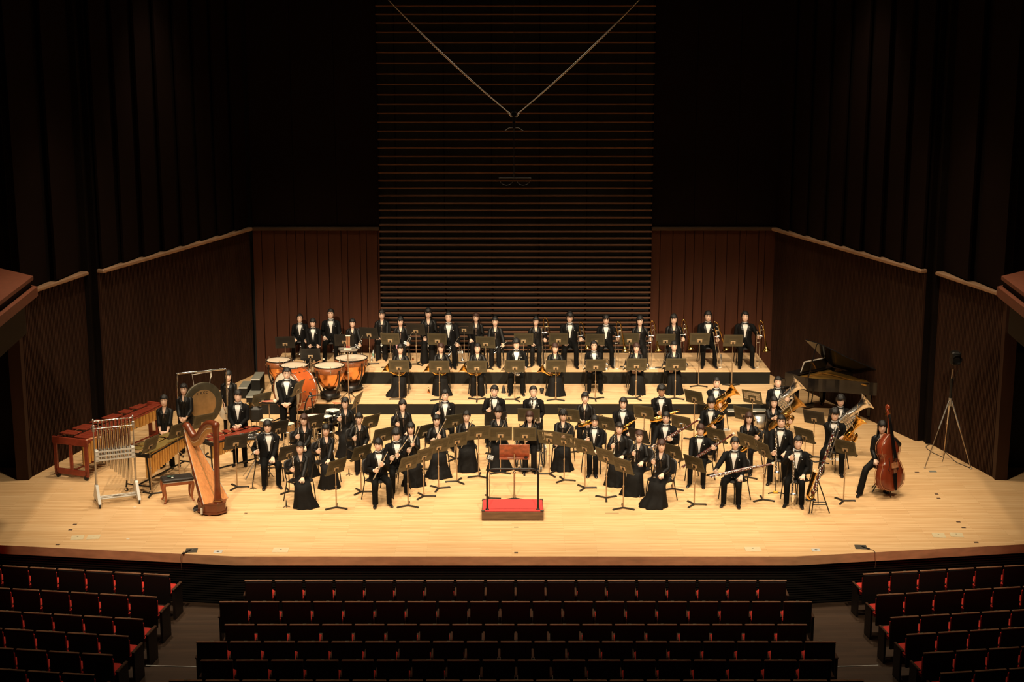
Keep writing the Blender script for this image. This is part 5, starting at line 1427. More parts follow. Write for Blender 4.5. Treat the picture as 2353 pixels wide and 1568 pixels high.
def chimes():
    a, b_ = at(221, 1160, 0), at(318, 1148, 0); c = (a+b_)/2; u = b_-a; w_ = u.length
    t = thing('tubular_bells', 'tall silver tubular bells on a wheeled frame at the left', 'chimes', (c.x, c.y, 0), math.atan2(u.y, u.x))
    H = aty(265, 962, c.y).z; xx = w_/2 - .03
    for s in (-1, 1):
        b = MB(); b.tube([(s*xx, 0, .10), (s*xx, 0, H*.55)], .022, 10); b.tube([(s*xx, 0, H*.55), (s*xx, 0, H)], .013, 8); b.ball((s*xx, 0, H+.01), .022); b.make('post', ['alu'], t)
        MB().box((s*xx, 0, H-.17), (.055, .055, .14), bev=.008).make('clamp', ['alu'], t)
        b = MB(); b.loft([[(s*xx + q*.025, p, z_) for q, p, z_ in ((-1, -.30*e-.02, .10), (1, -.30*e-.02, .10), (1, .30*e+.02, .10), (-1, .30*e+.02, .10))] if False else [(s*xx + q*.028, p*e, z_) for q, p in ((-1, -1), (1, -1), (1, 1), (-1, 1))] for e, z_ in ((.33, .09), (.30, .13), (.09, .40), (.05, .42))], 0, True, smooth=False); b.make('foot', ['white_metal'], t)
        for yy in (-.28, .28): q = MB(); caster(q, (s*xx, yy, 0), 0, 1, .052); q.make('caster', ['rubber', 'alu'], t)
    b = MB()
    for yy in (-.045, .045): b.tube([(-xx, yy, .115), (xx, yy, .115)], .017, 8)
    b.tube([(-xx, 0, .16), (xx, 0, .16)], .012, 8); b.make('bottom_bars', ['white_metal'], t)
    b = MB()
    for yy, zz in ((-.04, H-.17), (.04, H-.03)): b.tube([(-xx, yy, zz), (xx, yy, zz)], .010, 8)
    b.make('top_bars', ['chrome'], t)
    zd = aty(270, 1043, c.y).z; b = MB()
    for dz in (-.09, 0, .09): b.box((0, -.065, zd+dz), (w_-.08, .02, .03))
    for s in (-1, 1): b.box((s*(xx-.035), 0, zd), (.07, .15, .24), bev=.008)
    b.box((0, .065, zd), (w_-.08, .02, .21)); b.make('damper_box', ['white_metal'], t)
    rnd = random.Random(2)
    for k in range(18):
        row = k % 2 if k not in (4, 12) else 0; x = -xx + .07 + (2*xx-.14)*k/17; bot = .95 - .60*k/17; top = (H-.22 if row == 0 else H-.05)
        q = MB(); q.tube([(x, -.04 + .08*row, bot), (x, -.04 + .08*row, top)], .0175, 10); q.ball((x, -.04 + .08*row, top+.01), (.02, .02, .016)); q.make('bell_tube', ['chrome'], t)
    MB().box((0, -.02, .13), (.16, .06, .02)).make('pedal', ['alu'], t)
chimes()

# ---------------------------------------------------------------- harp and bench
def harp():
    p = at(488, 1176, 0)
    t = thing('concert_harp', 'tall brown concert harp with orange soundboard', 'harp', p, R(-44)); t.scale = (1.18, 1.1, 1.03)
    K = 1.0
    # base
    b = MB(); oc = [(.30*math.cos(a)*1.0, .27*math.sin(a)) for a in [PI/8 + k*PI/4 for k in range(8)]]
    b.prism([(x, y) for x, y in oc], .03, .06); b.prism([(x*.93, y*.93) for x, y in oc], .06, .22); b.prism([(x*.98, y*.98) for x, y in oc], .22, .245); b.make('base', ['harp_wood'], t)
    for k in range(4): MB().tube([(.26*math.cos(k*PI/2+.6), .22*math.sin(k*PI/2+.6), .0), (.24*math.cos(k*PI/2+.6), .2*math.sin(k*PI/2+.6), .05)], [.035, .05], 8).make('foot', ['harp_wood'], t)
    # pillar
    x0, x1, zt = .17, .20, 1.83
    b = MB(); b.lathe([(.085, 0), (.085, .03), (.070, .05), (.078, .07), (.062, .10), (.052, .35), (.050, 1.2), (.056, 1.40), (.068, 1.52), (.074, 1.58), (.060, 1.61), (.03, 1.63)], 16, 0, Matrix.Translation((x0, 0, .235)) @ Matrix.Rotation(.02, 4, 'Y'), caps=True); b.make('pillar', ['harp_wood'], t)
    b = MB(); b.lathe([(.089, 0), (.089, .012)], 16, 0, Matrix.Translation((x0, 0, .275))); b.lathe([(.077, 0), (.077, .008)], 16, 0, Matrix.Translation((x0, 0, .300))); b.make('pillar_ring', ['harp_gold'], t)
    # sound box: bottom wide, top narrow, leaning back
    A, B_ = V((.12, 0, .24)), V((-.66, 0, 1.50)); ax = (B_-A); n = V((ax.z, 0, -ax.x)).normalized()    # n: out of the soundboard, towards the strings
    rings = []; board = []; rib = []
    for i in range(9):
        u = i/8; c = A + ax*u; hw = .235*(1-u)**.85 + .055; dp = .19*(1-u) + .085
        rg = []
        for j in range(11):
            a = PI*j/10; rg.append(c + V((0, math.cos(a)*hw, 0)) - n*(math.sin(a)*dp))
        rings.append(rg)
        board.append([c + V((0, -hw*.93, 0)) + n*.006, c + V((0, -hw*.45, 0)) + n*.010, c + n*.012, c + V((0, hw*.45, 0)) + n*.010, c + V((0, hw*.93, 0)) + n*.006])
        rib.append(c + n*.018)
    b = MB(); b.loft(rings, 0, True); b.make('sound_box', ['harp_wood'], t)
    b = MB(); b.loft(board, 0, False, closed=False); b.make('soundboard', ['harp_board'], t)
    b = MB(); b.tube(rib, .012, 6, 0, flat=.5); b.make('string_rib', ['harp_gold'], t)
    b = MB()
    for s in (-1, 1): b.tube([A + ax*(i/8) + V((0, s*(.235*(1-i/8)**.85+.055)*.95, 0)) + n*.008 for i in range(9)], .006, 5)
    b.make('edge_line', ['string_white'], t)
    # neck
    P = bez([(-.70, 0, 1.58), (-.64, 0, 1.615), (-.55, 0, 1.52), (-.42, 0, 1.42), (-.27, 0, 1.50), (-.15, 0, 1.66), (-.02, 0, 1.78), (.10, 0, 1.82), (.19, 0, 1.815)], 5)
    b = MB(); b.tube(P, [.062 + .024*math.sin(i*PI/len(P)) for i in range(len(P))], 10, 0, flat=.85); b.make('neck', ['harp_wood'], t)
    b = MB(); L1 = [q + V((0, -.046, -.01)) for q in P]; L2 = [q + V((.02, -.046, -.075 - .10*math.sin(min(1, i/12)*PI/2))) for i, q in enumerate(P)]; m = len(P)
    b.add(L1 + L2 + [q + V((0, .08, 0)) for q in L1] + [q + V((0, .08, 0)) for q in L2], [(m+i, m+i+1, i+1, i) for i in range(m-1)] + [(2*m+i, 2*m+i+1, 3*m+i+1, 3*m+i) for i in range(m-1)] + [(m+i+1, m+i, 3*m+i, 3*m+i+1) for i in range(m-1)], 0, False); b.make('action_plate', ['harp_gold'], t)
    b = MB()
    for i in range(2, m-4, 1):
        for k in (.04, .095): q = P[i] + V((.006, -.052, -k)); b.ball(tuple(q), (.007, .007, .007), 0, 5, 3)
    b.make('tuning_discs', ['string_white'], t)
    b = MB()
    for i in range(34):
        u = .10 + .86*i/33; c = A + ax*u + n*.02; s = 1 - i/33
        j = min(m-1, int(3 + (m-6)*s)); q = P[j] + V((0, -.03, -.10)); b.tube([c, V((c.x + (q.x-c.x)*1.0, 0, q.z))], .0011, 4, 0, False)
    tag(b.make('strings', ['string_dark'], t), kind='stuff')
    for k in range(7):
        a = PI + (k-3)*.22 + .5; q = MB(); q.tube([(.24*math.cos(a), .22*math.sin(a), .07), (.36*math.cos(a), .33*math.sin(a), .05)], [.010, .016], 6, 0); q.make('pedal', ['black_metal'], t)
    MB().box((.05, -.275, .09), (.055, .02, .12), bev=.005).make('front_pedal', ['white_metal'], t)
harp()
def bench():
    p = at(409, 1150, 0)
    t = thing('harp_bench', 'brown wooden bench with black padded seat beside the harp', 'bench', p, R(22))
    b = MB(); b.box((0, 0, .475), (.64, .36, .075), bev=.022)
    for i in range(4): b.ball((-.22 + .147*i, 0, .512), (.012, .012, .006), 0, 6, 3)
    b.make('seat_pad', ['bench_seat'], t)
    MB().box((0, 0, .405), (.60, .33, .075), bev=.01).make('apron', ['bench_wood'], t)
    MB().box((0, 0, .441), (.615, .345, .012)).make('trim_line', ['string_white'], t)
    for sx in (-1, 1):
        for sy in (-1, 1):
            MB().tube(bez([(sx*.275, sy*.14, .43), (sx*.295, sy*.155, .34), (sx*.270, sy*.14, .16), (sx*.275, sy*.145, .05), (sx*.305, sy*.165, .012)], 4), [.036, .036, .036, .035, .034, .032, .030, .027, .024, .021, .019, .018, .017, .018, .020, .023, .022], 8).make('leg', ['bench_wood'], t)
    M = Matrix.Translation((p.x, p.y, 0)) @ Matrix.Rotation(R(22), 4, 'Z')
    b = MB()
    b.box((-.13, -.03, .520), (.14, .035, .012), 1, M); b.box((-.11, .02, .520), (.12, .030, .012), 0, M); b.box((-.16, .055, .52), (.08, .03, .012), 0, M)
    tag(b.make('tuning_tools', ['label_green', 'black_metal']), 'small dark tools lying on the black bench seat', 'tools')
    tag(MB().ball((-.11, -.10, .528), (.028, .024, .016), 0, 8, 5, M).make('white_bottle', ['white_metal']), 'small white bottle lying on the bench seat', 'bottle')
bench()

# ---------------------------------------------------------------- grand piano
def piano():
    t = thing('grand_piano', 'black grand piano with raised lid by the right wall', 'piano', (7.34, 5.80, 0), R(-52))
    # local: keyboard at x=0, tail at +x, straight spine on +y, curved side on -y
    W, L = 1.36, 2.15
    out = [(0, .68), (L-.25, .68), (L-.08, .64), (L, .50), (L-.02, .36), (L-.20, .20), (L-.55, .02), (L-.95, -.24), (L-1.3, -.52), (L-1.6, -.66), (0, -.68)]
    out = [(q.x, q.y) for q in bez([(L-.25, .68, 0), (L-.06, .63, 0), (L, .48, 0), (L-.08, .28, 0), (L-.40, .08, 0), (L-.85, -.18, 0), (L-1.15, -.46, 0), (L-1.45, -.64, 0), (L-1.75, -.68, 0)], 4)]
    out = [(-.02, .68)] + out + [(-.02, -.68)]
    b = MB(); n = len(out); z0, z1 = .68, 1.0
    b.loft([[(x, y, z0) for x, y in reversed(out)], [(x, y, z1) for x, y in reversed(out)], [((x-.9)*.965+.9, y*.96, z1) for x, y in reversed(out)], [((x-.9)*.965+.9, y*.96, z1-.10) for x, y in reversed(out)]], 0, False, smooth=False); b.add([(x, y, z0) for x, y in out], [tuple(range(n))]); b.make('case', ['ebony_gloss'], t)
    b = MB(); b.prism([((x-.9)*.96+.9, y*.955) for x, y in reversed(out)], z1-.10, z1-.09); b.make('soundboard', ['piano_plate'], t)
    b = MB()
    for i in range(5): b.box((.95 + .16*i, .16 + .06*i, z1-.06), (1.5 - .22*i, .03, .03), 0, Matrix.Rotation(R(10 - 5*i), 4, 'Z'))
    b.box((.32, 0, z1-.07), (.12, 1.2, .03)); b.make('iron_frame', ['piano_plate'], t)
    b = MB(); b.box((-.12, 0, .70), (.26, 1.36, .09), bev=.01); b.box((-.13, 0, .755), (.15, 1.22, .02), 1)
    for s in (-1, 1): b.box((-.12, s*.65, .78), (.26, .06, .12), bev=.01)
    b.make('keyboard', ['ebony_gloss', 'paper'], t)
    b = MB()
    for i in range(36):
        if i % 7 not in (2, 6): b.box((-.10, -.60 + .0335*i + .0167, .772), (.09, .014, .012))
    b.make('black_keys', ['ebony_gloss'], t)
    # lid hinged on the spine, raised over the near side
    M = Matrix.Translation((0, .68, z1+.015)) @ Matrix.Rotation(R(-38), 4, 'X') @ Matrix.Translation((0, -.68, 0))
    lid = [(x + (.36 if x < .2 else 0), y) for x, y in reversed(out)]
    b = MB(); b.prism(lid, 0, .024, 0, M); b.make('lid', ['ebony_gloss'], t)
    a = M @ V((.62, -.55, 0)); MB().tube([(.62, -.55, z1-.05), a], .012, 8).make('lid_prop', ['ebony_gloss'], t)
    MB().box((.16, 0, z1+.005), (.36, 1.34, .02)).make('front_lid', ['ebony_gloss'], t)
    Md = Matrix.Translation((.30, 0, z1+.02)) @ Matrix.Rotation(R(20), 4, 'Y'); b = MB(); b.box((0, 0, .15), (.018, .90, .30), 0, Md, bev=.005); b.make('music_desk', ['ebony_gloss'], t)
    for (x, y) in ((.18, -.52), (.18, .52), (L-.35, .40)):
        q = MB(); q.loft([[(x+i*r, y+j*r, z) for i, j in ((-1, -1), (1, -1), (1, 1), (-1, 1))] for r, z in ((.045, .10), (.055, .3), (.075, .68))], 0, True, smooth=False); caster(q, (x, y, 0), 0, 1, .05); q.make('leg', ['ebony_gloss', 'brass'], t)
    b = MB()
    for s in (-1, 1): b.tube([(.28, s*.10, .68), (.22, s*.06, .12)], .016, 6)
    b.box((.22, 0, .11), (.10, .30, .09), bev=.01); b.box((.13, 0, .07), (.16, .03, .012), 1); b.box((.13, -.07, .07), (.16, .03, .012), 1); b.box((.13, .07, .07), (.16, .03, .012), 1); b.make('pedal_lyre', ['ebony_gloss', 'brass'], t)
    W_ = Matrix.Translation((7.34, 5.80, 0)) @ Matrix.Rotation(R(-52), 4, 'Z') @ Md
    for i in range(4):
        tag(MB().box((-.014, -.36 + .235*i, .17), (.006, .225, .31), 0, W_).make('sheet_music', ['paper']), 'pale sheet of music on the piano desk, %s from the left' % ORD[k] if False else 'pale sheet of music on the piano desk, %s from its near end' % ORD[i], 'sheet music', 'sheets on the piano desk')
    q = thing('piano_bench', 'black padded piano bench behind the piano keyboard', 'bench', (7.34 - .55*math.cos(R(-52)), 5.80 - .55*math.sin(R(-52)) , 0), R(-52))
    MB().box((0, 0, .46), (.34, .66, .09), bev=.02).make('seat', ['bench_seat'], q)
    for sx in (-1, 1):
        for sy in (-1, 1): MB().tube([(sx*.13, sy*.28, .43), (sx*.13, sy*.28, 0)], [.03, .02], 6).make('leg', ['ebony_gloss'], q)
piano()

# ---------------------------------------------------------------- double bass
def double_bass():
    p0 = at(2047, 1144, 0); p1 = aty(2036, 933, p0.y + .30)
    t = thing('double_bass', 'glossy reddish brown double bass held upright at far right', 'double bass'); L = (p1-p0).length
    K = L/1.83
    prof = [(.15, .04), (.165, .14), (.19, .215), (.24, .285), (.32, .335), (.42, .345), (.52, .325), (.60, .285), (.645, .262), (.665, .275), (.69, .235), (.75, .205), (.82, .205), (.88, .232), (.90, .262), (.92, .252), (.99, .262), (1.06, .252), (1.12, .215), (1.18, .150), (1.22, .095), (1.255, .055), (1.27, .03)]
    def rings(sc, y0, y1, bulge):
        out = []
        for z, w_ in prof:
            rg = []
            for j in range(12):
                a = 2*PI*j/12; x = math.cos(a); y = math.sin(a)
                xx = w_*sc*max(-1, min(1, x*1.15)); q = abs(y)**.6*(1 if y > 0 else -1)
                rg.append((xx, (y0+y1)/2 + (y1-y0)/2*q + (-bulge*(1-(x*x)) if y < 0 else bulge*.5*(1-x*x))*min(1, w_/.2), z*K))
            out.append(rg)
        return out
    b = MB(); b.loft(rings(1, -.085, .095, .035), 0, True); b.make('body', ['bass_wood'], t)
    for y in (-.083, .093):
        P = [(w_*1.015, y, z*K) for z, w_ in prof] + [(-w_*1.015, y, z*K) for z, w_ in reversed(prof)]
        MB().tube(P, .007, 5, 0, False, True).make('edge', ['bass_edge'], t)
    b = MB()
    for s in (-1, 1):
        b.tube(bez([(s*.105, -.122, .55*K), (s*.135, -.117, .575*K), (s*.115, -.120, .64*K), (s*.10, -.122, .72*K), (s*.115, -.119, .79*K), (s*.085, -.122, .80*K)], 4), .010, 5, 0, flat=.5)
    b.make('f_holes', ['void_black'], t)
    b = MB(); b.box((0, -.165, .655*K), (.17, .02, .10)); b.box((0, -.175, .70*K), (.14, .016, .03)); b.make('bridge', ['bass_edge'], t)
    b = MB(); b.loft([[(x*w_, -.155 + y*.01, z*K) for x, y in ((-1, -1), (1, -1), (1, 1), (-1, 1))] for w_, z in ((.025, .16), (.040, .30), (.052, .50))], 0, True, smooth=False); b.make('tailpiece', ['ebony_gloss'], t)
    b = MB(); b.loft([[(x*w_, yy + y*.012, z*K) for x, y in ((-1, -1), (1, -1), (1, 1), (-1, 1))] for w_, z, yy in ((.042, .80, -.185), (.034, 1.25, -.135), (.024, 1.66, -.075))], 0, True, smooth=False); b.make('fingerboard', ['ebony_gloss'], t)
    b = MB(); b.tube([(0, -.03, 1.22*K), (0, -.05, 1.30*K), (0, -.055, 1.64*K)], [.05, .026, .024], 8); b.make('neck', ['bass_wood'], t)
    b = MB(); b.tube(bez([(0, -.055, 1.62*K), (0, -.05, 1.70*K), (0, -.02, 1.77*K), (0, -.03, 1.83*K), (0, -.075, 1.82*K), (0, -.075, 1.785*K), (0, -.05, 1.79*K)], 4), [.030]*6 + [.034]*8 + [.026]*11, 8); b.make('scroll', ['bass_wood'], t)
    for i, s in enumerate((-1, 1, -1, 1)): MB().tube([(0, -.04, (1.66+.025*i)*K), (s*.07, -.035, (1.66+.025*i)*K)], [.006, .012], 6).make('tuning_peg', ['brass'], t)
    b = MB()
    for i in range(4): b.tube([((i-1.5)*.020, -.16, .50*K), ((i-1.5)*.030, -.195, .71*K), ((i-1.5)*.011, -.09, 1.66*K)], .0022, 4, 0)
    b.make('strings', ['silver'], t)
    b = MB(); b.tube([(0, 0, 0), (0, 0, .16*K)], .009, 8); b.ball((0, 0, .014), .016); b.make('endpin', ['black_metal'], t)
    t.matrix_world = frame(p0, p1, (.62, -1, 0))
    return t
double_bass()

# ---------------------------------------------------------------- contrabass clarinet resting in its stand
def contra():
    p0, p1 = aty(1868, 1135, -2.55), aty(1918, 985, -2.25)
    t = thing('contrabass_clarinet', 'large reddish contrabass clarinet leaning in a black stand', 'clarinet'); L = (p1-p0).length
    b = MB(); b.lathe([(.034, 0), (.030, .10), (.028, L*.5), (.030, L*.52), (.027, L*.55), (.026, L-.06)], 12, 0, caps=True); b.make('body', ['rosewood'], t)
    b = MB(); keys_row(b, .05, L*.47, 13, .029, 0, 0, True, 21); keys_row(b, L*.55, L-.10, 12, .028, .2, 0, True, 22)
    for z in (.06, L*.5, L-.08): b.lathe([(.035, z-.02), (.038, z), (.035, z+.02)], 12)
    b.make('keys', ['silver'], t)
    b = MB(); b.tube(bez([(0, 0, L-.06), (0, 0, L+.02), (.03, 0, L+.065), (.075, 0, L+.04), (.085, 0, L-.05), (.085, 0, L-.50), (.10, 0, L-.60), (.14, -.02, L-.62), (.20, -.05, L-.56)], 5), .013, 8, 0); b.make('neck', ['silver'], t)
    b = MB(); b.tube(bez([(0, 0, .02), (.0, -.01, -.07), (-.05, -.02, -.115), (-.10, -.03, -.06), (-.105, -.03, .06), (-.105, -.03, .25)], 5), [.030, .030, .030, .031, .031, .031, .032, .032, .032, .033, .033, .033, .034, .034, .035, .035, .036, .036, .037, .037, .038, .039, .040, .041, .042, .044], 12, 0); b.make('bow', ['brass'], t)
    b = MB(); b.lathe([(.043, .25), (.047, .36), (.055, .42)], 16, 0, Matrix.Translation((-.105, -.03, 0))); b.lathe([(.055, .42), (.078, .455), (.082, .462), (.070, .45), (.045, .40)], 16, 1, Matrix.Translation((-.105, -.03, 0))); b.make('bell', ['brass', 'silver'], t)
    t.matrix_world = frame(p0, p1)
    a = at(1878, 1158, 0); f = [at(1865, 1180, 0), at(1905, 1180, 0), at(1852, 1168, 0), at(1880, 1150, 0)]
    c = at(1882, 1168, 0); u = thing('instrument_stand', 'black folding stand supporting the contrabass clarinet', 'stand', c)
    ap = aty(1877, 1096, -2.45) - c
    for q in (at(1865, 1181, 0), at(1906, 1181, 0), at(1880, 1158, 0)): MB().tube([ap, q - c + V((0, 0, .015))], .012, 8).make('leg', ['black_metal'], u)
    F = [q - c + V((0, 0, .1)) for q in (at(1866, 1180, 0), at(1904, 1180, 0))]
    b = MB(); b.tube([F[0]*1 + (ap-F[0])*.12, F[1] + (ap-F[1])*.12], .009, 6); b.tube([F[0] + (ap-F[0])*.20, F[1] + (ap-F[1])*.20], .009, 6); b.make('cross_bar', ['black_metal'], u)
    d = aty(1894, 1066, -2.38) - c; e = aty(1872, 1062, -2.30) - c
    b = MB(); b.tube([ap, d], .012, 8); b.tube(bez([d + V((.08, -.06, .02)), d + V((.05, .03, 0)), d + V((-.06, .05, .03)), e, e + V((-.12, 0, .06))], 4), .014, 8); b.make('cradle', ['black_metal'], u)
    g = p0 - c; b = MB(); b.tube([ap*.6, g + V((0, .06, -.08))], .010, 6); b.box(tuple(g + V((-.04, .0, -.13))), (.20, .12, .03), bev=.01); b.tube([g + V((-.04, 0, -.14)), V((g.x-.06, g.y, .012))], .012, 6); b.make('lower_rest', ['black_metal'], u)
contra()

# ---------------------------------------------------------------- small things on the floors
for i, (px, py, s, lb) in enumerate(((178, 1236, -1, 'cream floor pocket cover at the left stage front, outer one'), (215, 1235, -1, 'cream floor pocket cover at the left stage front, inner one'), (645, 1265, 0, 'cream floor pocket cover near the left front corner of the stage'),
        (1730, 1263, 0, 'cream floor pocket cover near the right front corner of the stage'), (2157, 1231, 1, 'cream floor pocket cover at the right stage front, inner one'), (2198, 1230, 1, 'cream floor pocket cover at the right stage front, outer one'))):
    p = at(px, py, 0); t = thing('floor_pocket', lb, 'floor plate', (p.x, p.y, 0), s*R(-7) if s else 0, 'cream floor pocket covers')
    MB().box((0, 0, .004), (.245 if s else .30, .25, .008), bev=.003).make('cover', ['box_cream'], t); MB().box((0, .03, .009), (.03, .012, .003)).make('finger_slot', ['mark_brown'], t)
for px, py, lb in ((501, 1269, 'small white floor socket plate left of centre at the stage edge'), (1875, 1265, 'small white floor socket plate right of centre at the stage edge')):
    p = at(px, py, 0); t = thing('floor_socket', lb, 'floor plate', (p.x, p.y, 0)); MB().box((0, 0, .004), (.16, .15, .008), bev=.003).make('plate', ['white_metal'], t); MB().lathe([(.03, .008), (.028, .013)], 10, caps=True).make('socket', ['box_dark'], t)
for px, py, s, nm in ((440, 1266, -1, 'left'), (1978, 1258, 1, 'right')):
    p = at(px, py, 0); t = thing('floor_box', 'dark open floor box near the %s stage edge' % nm, 'floor box', (p.x, p.y, 0), -s*R(6)); MB().box((0, 0, .005), (.22, .22, .010), bev=.003).make('lid', ['box_dark'], t); MB().box((.02, .04, .012), (.02, .02, .006)).make('latch', ['alu'], t)
    a = p + V((s*.02, 0, .02)); e = at(px + s*20, py + 7 - (3 if s > 0 else 0), .02); ed = at(px + s*(26 if s < 0 else 34), py + 12, .01)
    c = thing('microphone_cable', 'black plug and thin cable running off the %s stage edge' % nm, 'cable'); MB().tube([a, e], .014, 8).make('plug', ['rubber'], c)
    fy = -4.69 if s < 0 else -4.70
    xx = ed.x; yy = -5.0 + (abs(xx) - 5.25)*.142 - .05
    MB().tube(bez([e, (xx - s*.02, yy + .12, .015), (xx, yy, -.01), (xx + s*.005, yy - .01, -.12), (xx, yy, -.30)], 5), .005, 6).make('cord', ['cable_white' if False else 'mark_brown'], c)
for i, (px, py, w_) in enumerate(((172, 1206, .075), (162, 1218, .075), (133, 1252, .08), (2202, 1200, .08), (2214, 1213, .08), (2243, 1247, .08), (1186, 1212, .085), (1186, 1271, .07), (2107, 1086, .09), (2157, 1146, .075), (2152, 1136, .07))):
    p = at(px, py, 0); tag(MB().box((0, 0, .002), (w_, .07 if i != 6 else .035, .004)).make('position_mark', ['mark_brown'], None, (p.x, p.y, 0)), ['brown mark on the left stage floor, upper of the close pair', 'brown mark on the left stage floor, lower of the close pair', 'brown mark nearest the left stage edge', 'brown mark on the right stage floor, upper of the close pair', 'brown mark on the right stage floor, lower of the close pair', 'brown mark nearest the right stage edge', 'brown floor mark just in front of the podium', 'brown floor mark at the centre of the stage edge', 'brown floor mark right of the double bass', 'brown floor mark low right of the double bass', 'brown floor mark right of the double bass endpin'][i], 'floor mark', 'brown floor marks')
p = at(2143, 1084, 0); tag(MB().box((0, 0, .003), (.16, .12, .006), bev=.002).make('floor_plate', ['step_grey'], None, (p.x, p.y, 0)), 'grey square floor plate between double bass and tall tripod', 'floor plate')
def cone_mute(px, py, z, h, r, m, label, flip=False, grp=None):
    p = at(px, py, z); t = thing('brass_mute', label, 'mute', p, 0, grp)
    prof = [(r, 0), (r*1.02, .012), (r*.55, h*.6), (r*.32, h), (.004, h+.004)]
    if flip: prof = [(r*.4, 0), (r*.7, h*.3), (r, h*.75), (r*.92, h*.92), (.004, h)]
    b = MB(); b.lathe(prof, 16); b.make('mute_body', [m], t); b = MB(); b.lathe([(r*.34, h*.86), (r*.36, h*.98)], 12); b.make('cork', ['stick_wood'], t)
cone_mute(1157, 903, Z1, .20, .060, 'rubber', 'black cone mute on the lower riser left of the tuxedoed horn player')
cone_mute(1245, 905, Z1, .15, .060, 'rubber', 'black bulbous mute on the lower riser right of the tuxedoed horn player', True)
cone_mute(985, 903, Z1, .14, .035, 'copper', 'small copper mute between the first and second horn players')
cone_mute(854, 830, Z2, .12, .035, 'silver', 'silver mute standing at the left front of the upper riser')
cone_mute(949, 828, Z2, .11, .03, 'copper', 'small mute behind the first horn player on the upper riser')
cone_mute(1656, 836, Z2, .26, .05, 'alu', 'silver trombone mute beside the sixth trombonist')
cone_mute(1412, 842, Z2, .24, .05, 'alu', 'silver trombone mute at the feet of the third trombonist')
for px, py, z, lb in ((858, 822, Z2, 'small clear water bottle behind the largest timpano'), (1762, 1004, 0, 'clear water bottle beside the bloused tuba player')):
    p = at(px, py, z); t = thing('water_bottle', lb, 'bottle', p); b = MB(); b.lathe([(.030, 0), (.032, .01), (.032, .14), (.014, .175), (.013, .195)], 12, 0, caps=True); b.make('bottle', ['bottle_clear'], t); b = MB(); b.lathe([(.0325, .06), (.0325, .12)], 12); b.make('label', ['label_green'], t); b = MB(); b.lathe([(.015, .195), (.015, .212)], 10, 0, caps=True); b.make('cap', ['white_metal'], t)
for px, py, lb in ((581, 1124, 'black folding clarinet peg beside the leftmost clarinettist'), (658, 1166, 'black folding clarinet peg beside the frontmost clarinettist'), (802, 1092, 'black folding clarinet peg behind the clarinet row'), (1272, 1068, 'black flute peg with a piccolo near the wheelchair')):
    p = at(px, py, 0); t = thing('instrument_peg', lb, 'peg', p, 0, 'folding instrument pegs'); MB().lathe([(.016, .02), (.012, .10), (.006, .15)], 8, 0, caps=True).make('peg', ['rubber'], t)
    for k in range(5): MB().tube([(0, 0, .025), (.075*math.cos(k*1.257), .075*math.sin(k*1.257), .006)], .006, 5).make('leg', ['black_metal'], t)
def silver_pail():
    p = at(1745, 985, 0); t = thing('metal_pail', 'shiny silver drum lying behind the alto saxophonist with the brooch', 'drum', p, .5)
    M = Matrix.Translation((0, 0, .17)) @ Matrix.Rotation(R(90), 4, 'Y') @ Matrix.Rotation(.2, 4, 'X'); b = MB(); b.lathe([(.16, -.16), (.17, -.15), (.17, .15), (.16, .16), (0, .155)], 20, 0, M); b.lathe([(0, -.155), (.16, -.16)], 20, 0, M); b.make('shell', ['alu'], t)
    b = MB(); b.lathe([(.172, -.155), (.178, -.145), (.172, -.135)], 20, 0, M); b.lathe([(.172, .135), (.178, .145), (.172, .155)], 20, 0, M); b.make('rims', ['chrome'], t)
silver_pail()
for px, py, z, lb in ((1500, 846, Z2, 'white sheet lying on the upper riser edge left of the last horn'), (1665, 988, 0, 'white paper lying on the floor near the baritone saxophone'), (1930, 1056, 0, 'pale paper lying under the tuba player nearest the double bass')):
    p = at(px, py, z); tag(MB().box((0, 0, .003), (.26, .20, .004), 0, Matrix.Rotation(.3, 4, 'Z')).make('loose_sheet', ['paper'], None, p), lb, 'paper')

def bass_clarinet_stand():
    p = at(1783, 1136, 0); t = thing('clarinet_stand', 'small black curved stand with yellow foot under the rear bass clarinet', 'stand', p)
    MB().tube([(.16*math.cos(a), -.02 + .09*math.sin(a), .012) for a in [PI*.05 + PI*.9*i/10 for i in range(11)]], .012, 6).make('curved_base', ['black_metal'], t)
    b = MB(); b.box((0, .05, .035), (.10, .05, .035), bev=.008); b.make('yellow_foot', ['yellow_plastic'], t)
    MB().tube([(0, .06, .04), (0, .10, .34)], .008, 6).make('post', ['black_metal'], t)
bass_clarinet_stand()
for i, (px, py) in enumerate(((294, 1239), (164, 1125), (310, 1166), (565, 1180), (1406, 1180), (1950, 1182))):
    p = at(px, py, 0); tag(MB().box((0, 0, .002), (.06 if i < 4 else .28, .035 if i < 4 else .012, .003)).make('tape_scrap', ['paper' if i < 3 else 'mark_brown'], None, p),
        ['white tape scrap on the floor right of the left floor pockets', 'white tape scrap left of the tubular bells', 'white tape scrap under the right foot of the tubular bells', 'dark tape scrap right of the harp', 'long brown scuff on the floor right of the podium', 'long brown scuff on the floor left of the double bass'][i], 'tape')
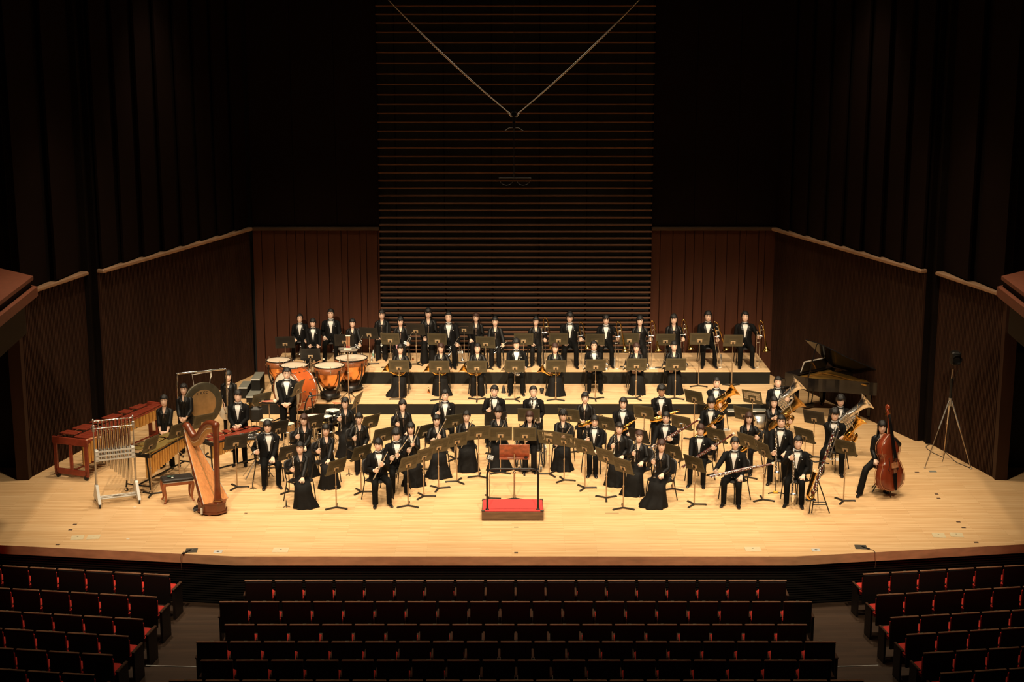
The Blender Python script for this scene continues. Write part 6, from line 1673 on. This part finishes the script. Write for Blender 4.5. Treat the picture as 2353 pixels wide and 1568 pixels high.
# ================================================================ the band
LV = (0.0, Z1, Z2)
BAND = [
 # who, sex, head px, level, hair, options
 ('leftmost trumpeter in the back row with glasses', 'm', 688, 722, 2, 'swept', dict(gl=1, fy=831, i=('trumpet', 689, 815, 703, 788, .30), L=('g', 702, 798, .30))),
 ('trumpeter second from the left in the back row', 'm', 761, 710, 2, 'crop', dict(y=8.55, i=('trumpet', 768, 809, 779, 786, .28), L=('g', 778, 793, .28), R=('p', 746, 787, .24))),
 ('trumpeter seated behind the mallet tray', 'f', 810, 733, 2, 'tied', dict(y=8.1, i=('trumpet', 814, 815, 832, 784, .30), L=('g', 826, 795, .30))),
 ('trumpeter in glasses left of the slat wall', 'f', 878, 712, 2, 'tied', dict(gl=1, fy=831, i=('trumpet', 881, 812, 881, 764, .34), L=('g', 883, 786, .34), R=('p', 868, 785, .28), wide=.4)),
 ('trumpeter above the pink ribboned horn player', 'f', 921, 728, 2, 'bob', dict(y=8.0, i=('trumpet', 925, 808, 943, 780, .30), L=('g', 937, 792, .30), wide=.4)),
 ('topmost black bloused trumpeter in the back row', 'f', 985, 708, 2, 'bob', dict(fy=838, i=('trumpet', 992, 812, 976, 770, .32), R=('g', 977, 780, .32), wide=1, hl=1.3)),
 ('tuxedoed trumpeter with glasses before the slat wall', 'm', 1031, 717, 2, 'crop', dict(gl=1, fy=850, i=('trumpet', 1031, 819, 1057, 780, .34), L=('g', 1050, 795, .34))),
 ('trumpeter right of the light spotted dark stand', 'f', 1094, 719, 2, 'long', dict(y=8.5, hc='hair_brown', hl=.6, R=('p', 1082, 786, .26), i=('trumpet', 1063, 829, 1059, 792, .20))),
 ('rightmost trumpeter next to the trombones', 'f', 1138, 728, 2, 'tied', dict(fy=848, i=('trumpet', 1130, 816, 1171, 787, .36), L=('g', 1155, 797, .36), R=('p', 1129, 801, .33))),
 ('first trombonist from the left', 'f', 1231, 728, 2, 'tied', dict(fy=845, i=('trombone', 1250, 838, 1248, 731), L=('g', 1252, 783, .34), wide=.2)),
 ('second trombonist from the left, with glasses', 'm', 1310, 718, 2, 'mop', dict(gl=1, fy=849, i=('trombone', 1334, 838, 1330, 741), L=('g', 1334, 781, .34))),
 ('third trombonist from the left, with glasses', 'm', 1392, 724, 2, 'fringe', dict(gl=1, fy=848, i=('trombone', 1418, 848, 1416, 737), L=('g', 1419, 780, .34))),
 ('fourth trombonist from the left', 'f', 1470, 726, 2, 'long', dict(y=7.75, i=('trombone', 1493, 846, 1494, 735), L=('g', 1495, 780, .34))),
 ('third trombonist from the right', 'f', 1549, 722, 2, 'long', dict(y=7.75, hl=.9, i=('trombone', 1569, 843, 1566, 736), L=('g', 1569, 781, .34))),
 ('second trombonist from the right', 'm', 1627, 715, 2, 'parted', dict(fy=848, i=('trombone', 1655, 846, 1639, 741), L=('g', 1648, 782, .34))),
 ('trombonist at the far right of the riser', 'm', 1712, 716, 2, 'swept', dict(fy=849, i=('trombone', 1740, 846, 1744, 737), L=('g', 1743, 776, .34))),
 ('timpanist behind the copper drums', 'm', 720, 750, 2, 'fringe', dict(y=7.55, seat='stool', R=('g', 716, 830, .42), L=('g', 731, 829, .42))),
 # horns and euphoniums on the lower riser
 ('horn player with the pink hair ribbon', 'f', 919, 791, 1, 'tied', dict(fy=915, skirt=1, wind=-.10, i=('horn', 918, 850), pink=1)),
 ('second horn player from the left', 'f', 1014, 789, 1, 'bob', dict(fy=912, skirt=1, wind=.05, i=('horn', 1013, 850), hc='hair_brown', smile=.008)),
 ('horn player in wide trousers', 'f', 1097, 789, 1, 'tied', dict(fy=914, wide=1, i=('horn', 1094, 850))),
 ('horn player in the tuxedo', 'm', 1187, 779, 1, 'mop', dict(fy=912, i=('horn_silver', 1190, 849))),
 ('rightmost horn player in a long skirt', 'f', 1276, 789, 1, 'bob', dict(fy=913, skirt=1, i=('horn', 1274, 852), hc='hair_brown', hl=1.3)),
 ('euphonium player in the tuxedo', 'm', 1366, 784, 1, 'parted', dict(fy=908, i=('euphonium', 1396, 850, 1339, 838, .36), L=('g', 1368, 850, .40))),
 ('middle one of the three euphonium players', 'f', 1463, 788, 1, 'pony', dict(fy=911, skirt=1, flare=.6, i=('euphonium', 1488, 850, 1431, 838, .36), L=('g', 1469, 852, .40), hc='hair_brown')),
 ('rightmost euphonium player in a long skirt', 'f', 1548, 784, 1, 'tied', dict(fy=910, skirt=1, flare=.7, i=('euphonium', 1577, 848, 1518, 837, .36), L=('g', 1554, 850, .40))),
 # rear floor row
 ('clarinettist at the left end of the three tuxedoed ones', 'm', 1022, 896, 0, 'parted', dict(i=('clarinet', 1009, 972, 1011, 905, .34), R=('g', 1008, 951, .34), L=('p', 1031, 985, .32))),
 ('middle tuxedoed clarinettist below the riser', 'm', 1136, 886, 0, 'parted', dict(i=('clarinet', 1125, 972, 1128, 903, .34), R=('g', 1125, 944, .34))),
 ('tuxedoed clarinettist above the wheelchair user', 'm', 1226, 888, 0, 'swept', dict(i=('clarinet', 1220, 979, 1225, 909, .34), R=('g', 1220, 958, .34))),
 ('saxophonist in a black blouse below the riser', 'f', 1344, 902, 0, 'tied', dict(i=('alto_sax', 1329, 977, 1370, 962, .36), R=('g', 1341, 972, .36), sl=.5)),
 ('tuxedoed alto saxophonist in the rear floor row', 'm', 1433, 914, 0, 'parted', dict(i=('alto_sax', 1412, 996, 1449, 972, .36), R=('g', 1424, 985, .36), L=('p', 1447, 1000, .34))),
 ('tuxedoed tenor saxophonist just below the lower riser', 'm', 1521, 886, 0, 'curly', dict(skin='skin_tan', i=('tenor_sax', 1494, 965, 1553, 947, .38), R=('g', 1517, 950, .38))),
 ('tuba player at the left of the low brass', 'm', 1647, 867, 0, 'crop', dict(i=('tuba', 1617, 946, 1691, 893, .34), R=('g', 1655, 933, .42), L=('g', 1662, 912, .34))),
 ('tuxedoed baritone saxophonist', 'm', 1635, 913, 0, 'mop', dict(i=('bari_sax', 1590, 1011, 1652, 960, .36), R=('g', 1612, 996, .36), L=('g', 1638, 983, .36))),
 ('tuba player in front of the piano', 'm', 1788, 866, 0, 'parted', dict(i=('tuba_silver', 1772, 941, 1838, 880, .34), L=('g', 1808, 918, .40))),
 ('tuba player in a black blouse', 'f', 1778, 912, 0, 'long', dict(i=('tuba_old', 1768, 985, 1841, 919, .40), R=('g', 1783, 962, .44), L=('g', 1815, 970, .46), wide=.6, sl=.6)),
 ('alto saxophonist with a pale brooch below the tubas', 'f', 1721, 948, 0, 'long', dict(hc='hair_brown', hl=.5, i=('alto_sax', 1702, 1036, 1737, 1003, .36), L=('g', 1738, 1007, .36), R=('g', 1712, 1025, .36))),
 ('tuba player in the rear right corner', 'm', 1932, 908, 0, 'mop', dict(i=('tuba_silver', 1918, 978, 1989, 925, .34), L=('g', 1950, 968, .40))),
 ('low brass player directly left of the double bass', 'm', 1919, 939, 0, 'mop', dict(fy=1098, i=('tuba_small', 1922, 1030, 1979, 962, .40), R=('g', 1936, 1010, .44), spread=.20)),
 # clarinets on the left
 ('topmost clarinettist of the left clarinet group', 'f', 792, 914, 0, 'bob', dict(hl=.5, skirt=1, i=('clarinet', 784, 1001, 781, 932, .34), R=('g', 781, 964, .34))),
 ('clarinettist at the right end of the left clarinets', 'f', 824, 949, 0, 'tied', dict(fy=1094, wide=.3, i=('clarinet', 816, 1034, 818, 965, .34), R=('g', 816, 1008, .34))),
 ('clarinettist seated right behind the frontmost left one', 'f', 697, 952, 0, 'pony', dict(hc='hair_brown', i=('clarinet', 686, 1034, 685, 966, .34), R=('g', 685, 1005, .34), L=('p', 700, 1032, .34), skirt=1)),
 ('clarinettist in a satin blouse behind the front stand', 'f', 748, 975, 0, 'tied', dict(fy=1128, skirt=1, flare=.7, i=('clarinet', 737, 1067, 731, 998, .36), R=('g', 733, 1038, .36), L=('p', 755, 1063, .36))),
 ('leftmost clarinettist in a tuxedo', 'm', 615, 966, 0, 'fringe', dict(fy=1128, i=('clarinet', 597, 1068, 588, 1000, .34), R=('g', 592, 1040, .34), L=('p', 627, 1064, .36))),
 ('frontmost clarinettist at left in a long skirt', 'f', 688, 1016, 0, 'tied', dict(fy=1173, skirt=1, wind=.06, i=('clarinet', 676, 1109, 672, 1042, .36), R=('g', 673, 1080, .36), L=('p', 695, 1105, .38))),
 ('bloused clarinettist left of the three tuxedoed ones', 'f', 925, 919, 0, 'bob', dict(i=('clarinet', 919, 1003, 910, 936, .34), R=('g', 915, 976, .34))),
 # flutes
 ('frontmost flautist in a tuxedo', 'm', 868, 1008, 0, 'fringe', dict(fy=1171, i=('flute', 857, 1104, 893, 1034, .34), R=('g', 866, 1082, .34), L=('g', 876, 1068, .34))),
 ('flautist in a tuxedo behind the frontmost one', 'm', 909, 986, 0, 'mop', dict(fy=1145, i=('flute', 896, 1066, 933, 1014, .34), R=('g', 901, 1054, .34), L=('g', 912, 1047, .34))),
 ('third flautist from the front left', 'f', 944, 971, 0, 'bob', dict(hl=1.2, skirt=1, i=('flute', 938, 1046, 961, 990, .34), L=('g', 947, 1022, .34), R=('g', 940, 1036, .34), smile=.008)),
 ('flautist in the widest skirt', 'f', 1004, 953, 0, 'pony', dict(hl=.2, skirt=1, flare=1.35, i=('flute', 993, 1026, 1021, 971, .34), L=('g', 1008, 1004, .34), R=('g', 996, 1014, .34))),
 ('flautist left of the pair behind the score desk', 'f', 1072, 944, 0, 'tied', dict(fy=1088, skirt=1, i=('flute', 1060, 1029, 1088, 960, .36), L=('g', 1073, 998, .36), R=('g', 1065, 1014, .36), smile=.008)),
 ('flautist directly behind the score desk', 'f', 1146, 935, 0, 'curly', dict(fy=1084, skirt=1, flare=1.2, i=('flute', 1140, 1018, 1167, 950, .34), L=('g', 1150, 993, .34), R=('g', 1143, 1008, .34))),
 ('flautist seated in the wheelchair', 'f', 1218, 945, 0, 'long', dict(seat='wheelchair', hc='hair_brown', hl=.7, i=('flute', 1205, 1025, 1235, 954, .34), L=('g', 1216, 998, .34), R=('g', 1209, 1012, .34))),
 ('flautist right of the wheelchair', 'f', 1294, 942, 0, 'mop', dict(fy=1086, skirt=1, i=('flute', 1272, 1036, 1314, 978, .36), L=('g', 1293, 1006, .36), R=('g', 1280, 1024, .36))),
 # oboes, bassoons, bass clarinets
 ('oboist in a tuxedo and glasses', 'm', 1366, 955, 0, 'fringe', dict(gl=1, fy=1102, spread=.07, i=('oboe', 1352, 1046, 1348, 983, .34), R=('g', 1351, 1012, .34), L=('p', 1371, 1042, .34))),
 ('leftmost of the three bloused oboe section players', 'f', 1424, 971, 0, 'tied', dict(skirt=1, i=('oboe', 1411, 1052, 1413, 990, .34), R=('g', 1409, 1026, .34))),
 ('oboist with a wristwatch in the oboe section', 'f', 1468, 990, 0, 'tied', dict(fy=1144, skirt=1, wind=-.06, i=('oboe', 1458, 1070, 1461, 1008, .36), R=('g', 1457, 1043, .36), L=('p', 1474, 1067, .38), hc='hair_brown')),
 ('frontmost bloused player at right with a clarinet', 'f', 1519, 1010, 0, 'tied', dict(fy=1171, skirt=1, wind=-.08, flare=1.3, i=('clarinet', 1504, 1097, 1505, 1029, .36), R=('g', 1502, 1062, .36), L=('p', 1521, 1095, .40), hc='hair_brown')),
 ('rear bassoonist beside the tenor saxophone', 'm', 1531, 947, 0, 'parted', dict(i=('bassoon', 1487, 1036, 1592, 972, .36), L=('g', 1537, 1010, .38), R=('g', 1503, 1030, .38))),
 ('bassoonist with glasses in a tuxedo', 'm', 1609, 975, 0, 'fringe', dict(gl=1, hc='hair_brown', fy=1126, i=('bassoon', 1567, 1075, 1684, 997, .36), L=('g', 1638, 1030, .40), R=('g', 1590, 1062, .40))),
 ('frontmost bassoonist in a tuxedo', 'm', 1689, 1005, 0, 'parted', dict(fy=1171, i=('bassoon', 1631, 1096, 1755, 1069, .40), R=('g', 1641, 1094, .42), L=('p', 1702, 1103, .40))),
 ('bass clarinettist behind the frontmost one', 'm', 1795, 954, 0, 'crop', dict(fy=1119, i=('bass_clarinet', 1783, 1106, 1783, 982, .44), R=('g', 1779, 1043, .40))),
 ('frontmost bass clarinettist beside the contrabass clarinet', 'm', 1833, 1003, 0, 'parted', dict(fy=1171, i=('bass_clarinet', 1819, 1158, 1825, 1032, .46), R=('g', 1820, 1053, .40), L=('p', 1845, 1102, .36))),
 ('person holding the double bass', 'f', 2029, 967, 0, 'long', dict(seat='stool', y=-1.05, wide=.3, R=('p', 2012, 1063, .22), L=('g', 2046, 1008, .30), kn={-1: (-.30, -.36, .55), 1: (.16, -.36, .56)}, an={-1: (-.40, -.42, .085), 1: (.14, -.12, .16)})),
 # standing percussionists
 ('leftmost standing person behind the vibraphone', 'f', 377, 908, 0, 'tied', dict(st=1, sl=.42, cz=.80, hl=.5)),
 ('standing person left of the tam-tam', 'f', 422, 882, 0, 'tied', dict(st=1, sl=.80, cz=.92)),
 ('standing person right of the tam-tam', 'f', 525, 852, 0, 'long', dict(st=1, sl=.42, R=('d', 518, 937, .10), L=('d', 536, 945, .10))),
 ('standing person in a tuxedo behind the xylophone', 'm', 546, 897, 0, 'fringe', dict(st=1, cz=.96)),
 ('standing person with glasses before the bass drum', 'm', 659, 845, 0, 'crop', dict(st=1, gl=1, cz=.90, fat=1.13)),
]
MAKERS['tuba_small'] = lambda: mk_low_brass('euphonium', .90, 'brass', 'brass', 'euphonium', .17, 4)
INS_LABEL = dict(trumpet='silver trumpet held by the %s', trombone='brass and silver trombone of the %s', horn='brass french horn on the lap of the %s', horn_silver='silver french horn on the lap of the %s', euphonium='silver euphonium across the lap of the %s',
    clarinet='black clarinet held upright by the %s', alto_sax='brass alto saxophone of the %s', tenor_sax='brass tenor saxophone of the %s', bari_sax='large brass baritone saxophone of the %s', tuba='shiny gold tuba of the %s', tuba_silver='silver tuba of the %s', tuba_old='dull brass tuba of the %s',
    tuba_small='gold euphonium of the %s', flute='silver flute of the %s', oboe='black oboe of the %s', bassoon='dark red bassoon of the %s', bass_clarinet='long black bass clarinet of the %s')
INS_GROUP = dict(trumpet='silver trumpets', trombone='trombones of the back row', horn='french horns', horn_silver='french horns', euphonium='euphoniums', clarinet='clarinets', flute='flutes', oboe='oboes', bassoon='bassoons', tuba='tubas', tuba_silver='tubas', tuba_old='tubas', bass_clarinet='bass clarinets', alto_sax='saxophones', tenor_sax='saxophones', bari_sax='saxophones', tuba_small='euphoniums')
WHERE = {}
for n_, (who, sex, hx, hy, lv, hair, o) in enumerate(BAND):
    z = LV[lv]; fem = sex == 'f'; st = o.get('st'); stool = .16 if o.get('seat') == 'stool' else 0
    Hm = 1.774 if st else 1.374 + stool
    s = .93 if fem else .97
    if 'fy' in o:
        yy = at(hx, o['fy'], z).y + .63*s; s = (aty(hx, hy, yy).z - z)/Hm
        s = max(.86, min(1.04, s))
    if 'y' in o:
        yy = o['y']; s = max(.84, min(1.06, (aty(hx, hy, yy).z - z)/Hm))
    p = at(hx, hy, z + Hm*s)
    lo, hi = ((-4.5, 8.9), (Y1+.62, Y2-.26), (Y2+.50, YB-.42))[lv]
    if not (lo <= p.y <= hi):
        yy = min(max(p.y, lo), hi); s = max(.84, min(1.1, (aty(hx, hy, yy).z - z)/Hm)); p = V((aty(hx, hy, yy).x, yy, z))
    loc = V((p.x, p.y, z)); WHERE[who] = loc
    ang = math.atan2(-loc.x, max(.6, loc.y + 3.2)) if lv == 0 and not st else 0
    prz = max(-R(14), min(R(14), ang*.28)); Rz = Matrix.Rotation(-prz, 3, 'Z')
    def loc_of(px, py, dy): q = aty(px, py, loc.y - dy) - loc; return (Rz @ q)/s
    hands = {}
    for side, key in ((-1, 'R'), (1, 'L')):
        h = o.get(key)
        if h is None:
            if st: h_ = clasp(side, o.get('cz', .86))
            elif 'i' in o and o['i'][0].startswith('horn'):
                q = loc_of(hx + (16 if side > 0 else -14), o['i'][2] + (-3 if side > 0 else 6), .34); h_ = (q, (-side*.3, -.9, .15), (-side*.95, .3, 0), 'grip')
            else: h_ = lap(side, .10 if fem else .135, -.31, .605 if not o.get('skirt') else .615)
        elif h[0] == 'g': h_ = (loc_of(*h[1:]), (-side*.3, -.9, .15), (-side*.95, .3, 0), 'grip')
        elif h[0] == 'd': h_ = (loc_of(*h[1:]), (side*.05, -.12, -1), (-side, 0, 0), 'relax')
        else:
            q = loc_of(*h[1:]); q.z = max(q.z, .59); h_ = (q, (-side*.10, -.95, -.25), (0, .1, -1), 'lap', (side*.45, .75, -.4))
        hands[side] = h_
    rnd = random.Random(n_*7+3)
    crz = max(-R(52), min(R(52), ang*.8))
    outfit = 'black tuxedo' if not fem else ('black blouse and long skirt' if o.get('skirt') else 'black blouse and trousers')
    pr = dict(sex=sex, stand=st, hands=hands, hair=hair, seed=n_*13+5, label=('%s, wearing a %s' if len(who.split()) < 11 else '%s, in a %s') % (who, outfit), loc=loc, rz=prz, s=s, skirt=o.get('skirt'), wide=o.get('wide', .25 if fem else 0), glasses=o.get('gl'), hairlen=o.get('hl', 1.0), haircol=o.get('hc', 'hair_black'),
              flare=o.get('flare', 1.0), wind=o.get('wind', 0), sleeve=o.get('sl', 1.0), skin=o.get('skin', 'skin'), smile=o.get('smile', rnd.choice((.002, .004, .006))), yaw=rnd.uniform(-.10, .10) - loc.x*.012 - prz, nod=rnd.uniform(-.02, .05), tilt=rnd.uniform(-.02, .02), seat=stool)
    if 'spread' in o: pr['spread'] = o['spread']
    if 'kn' in o: pr['knee'] = o['kn']; pr['ankle'] = o['an']
    t = make_person(pr)
    if o.get('fat'): t.scale = (s*o['fat'], s*o['fat'], s)
    if o.get('pink'):
        b = MB()
        for q in (-1, 1): b.ball((-.085 + .0, -.02 + .02*q, .155 + .022*q), (.016, .024, .028), 0, 7, 5, Matrix.Translation((0, 0, .50+.642)))
        b.make('hair_ribbon', ['pink'], t)
    if 'i' in o:
        i = o['i']; kd = i[0]; lab = INS_LABEL[kd] % who
        if len(lab.split()) > 16: lab = ' '.join(lab.replace(' with glasses', '').split()[:16])
        if kd == 'trombone':
            a = at(i[1], i[2], z + .015); e = aty(i[3], i[4], a.y + .02); M = frame(a, e); k_ = (e-a).length/1.135; M = M @ Matrix.Scale(max(.85, min(1.1, k_)), 4)
        elif kd.startswith('horn'): M = Matrix.Translation(aty(i[1], i[2], loc.y - .36)) @ Matrix.Rotation(R(-12), 4, 'X') @ Matrix.Rotation(R(8), 4, 'Y')
        elif kd == 'bass_clarinet': a = aty(i[1], i[2], loc.y - i[5]); a.z = max(a.z, .13); M = frame(a, aty(i[3], i[4], loc.y - i[5] + .12))
        else: M = frame(aty(i[1], i[2], loc.y - i[5] - .02), aty(i[3], i[4], loc.y - i[5] + .02), (.0, -1, 0))
        if kd in ('trumpet',): M = M @ Matrix.Rotation(R(90 if n_ % 2 else 70), 4, 'Z')
        instrument(kd, M, lab, INS_GROUP[kd])
    if not st:
        seat_ = o.get('seat')
        if seat_ is None: chair((loc.x - .05*math.sin(crz), loc.y + .05*math.cos(crz), z), crz, 'black padded chair under the %s' % who); 
        elif seat_ == 'stool':
            h = .56*s; u = thing('round_stool', 'black round stool under the %s' % who, 'stool', (loc.x, loc.y + .02, z), 0)
            MB().lathe([(.02, h-.06), (.15, h-.05), (.17, h-.03), (.165, h), (.0, h+.01)], 18).make('seat', ['chair_black'], u); MB().tube([(0, 0, .2), (0, 0, h-.05)], .018, 8).make('column', ['black_metal'], u)
            for k in range(4): MB().tube([(0, 0, .26), (.20*math.cos(k*PI/2+.6), .20*math.sin(k*PI/2+.6), .012)], .012, 6).make('leg', ['black_metal'], u)
        else:
            u = thing('wheelchair', 'black wheelchair with spoked wheels under the flautist beside the score desk', 'wheelchair', loc)
            MB().box((0, -.04, .445), (.42, .42, .045), bev=.012).make('seat', ['chair_black'], u); MB().box((0, .20, .68), (.42, .035, .42), bev=.012).make('backrest', ['chair_black'], u)
            for sx in (-1, 1):
                M = Matrix.Translation((sx*.29, .06, .30)) @ Matrix.Rotation(R(90), 4, 'Y') @ Matrix.Rotation(R(-6*sx), 4, 'X')
                b = MB(); b.tube([(.29*math.cos(a), .29*math.sin(a), 0) for a in [2*PI*k/28 for k in range(28)]], .016, 7, 0, False, True, M=M); b.tube([(.26*math.cos(a), .26*math.sin(a), sx*.035) for a in [2*PI*k/28 for k in range(28)]], .009, 6, 1, False, True, M=M)
                for k in range(12): b.tube([(0, 0, .02), (.28*math.cos(k*PI/6), .28*math.sin(k*PI/6), 0)], .003, 4, 1, M=M)
                b.tube([(0, 0, -.03), (0, 0, .04)], .025, 8, 1, M=M); b.make('wheel', ['rubber', 'chrome'], u)
                b = MB(); b.tube(bez([(sx*.22, .22, .92), (sx*.22, .20, .5), (sx*.22, .15, .42), (sx*.22, -.25, .42), (sx*.20, -.38, .20), (sx*.18, -.46, .10)], 3), .013, 7); b.tube([(sx*.23, .2, .66), (sx*.23, -.12, .66), (sx*.23, -.16, .44)], .014, 7); b.make('side_frame', ['black_metal'], u)
                b = MB(); caster(b, (sx*.24, -.34, 0), 0, 1, .065); b.make('front_caster', ['rubber', 'chrome'], u); MB().box((sx*.12, -.47, .09), (.16, .14, .015), bev=.005).make('footrest', ['black_metal'], u)
# timpani mallet in the timpanist's hands
w0 = WHERE['timpanist behind the copper drums']; a, e = aty(713, 838, w0.y-.46), aty(744, 826, w0.y-.46)
b = MB(); b.tube([a, e], .008, 6, 0); b.ball(tuple(e), (.026, .026, .026), 1, 8, 5); tag(b.make('timpani_mallet', ['stick_wood', 'felt_cream']), 'pale timpani mallet held across by the timpanist', 'mallet')
q = aty(519, 950, WHERE['standing person right of the tam-tam'].y - .14)
u = thing('hand_cymbal', 'pale half hidden cymbal hanging from the hand of the person right of the tam-tam', 'cymbal', q); b = MB(); b.lathe([(.02, .03), (.04, .02), (.12, .008), (.155, 0)], 24, 0, Matrix.Rotation(R(80), 4, 'X')); b.make('cymbal_plate', ['felt_cream'], u); MB().tube([(0, -.02, 0), (0, -.02, .12)], .008, 6).make('strap', ['cloth_cream'], u)

# ---------------------------------------------------------------- music stands: desk centre px, base px (or None), level, yaw, dark, who it serves
STANDS = [
 (655, 787, None, 2, 8, 1, 'beside the leftmost trumpeter'), (716, 815, (716, 908), 1, 0, 1, 'standing between the two front timpani'), (791, 782, None, 2, 0, 1, 'behind the mallet tray'),
 (849, 766, (850, 838), 2, -14, 1, 'right of the trumpeter behind the mallet tray'), (897, 779, None, 2, -8, 0, 'above the pink ribboned horn player'), (958, 757, (957, 838), 2, -12, 1, 'right of the trumpeter above the pink ribbon'),
 (1005, 780, None, 2, -5, 0, 'above the second horn player'), (1069, 755, (1067, 836), 2, -6, 1, 'with bright light spots on the upper riser'), (1116, 787, None, 2, -6, 0, 'in front of the rightmost trumpeter'),
 (1203, 780, None, 2, 0, 0, 'in front of the first trombonist'), (1283, 779, None, 2, 0, 0, 'in front of the second trombonist'), (1367, 781, None, 2, 0, 0, 'in front of the third trombonist'),
 (1446, 779, None, 2, 0, 0, 'in front of the fourth trombonist'), (1529, 781, None, 2, 0, 0, 'in front of the fifth trombonist'), (1606, 779, (1604, 886), 1, 0, 0, 'in front of the second trombonist from the right'),
 (1684, 783, (1680, 886), 1, 0, 0, 'in front of the trombonist at far right'),
 (916, 842, (918, 919), 1, 0, 0, 'hiding the horn of the pink ribboned player'), (1011, 843, (1010, 921), 1, 0, 0, 'in front of the second horn player'), (1094, 843, (1096, 921), 1, 0, 0, 'in front of the wide trousered horn player'),
 (1184, 842, (1183, 920), 1, 0, 0, 'in front of the tuxedoed horn player'), (1277, 842, (1277, 920), 1, 0, 0, 'in front of the rightmost horn player'), (1369, 840, (1368, 918), 1, 0, 0, 'in front of the tuxedoed euphonium player'),
 (1462, 838, (1461, 917), 1, 0, 0, 'in front of the middle euphonium player'), (1551, 838, (1551, 917), 1, 0, 0, 'in front of the rightmost euphonium player'),
 (410, 990, (413, 1103), 0, 55, 0, 'above the treble end of the vibraphone'), (344, 1022, (349, 1137), 0, 68, 0, 'turned nearly edge on left of the harp bench'), (464, 926, (462, 1012), 0, 14, 1, 'in front of the tam-tam'),
 (477, 968, (470, 1050), 0, 40, 0, 'between tam-tam and harp'), (601, 919, (602, 1008), 0, 42, 0, 'left of the bass drum tray'), (538, 1016, (545, 1121), 0, 30, 1, 'dark one in front of the xylophone'),
 (637, 984, (640, 1075), 0, 40, 1, 'dark one right of the leftmost clarinettist'), (661, 1040, (665, 1131), 0, 42, 1, 'dark one behind the frontmost left clarinettist'), (719, 970, (722, 1062), 0, 42, 1, 'dark one right of the clarinettist behind the front left one'),
 (766, 1073, (773, 1168), 0, 50, 0, 'front one serving the left clarinets'), (828, 1041, (830, 1132), 0, 48, 0, 'between the clarinets and the frontmost flautist'), (849, 970, (851, 1058), 0, 48, 0, 'right of the rightmost left clarinettist'),
 (817, 921, (820, 1010), 0, 76, 0, 'seen edge on against the lower riser'), (697, 892, (686, 1022), 0, 72, 0, 'edge on in front of the bass drum shell'),
 (886, 1000, (880, 1092), 0, 40, 0, 'behind the head of the frontmost flautist'), (934, 1065, (938, 1164), 0, 46, 0, 'front one serving the flutes'), (970, 1047, (974, 1142), 0, 48, 0, 'second from the front in the flute row'),
 (1008, 1025, (1008, 1124), 0, 38, 0, 'third from the front in the flute row'), (1047, 1011, (1050, 1108), 0, 30, 0, 'fourth from the front in the flute row'), (1099, 995, (1100, 1096), 0, 18, 0, 'left of the pair behind the score desk'),
 (1149, 997, (1150, 1087), 0, 3, 0, 'left one of the pair behind the score desk'), (1203, 998, (1206, 1086), 0, -2, 0, 'right one of the pair behind the score desk'), (975, 992, (976, 1080), 0, 38, 0, 'between two flautists left of centre'),
 (1047, 968, (1045, 1056), 0, 24, 0, 'left of the middle tuxedoed clarinettist'), (1139, 962, (1139, 1046), 0, 4, 1, 'dark one below the middle tuxedoed clarinettist'), (1215, 954, (1215, 1040), 0, -4, 0, 'below the clarinettist above the wheelchair'),
 (1256, 1006, (1262, 1091), 0, -22, 0, 'right of the wheelchair wheel'), (1297, 1011, (1296, 1105), 0, -32, 0, 'in front of the flautist right of the wheelchair'), (1344, 1027, (1344, 1123), 0, -42, 0, 'in front of the oboist in glasses'),
 (1392, 1049, (1393, 1146), 0, -46, 0, 'left of the pair serving the oboe section'), (1441, 1071, (1432, 1169), 0, -46, 0, 'frontmost one serving the oboe section'), (1306, 955, (1308, 1042), 0, -22, 0, 'below the saxophonist in the black blouse'),
 (1394, 973, (1390, 1060), 0, -34, 0, 'right of the oboist in glasses'), (1480, 948, (1479, 1026), 0, -30, 0, 'between alto and tenor saxophonists'), (1568, 972, (1566, 1058), 0, -38, 0, 'right of the rear bassoonist'),
 (1471, 1002, (1468, 1085), 0, -40, 1, 'dark one above the oboist with the wristwatch'), (1547, 1038, (1546, 1125), 0, -48, 0, 'behind the frontmost bloused player at right'), (1600, 1066, (1595, 1161), 0, -48, 0, 'front one serving the bassoons'),
 (1596, 913, (1594, 1012), 0, -42, 0, 'tall one left of the leftmost tuba player'), (1648, 1001, (1645, 1090), 0, -44, 0, 'above the frontmost bassoon'), (1730, 913, (1727, 1000), 0, -36, 0, 'with light showing through its holes left of the piano'),
 (1706, 951, (1708, 1035), 0, -40, 0, 'behind the alto saxophonist with the brooch'), (1721, 1014, (1716, 1098), 0, -52, 0, 'in front of the alto saxophonist with the brooch'), (1758, 1034, (1753, 1150), 0, -66, 0, 'in front of the rear bass clarinettist'),
 (1850, 1001, (1847, 1092), 0, -48, 0, 'right of the rear bass clarinettist'), (1872, 960, (1868, 1052), 0, -36, 1, 'dark one between the tubas'), (1948, 1029, (1938, 1153), 0, -44, 0, 'in front of the low brass player by the double bass'),
]
for n_, (dx, dy, base, lv, yaw, dark, where) in enumerate(STANDS):
    z = LV[lv]
    if base: p = at(base[0], base[1], z)
    else: p = at(dx, dy, z + .98)
    p = V((p.x, p.y, z))
    if lv == 2: p.y = min(max(p.y, Y2+.30), YB-.40)
    if lv == 1: p.y = min(max(p.y, Y1+.28), Y2-.26)
    H = aty(dx, dy, p.y - .03).z - z
    p.x = aty(dx, dy, p.y).x if not base else p.x
    H = max(.70, min(1.35, H))
    music_stand(p, H, R(yaw), 'music stand %s' % where, bool(dark), 20, R(yaw*.3) + (n_ % 3)*.5, score='light' in where or n_ in (50, 51))
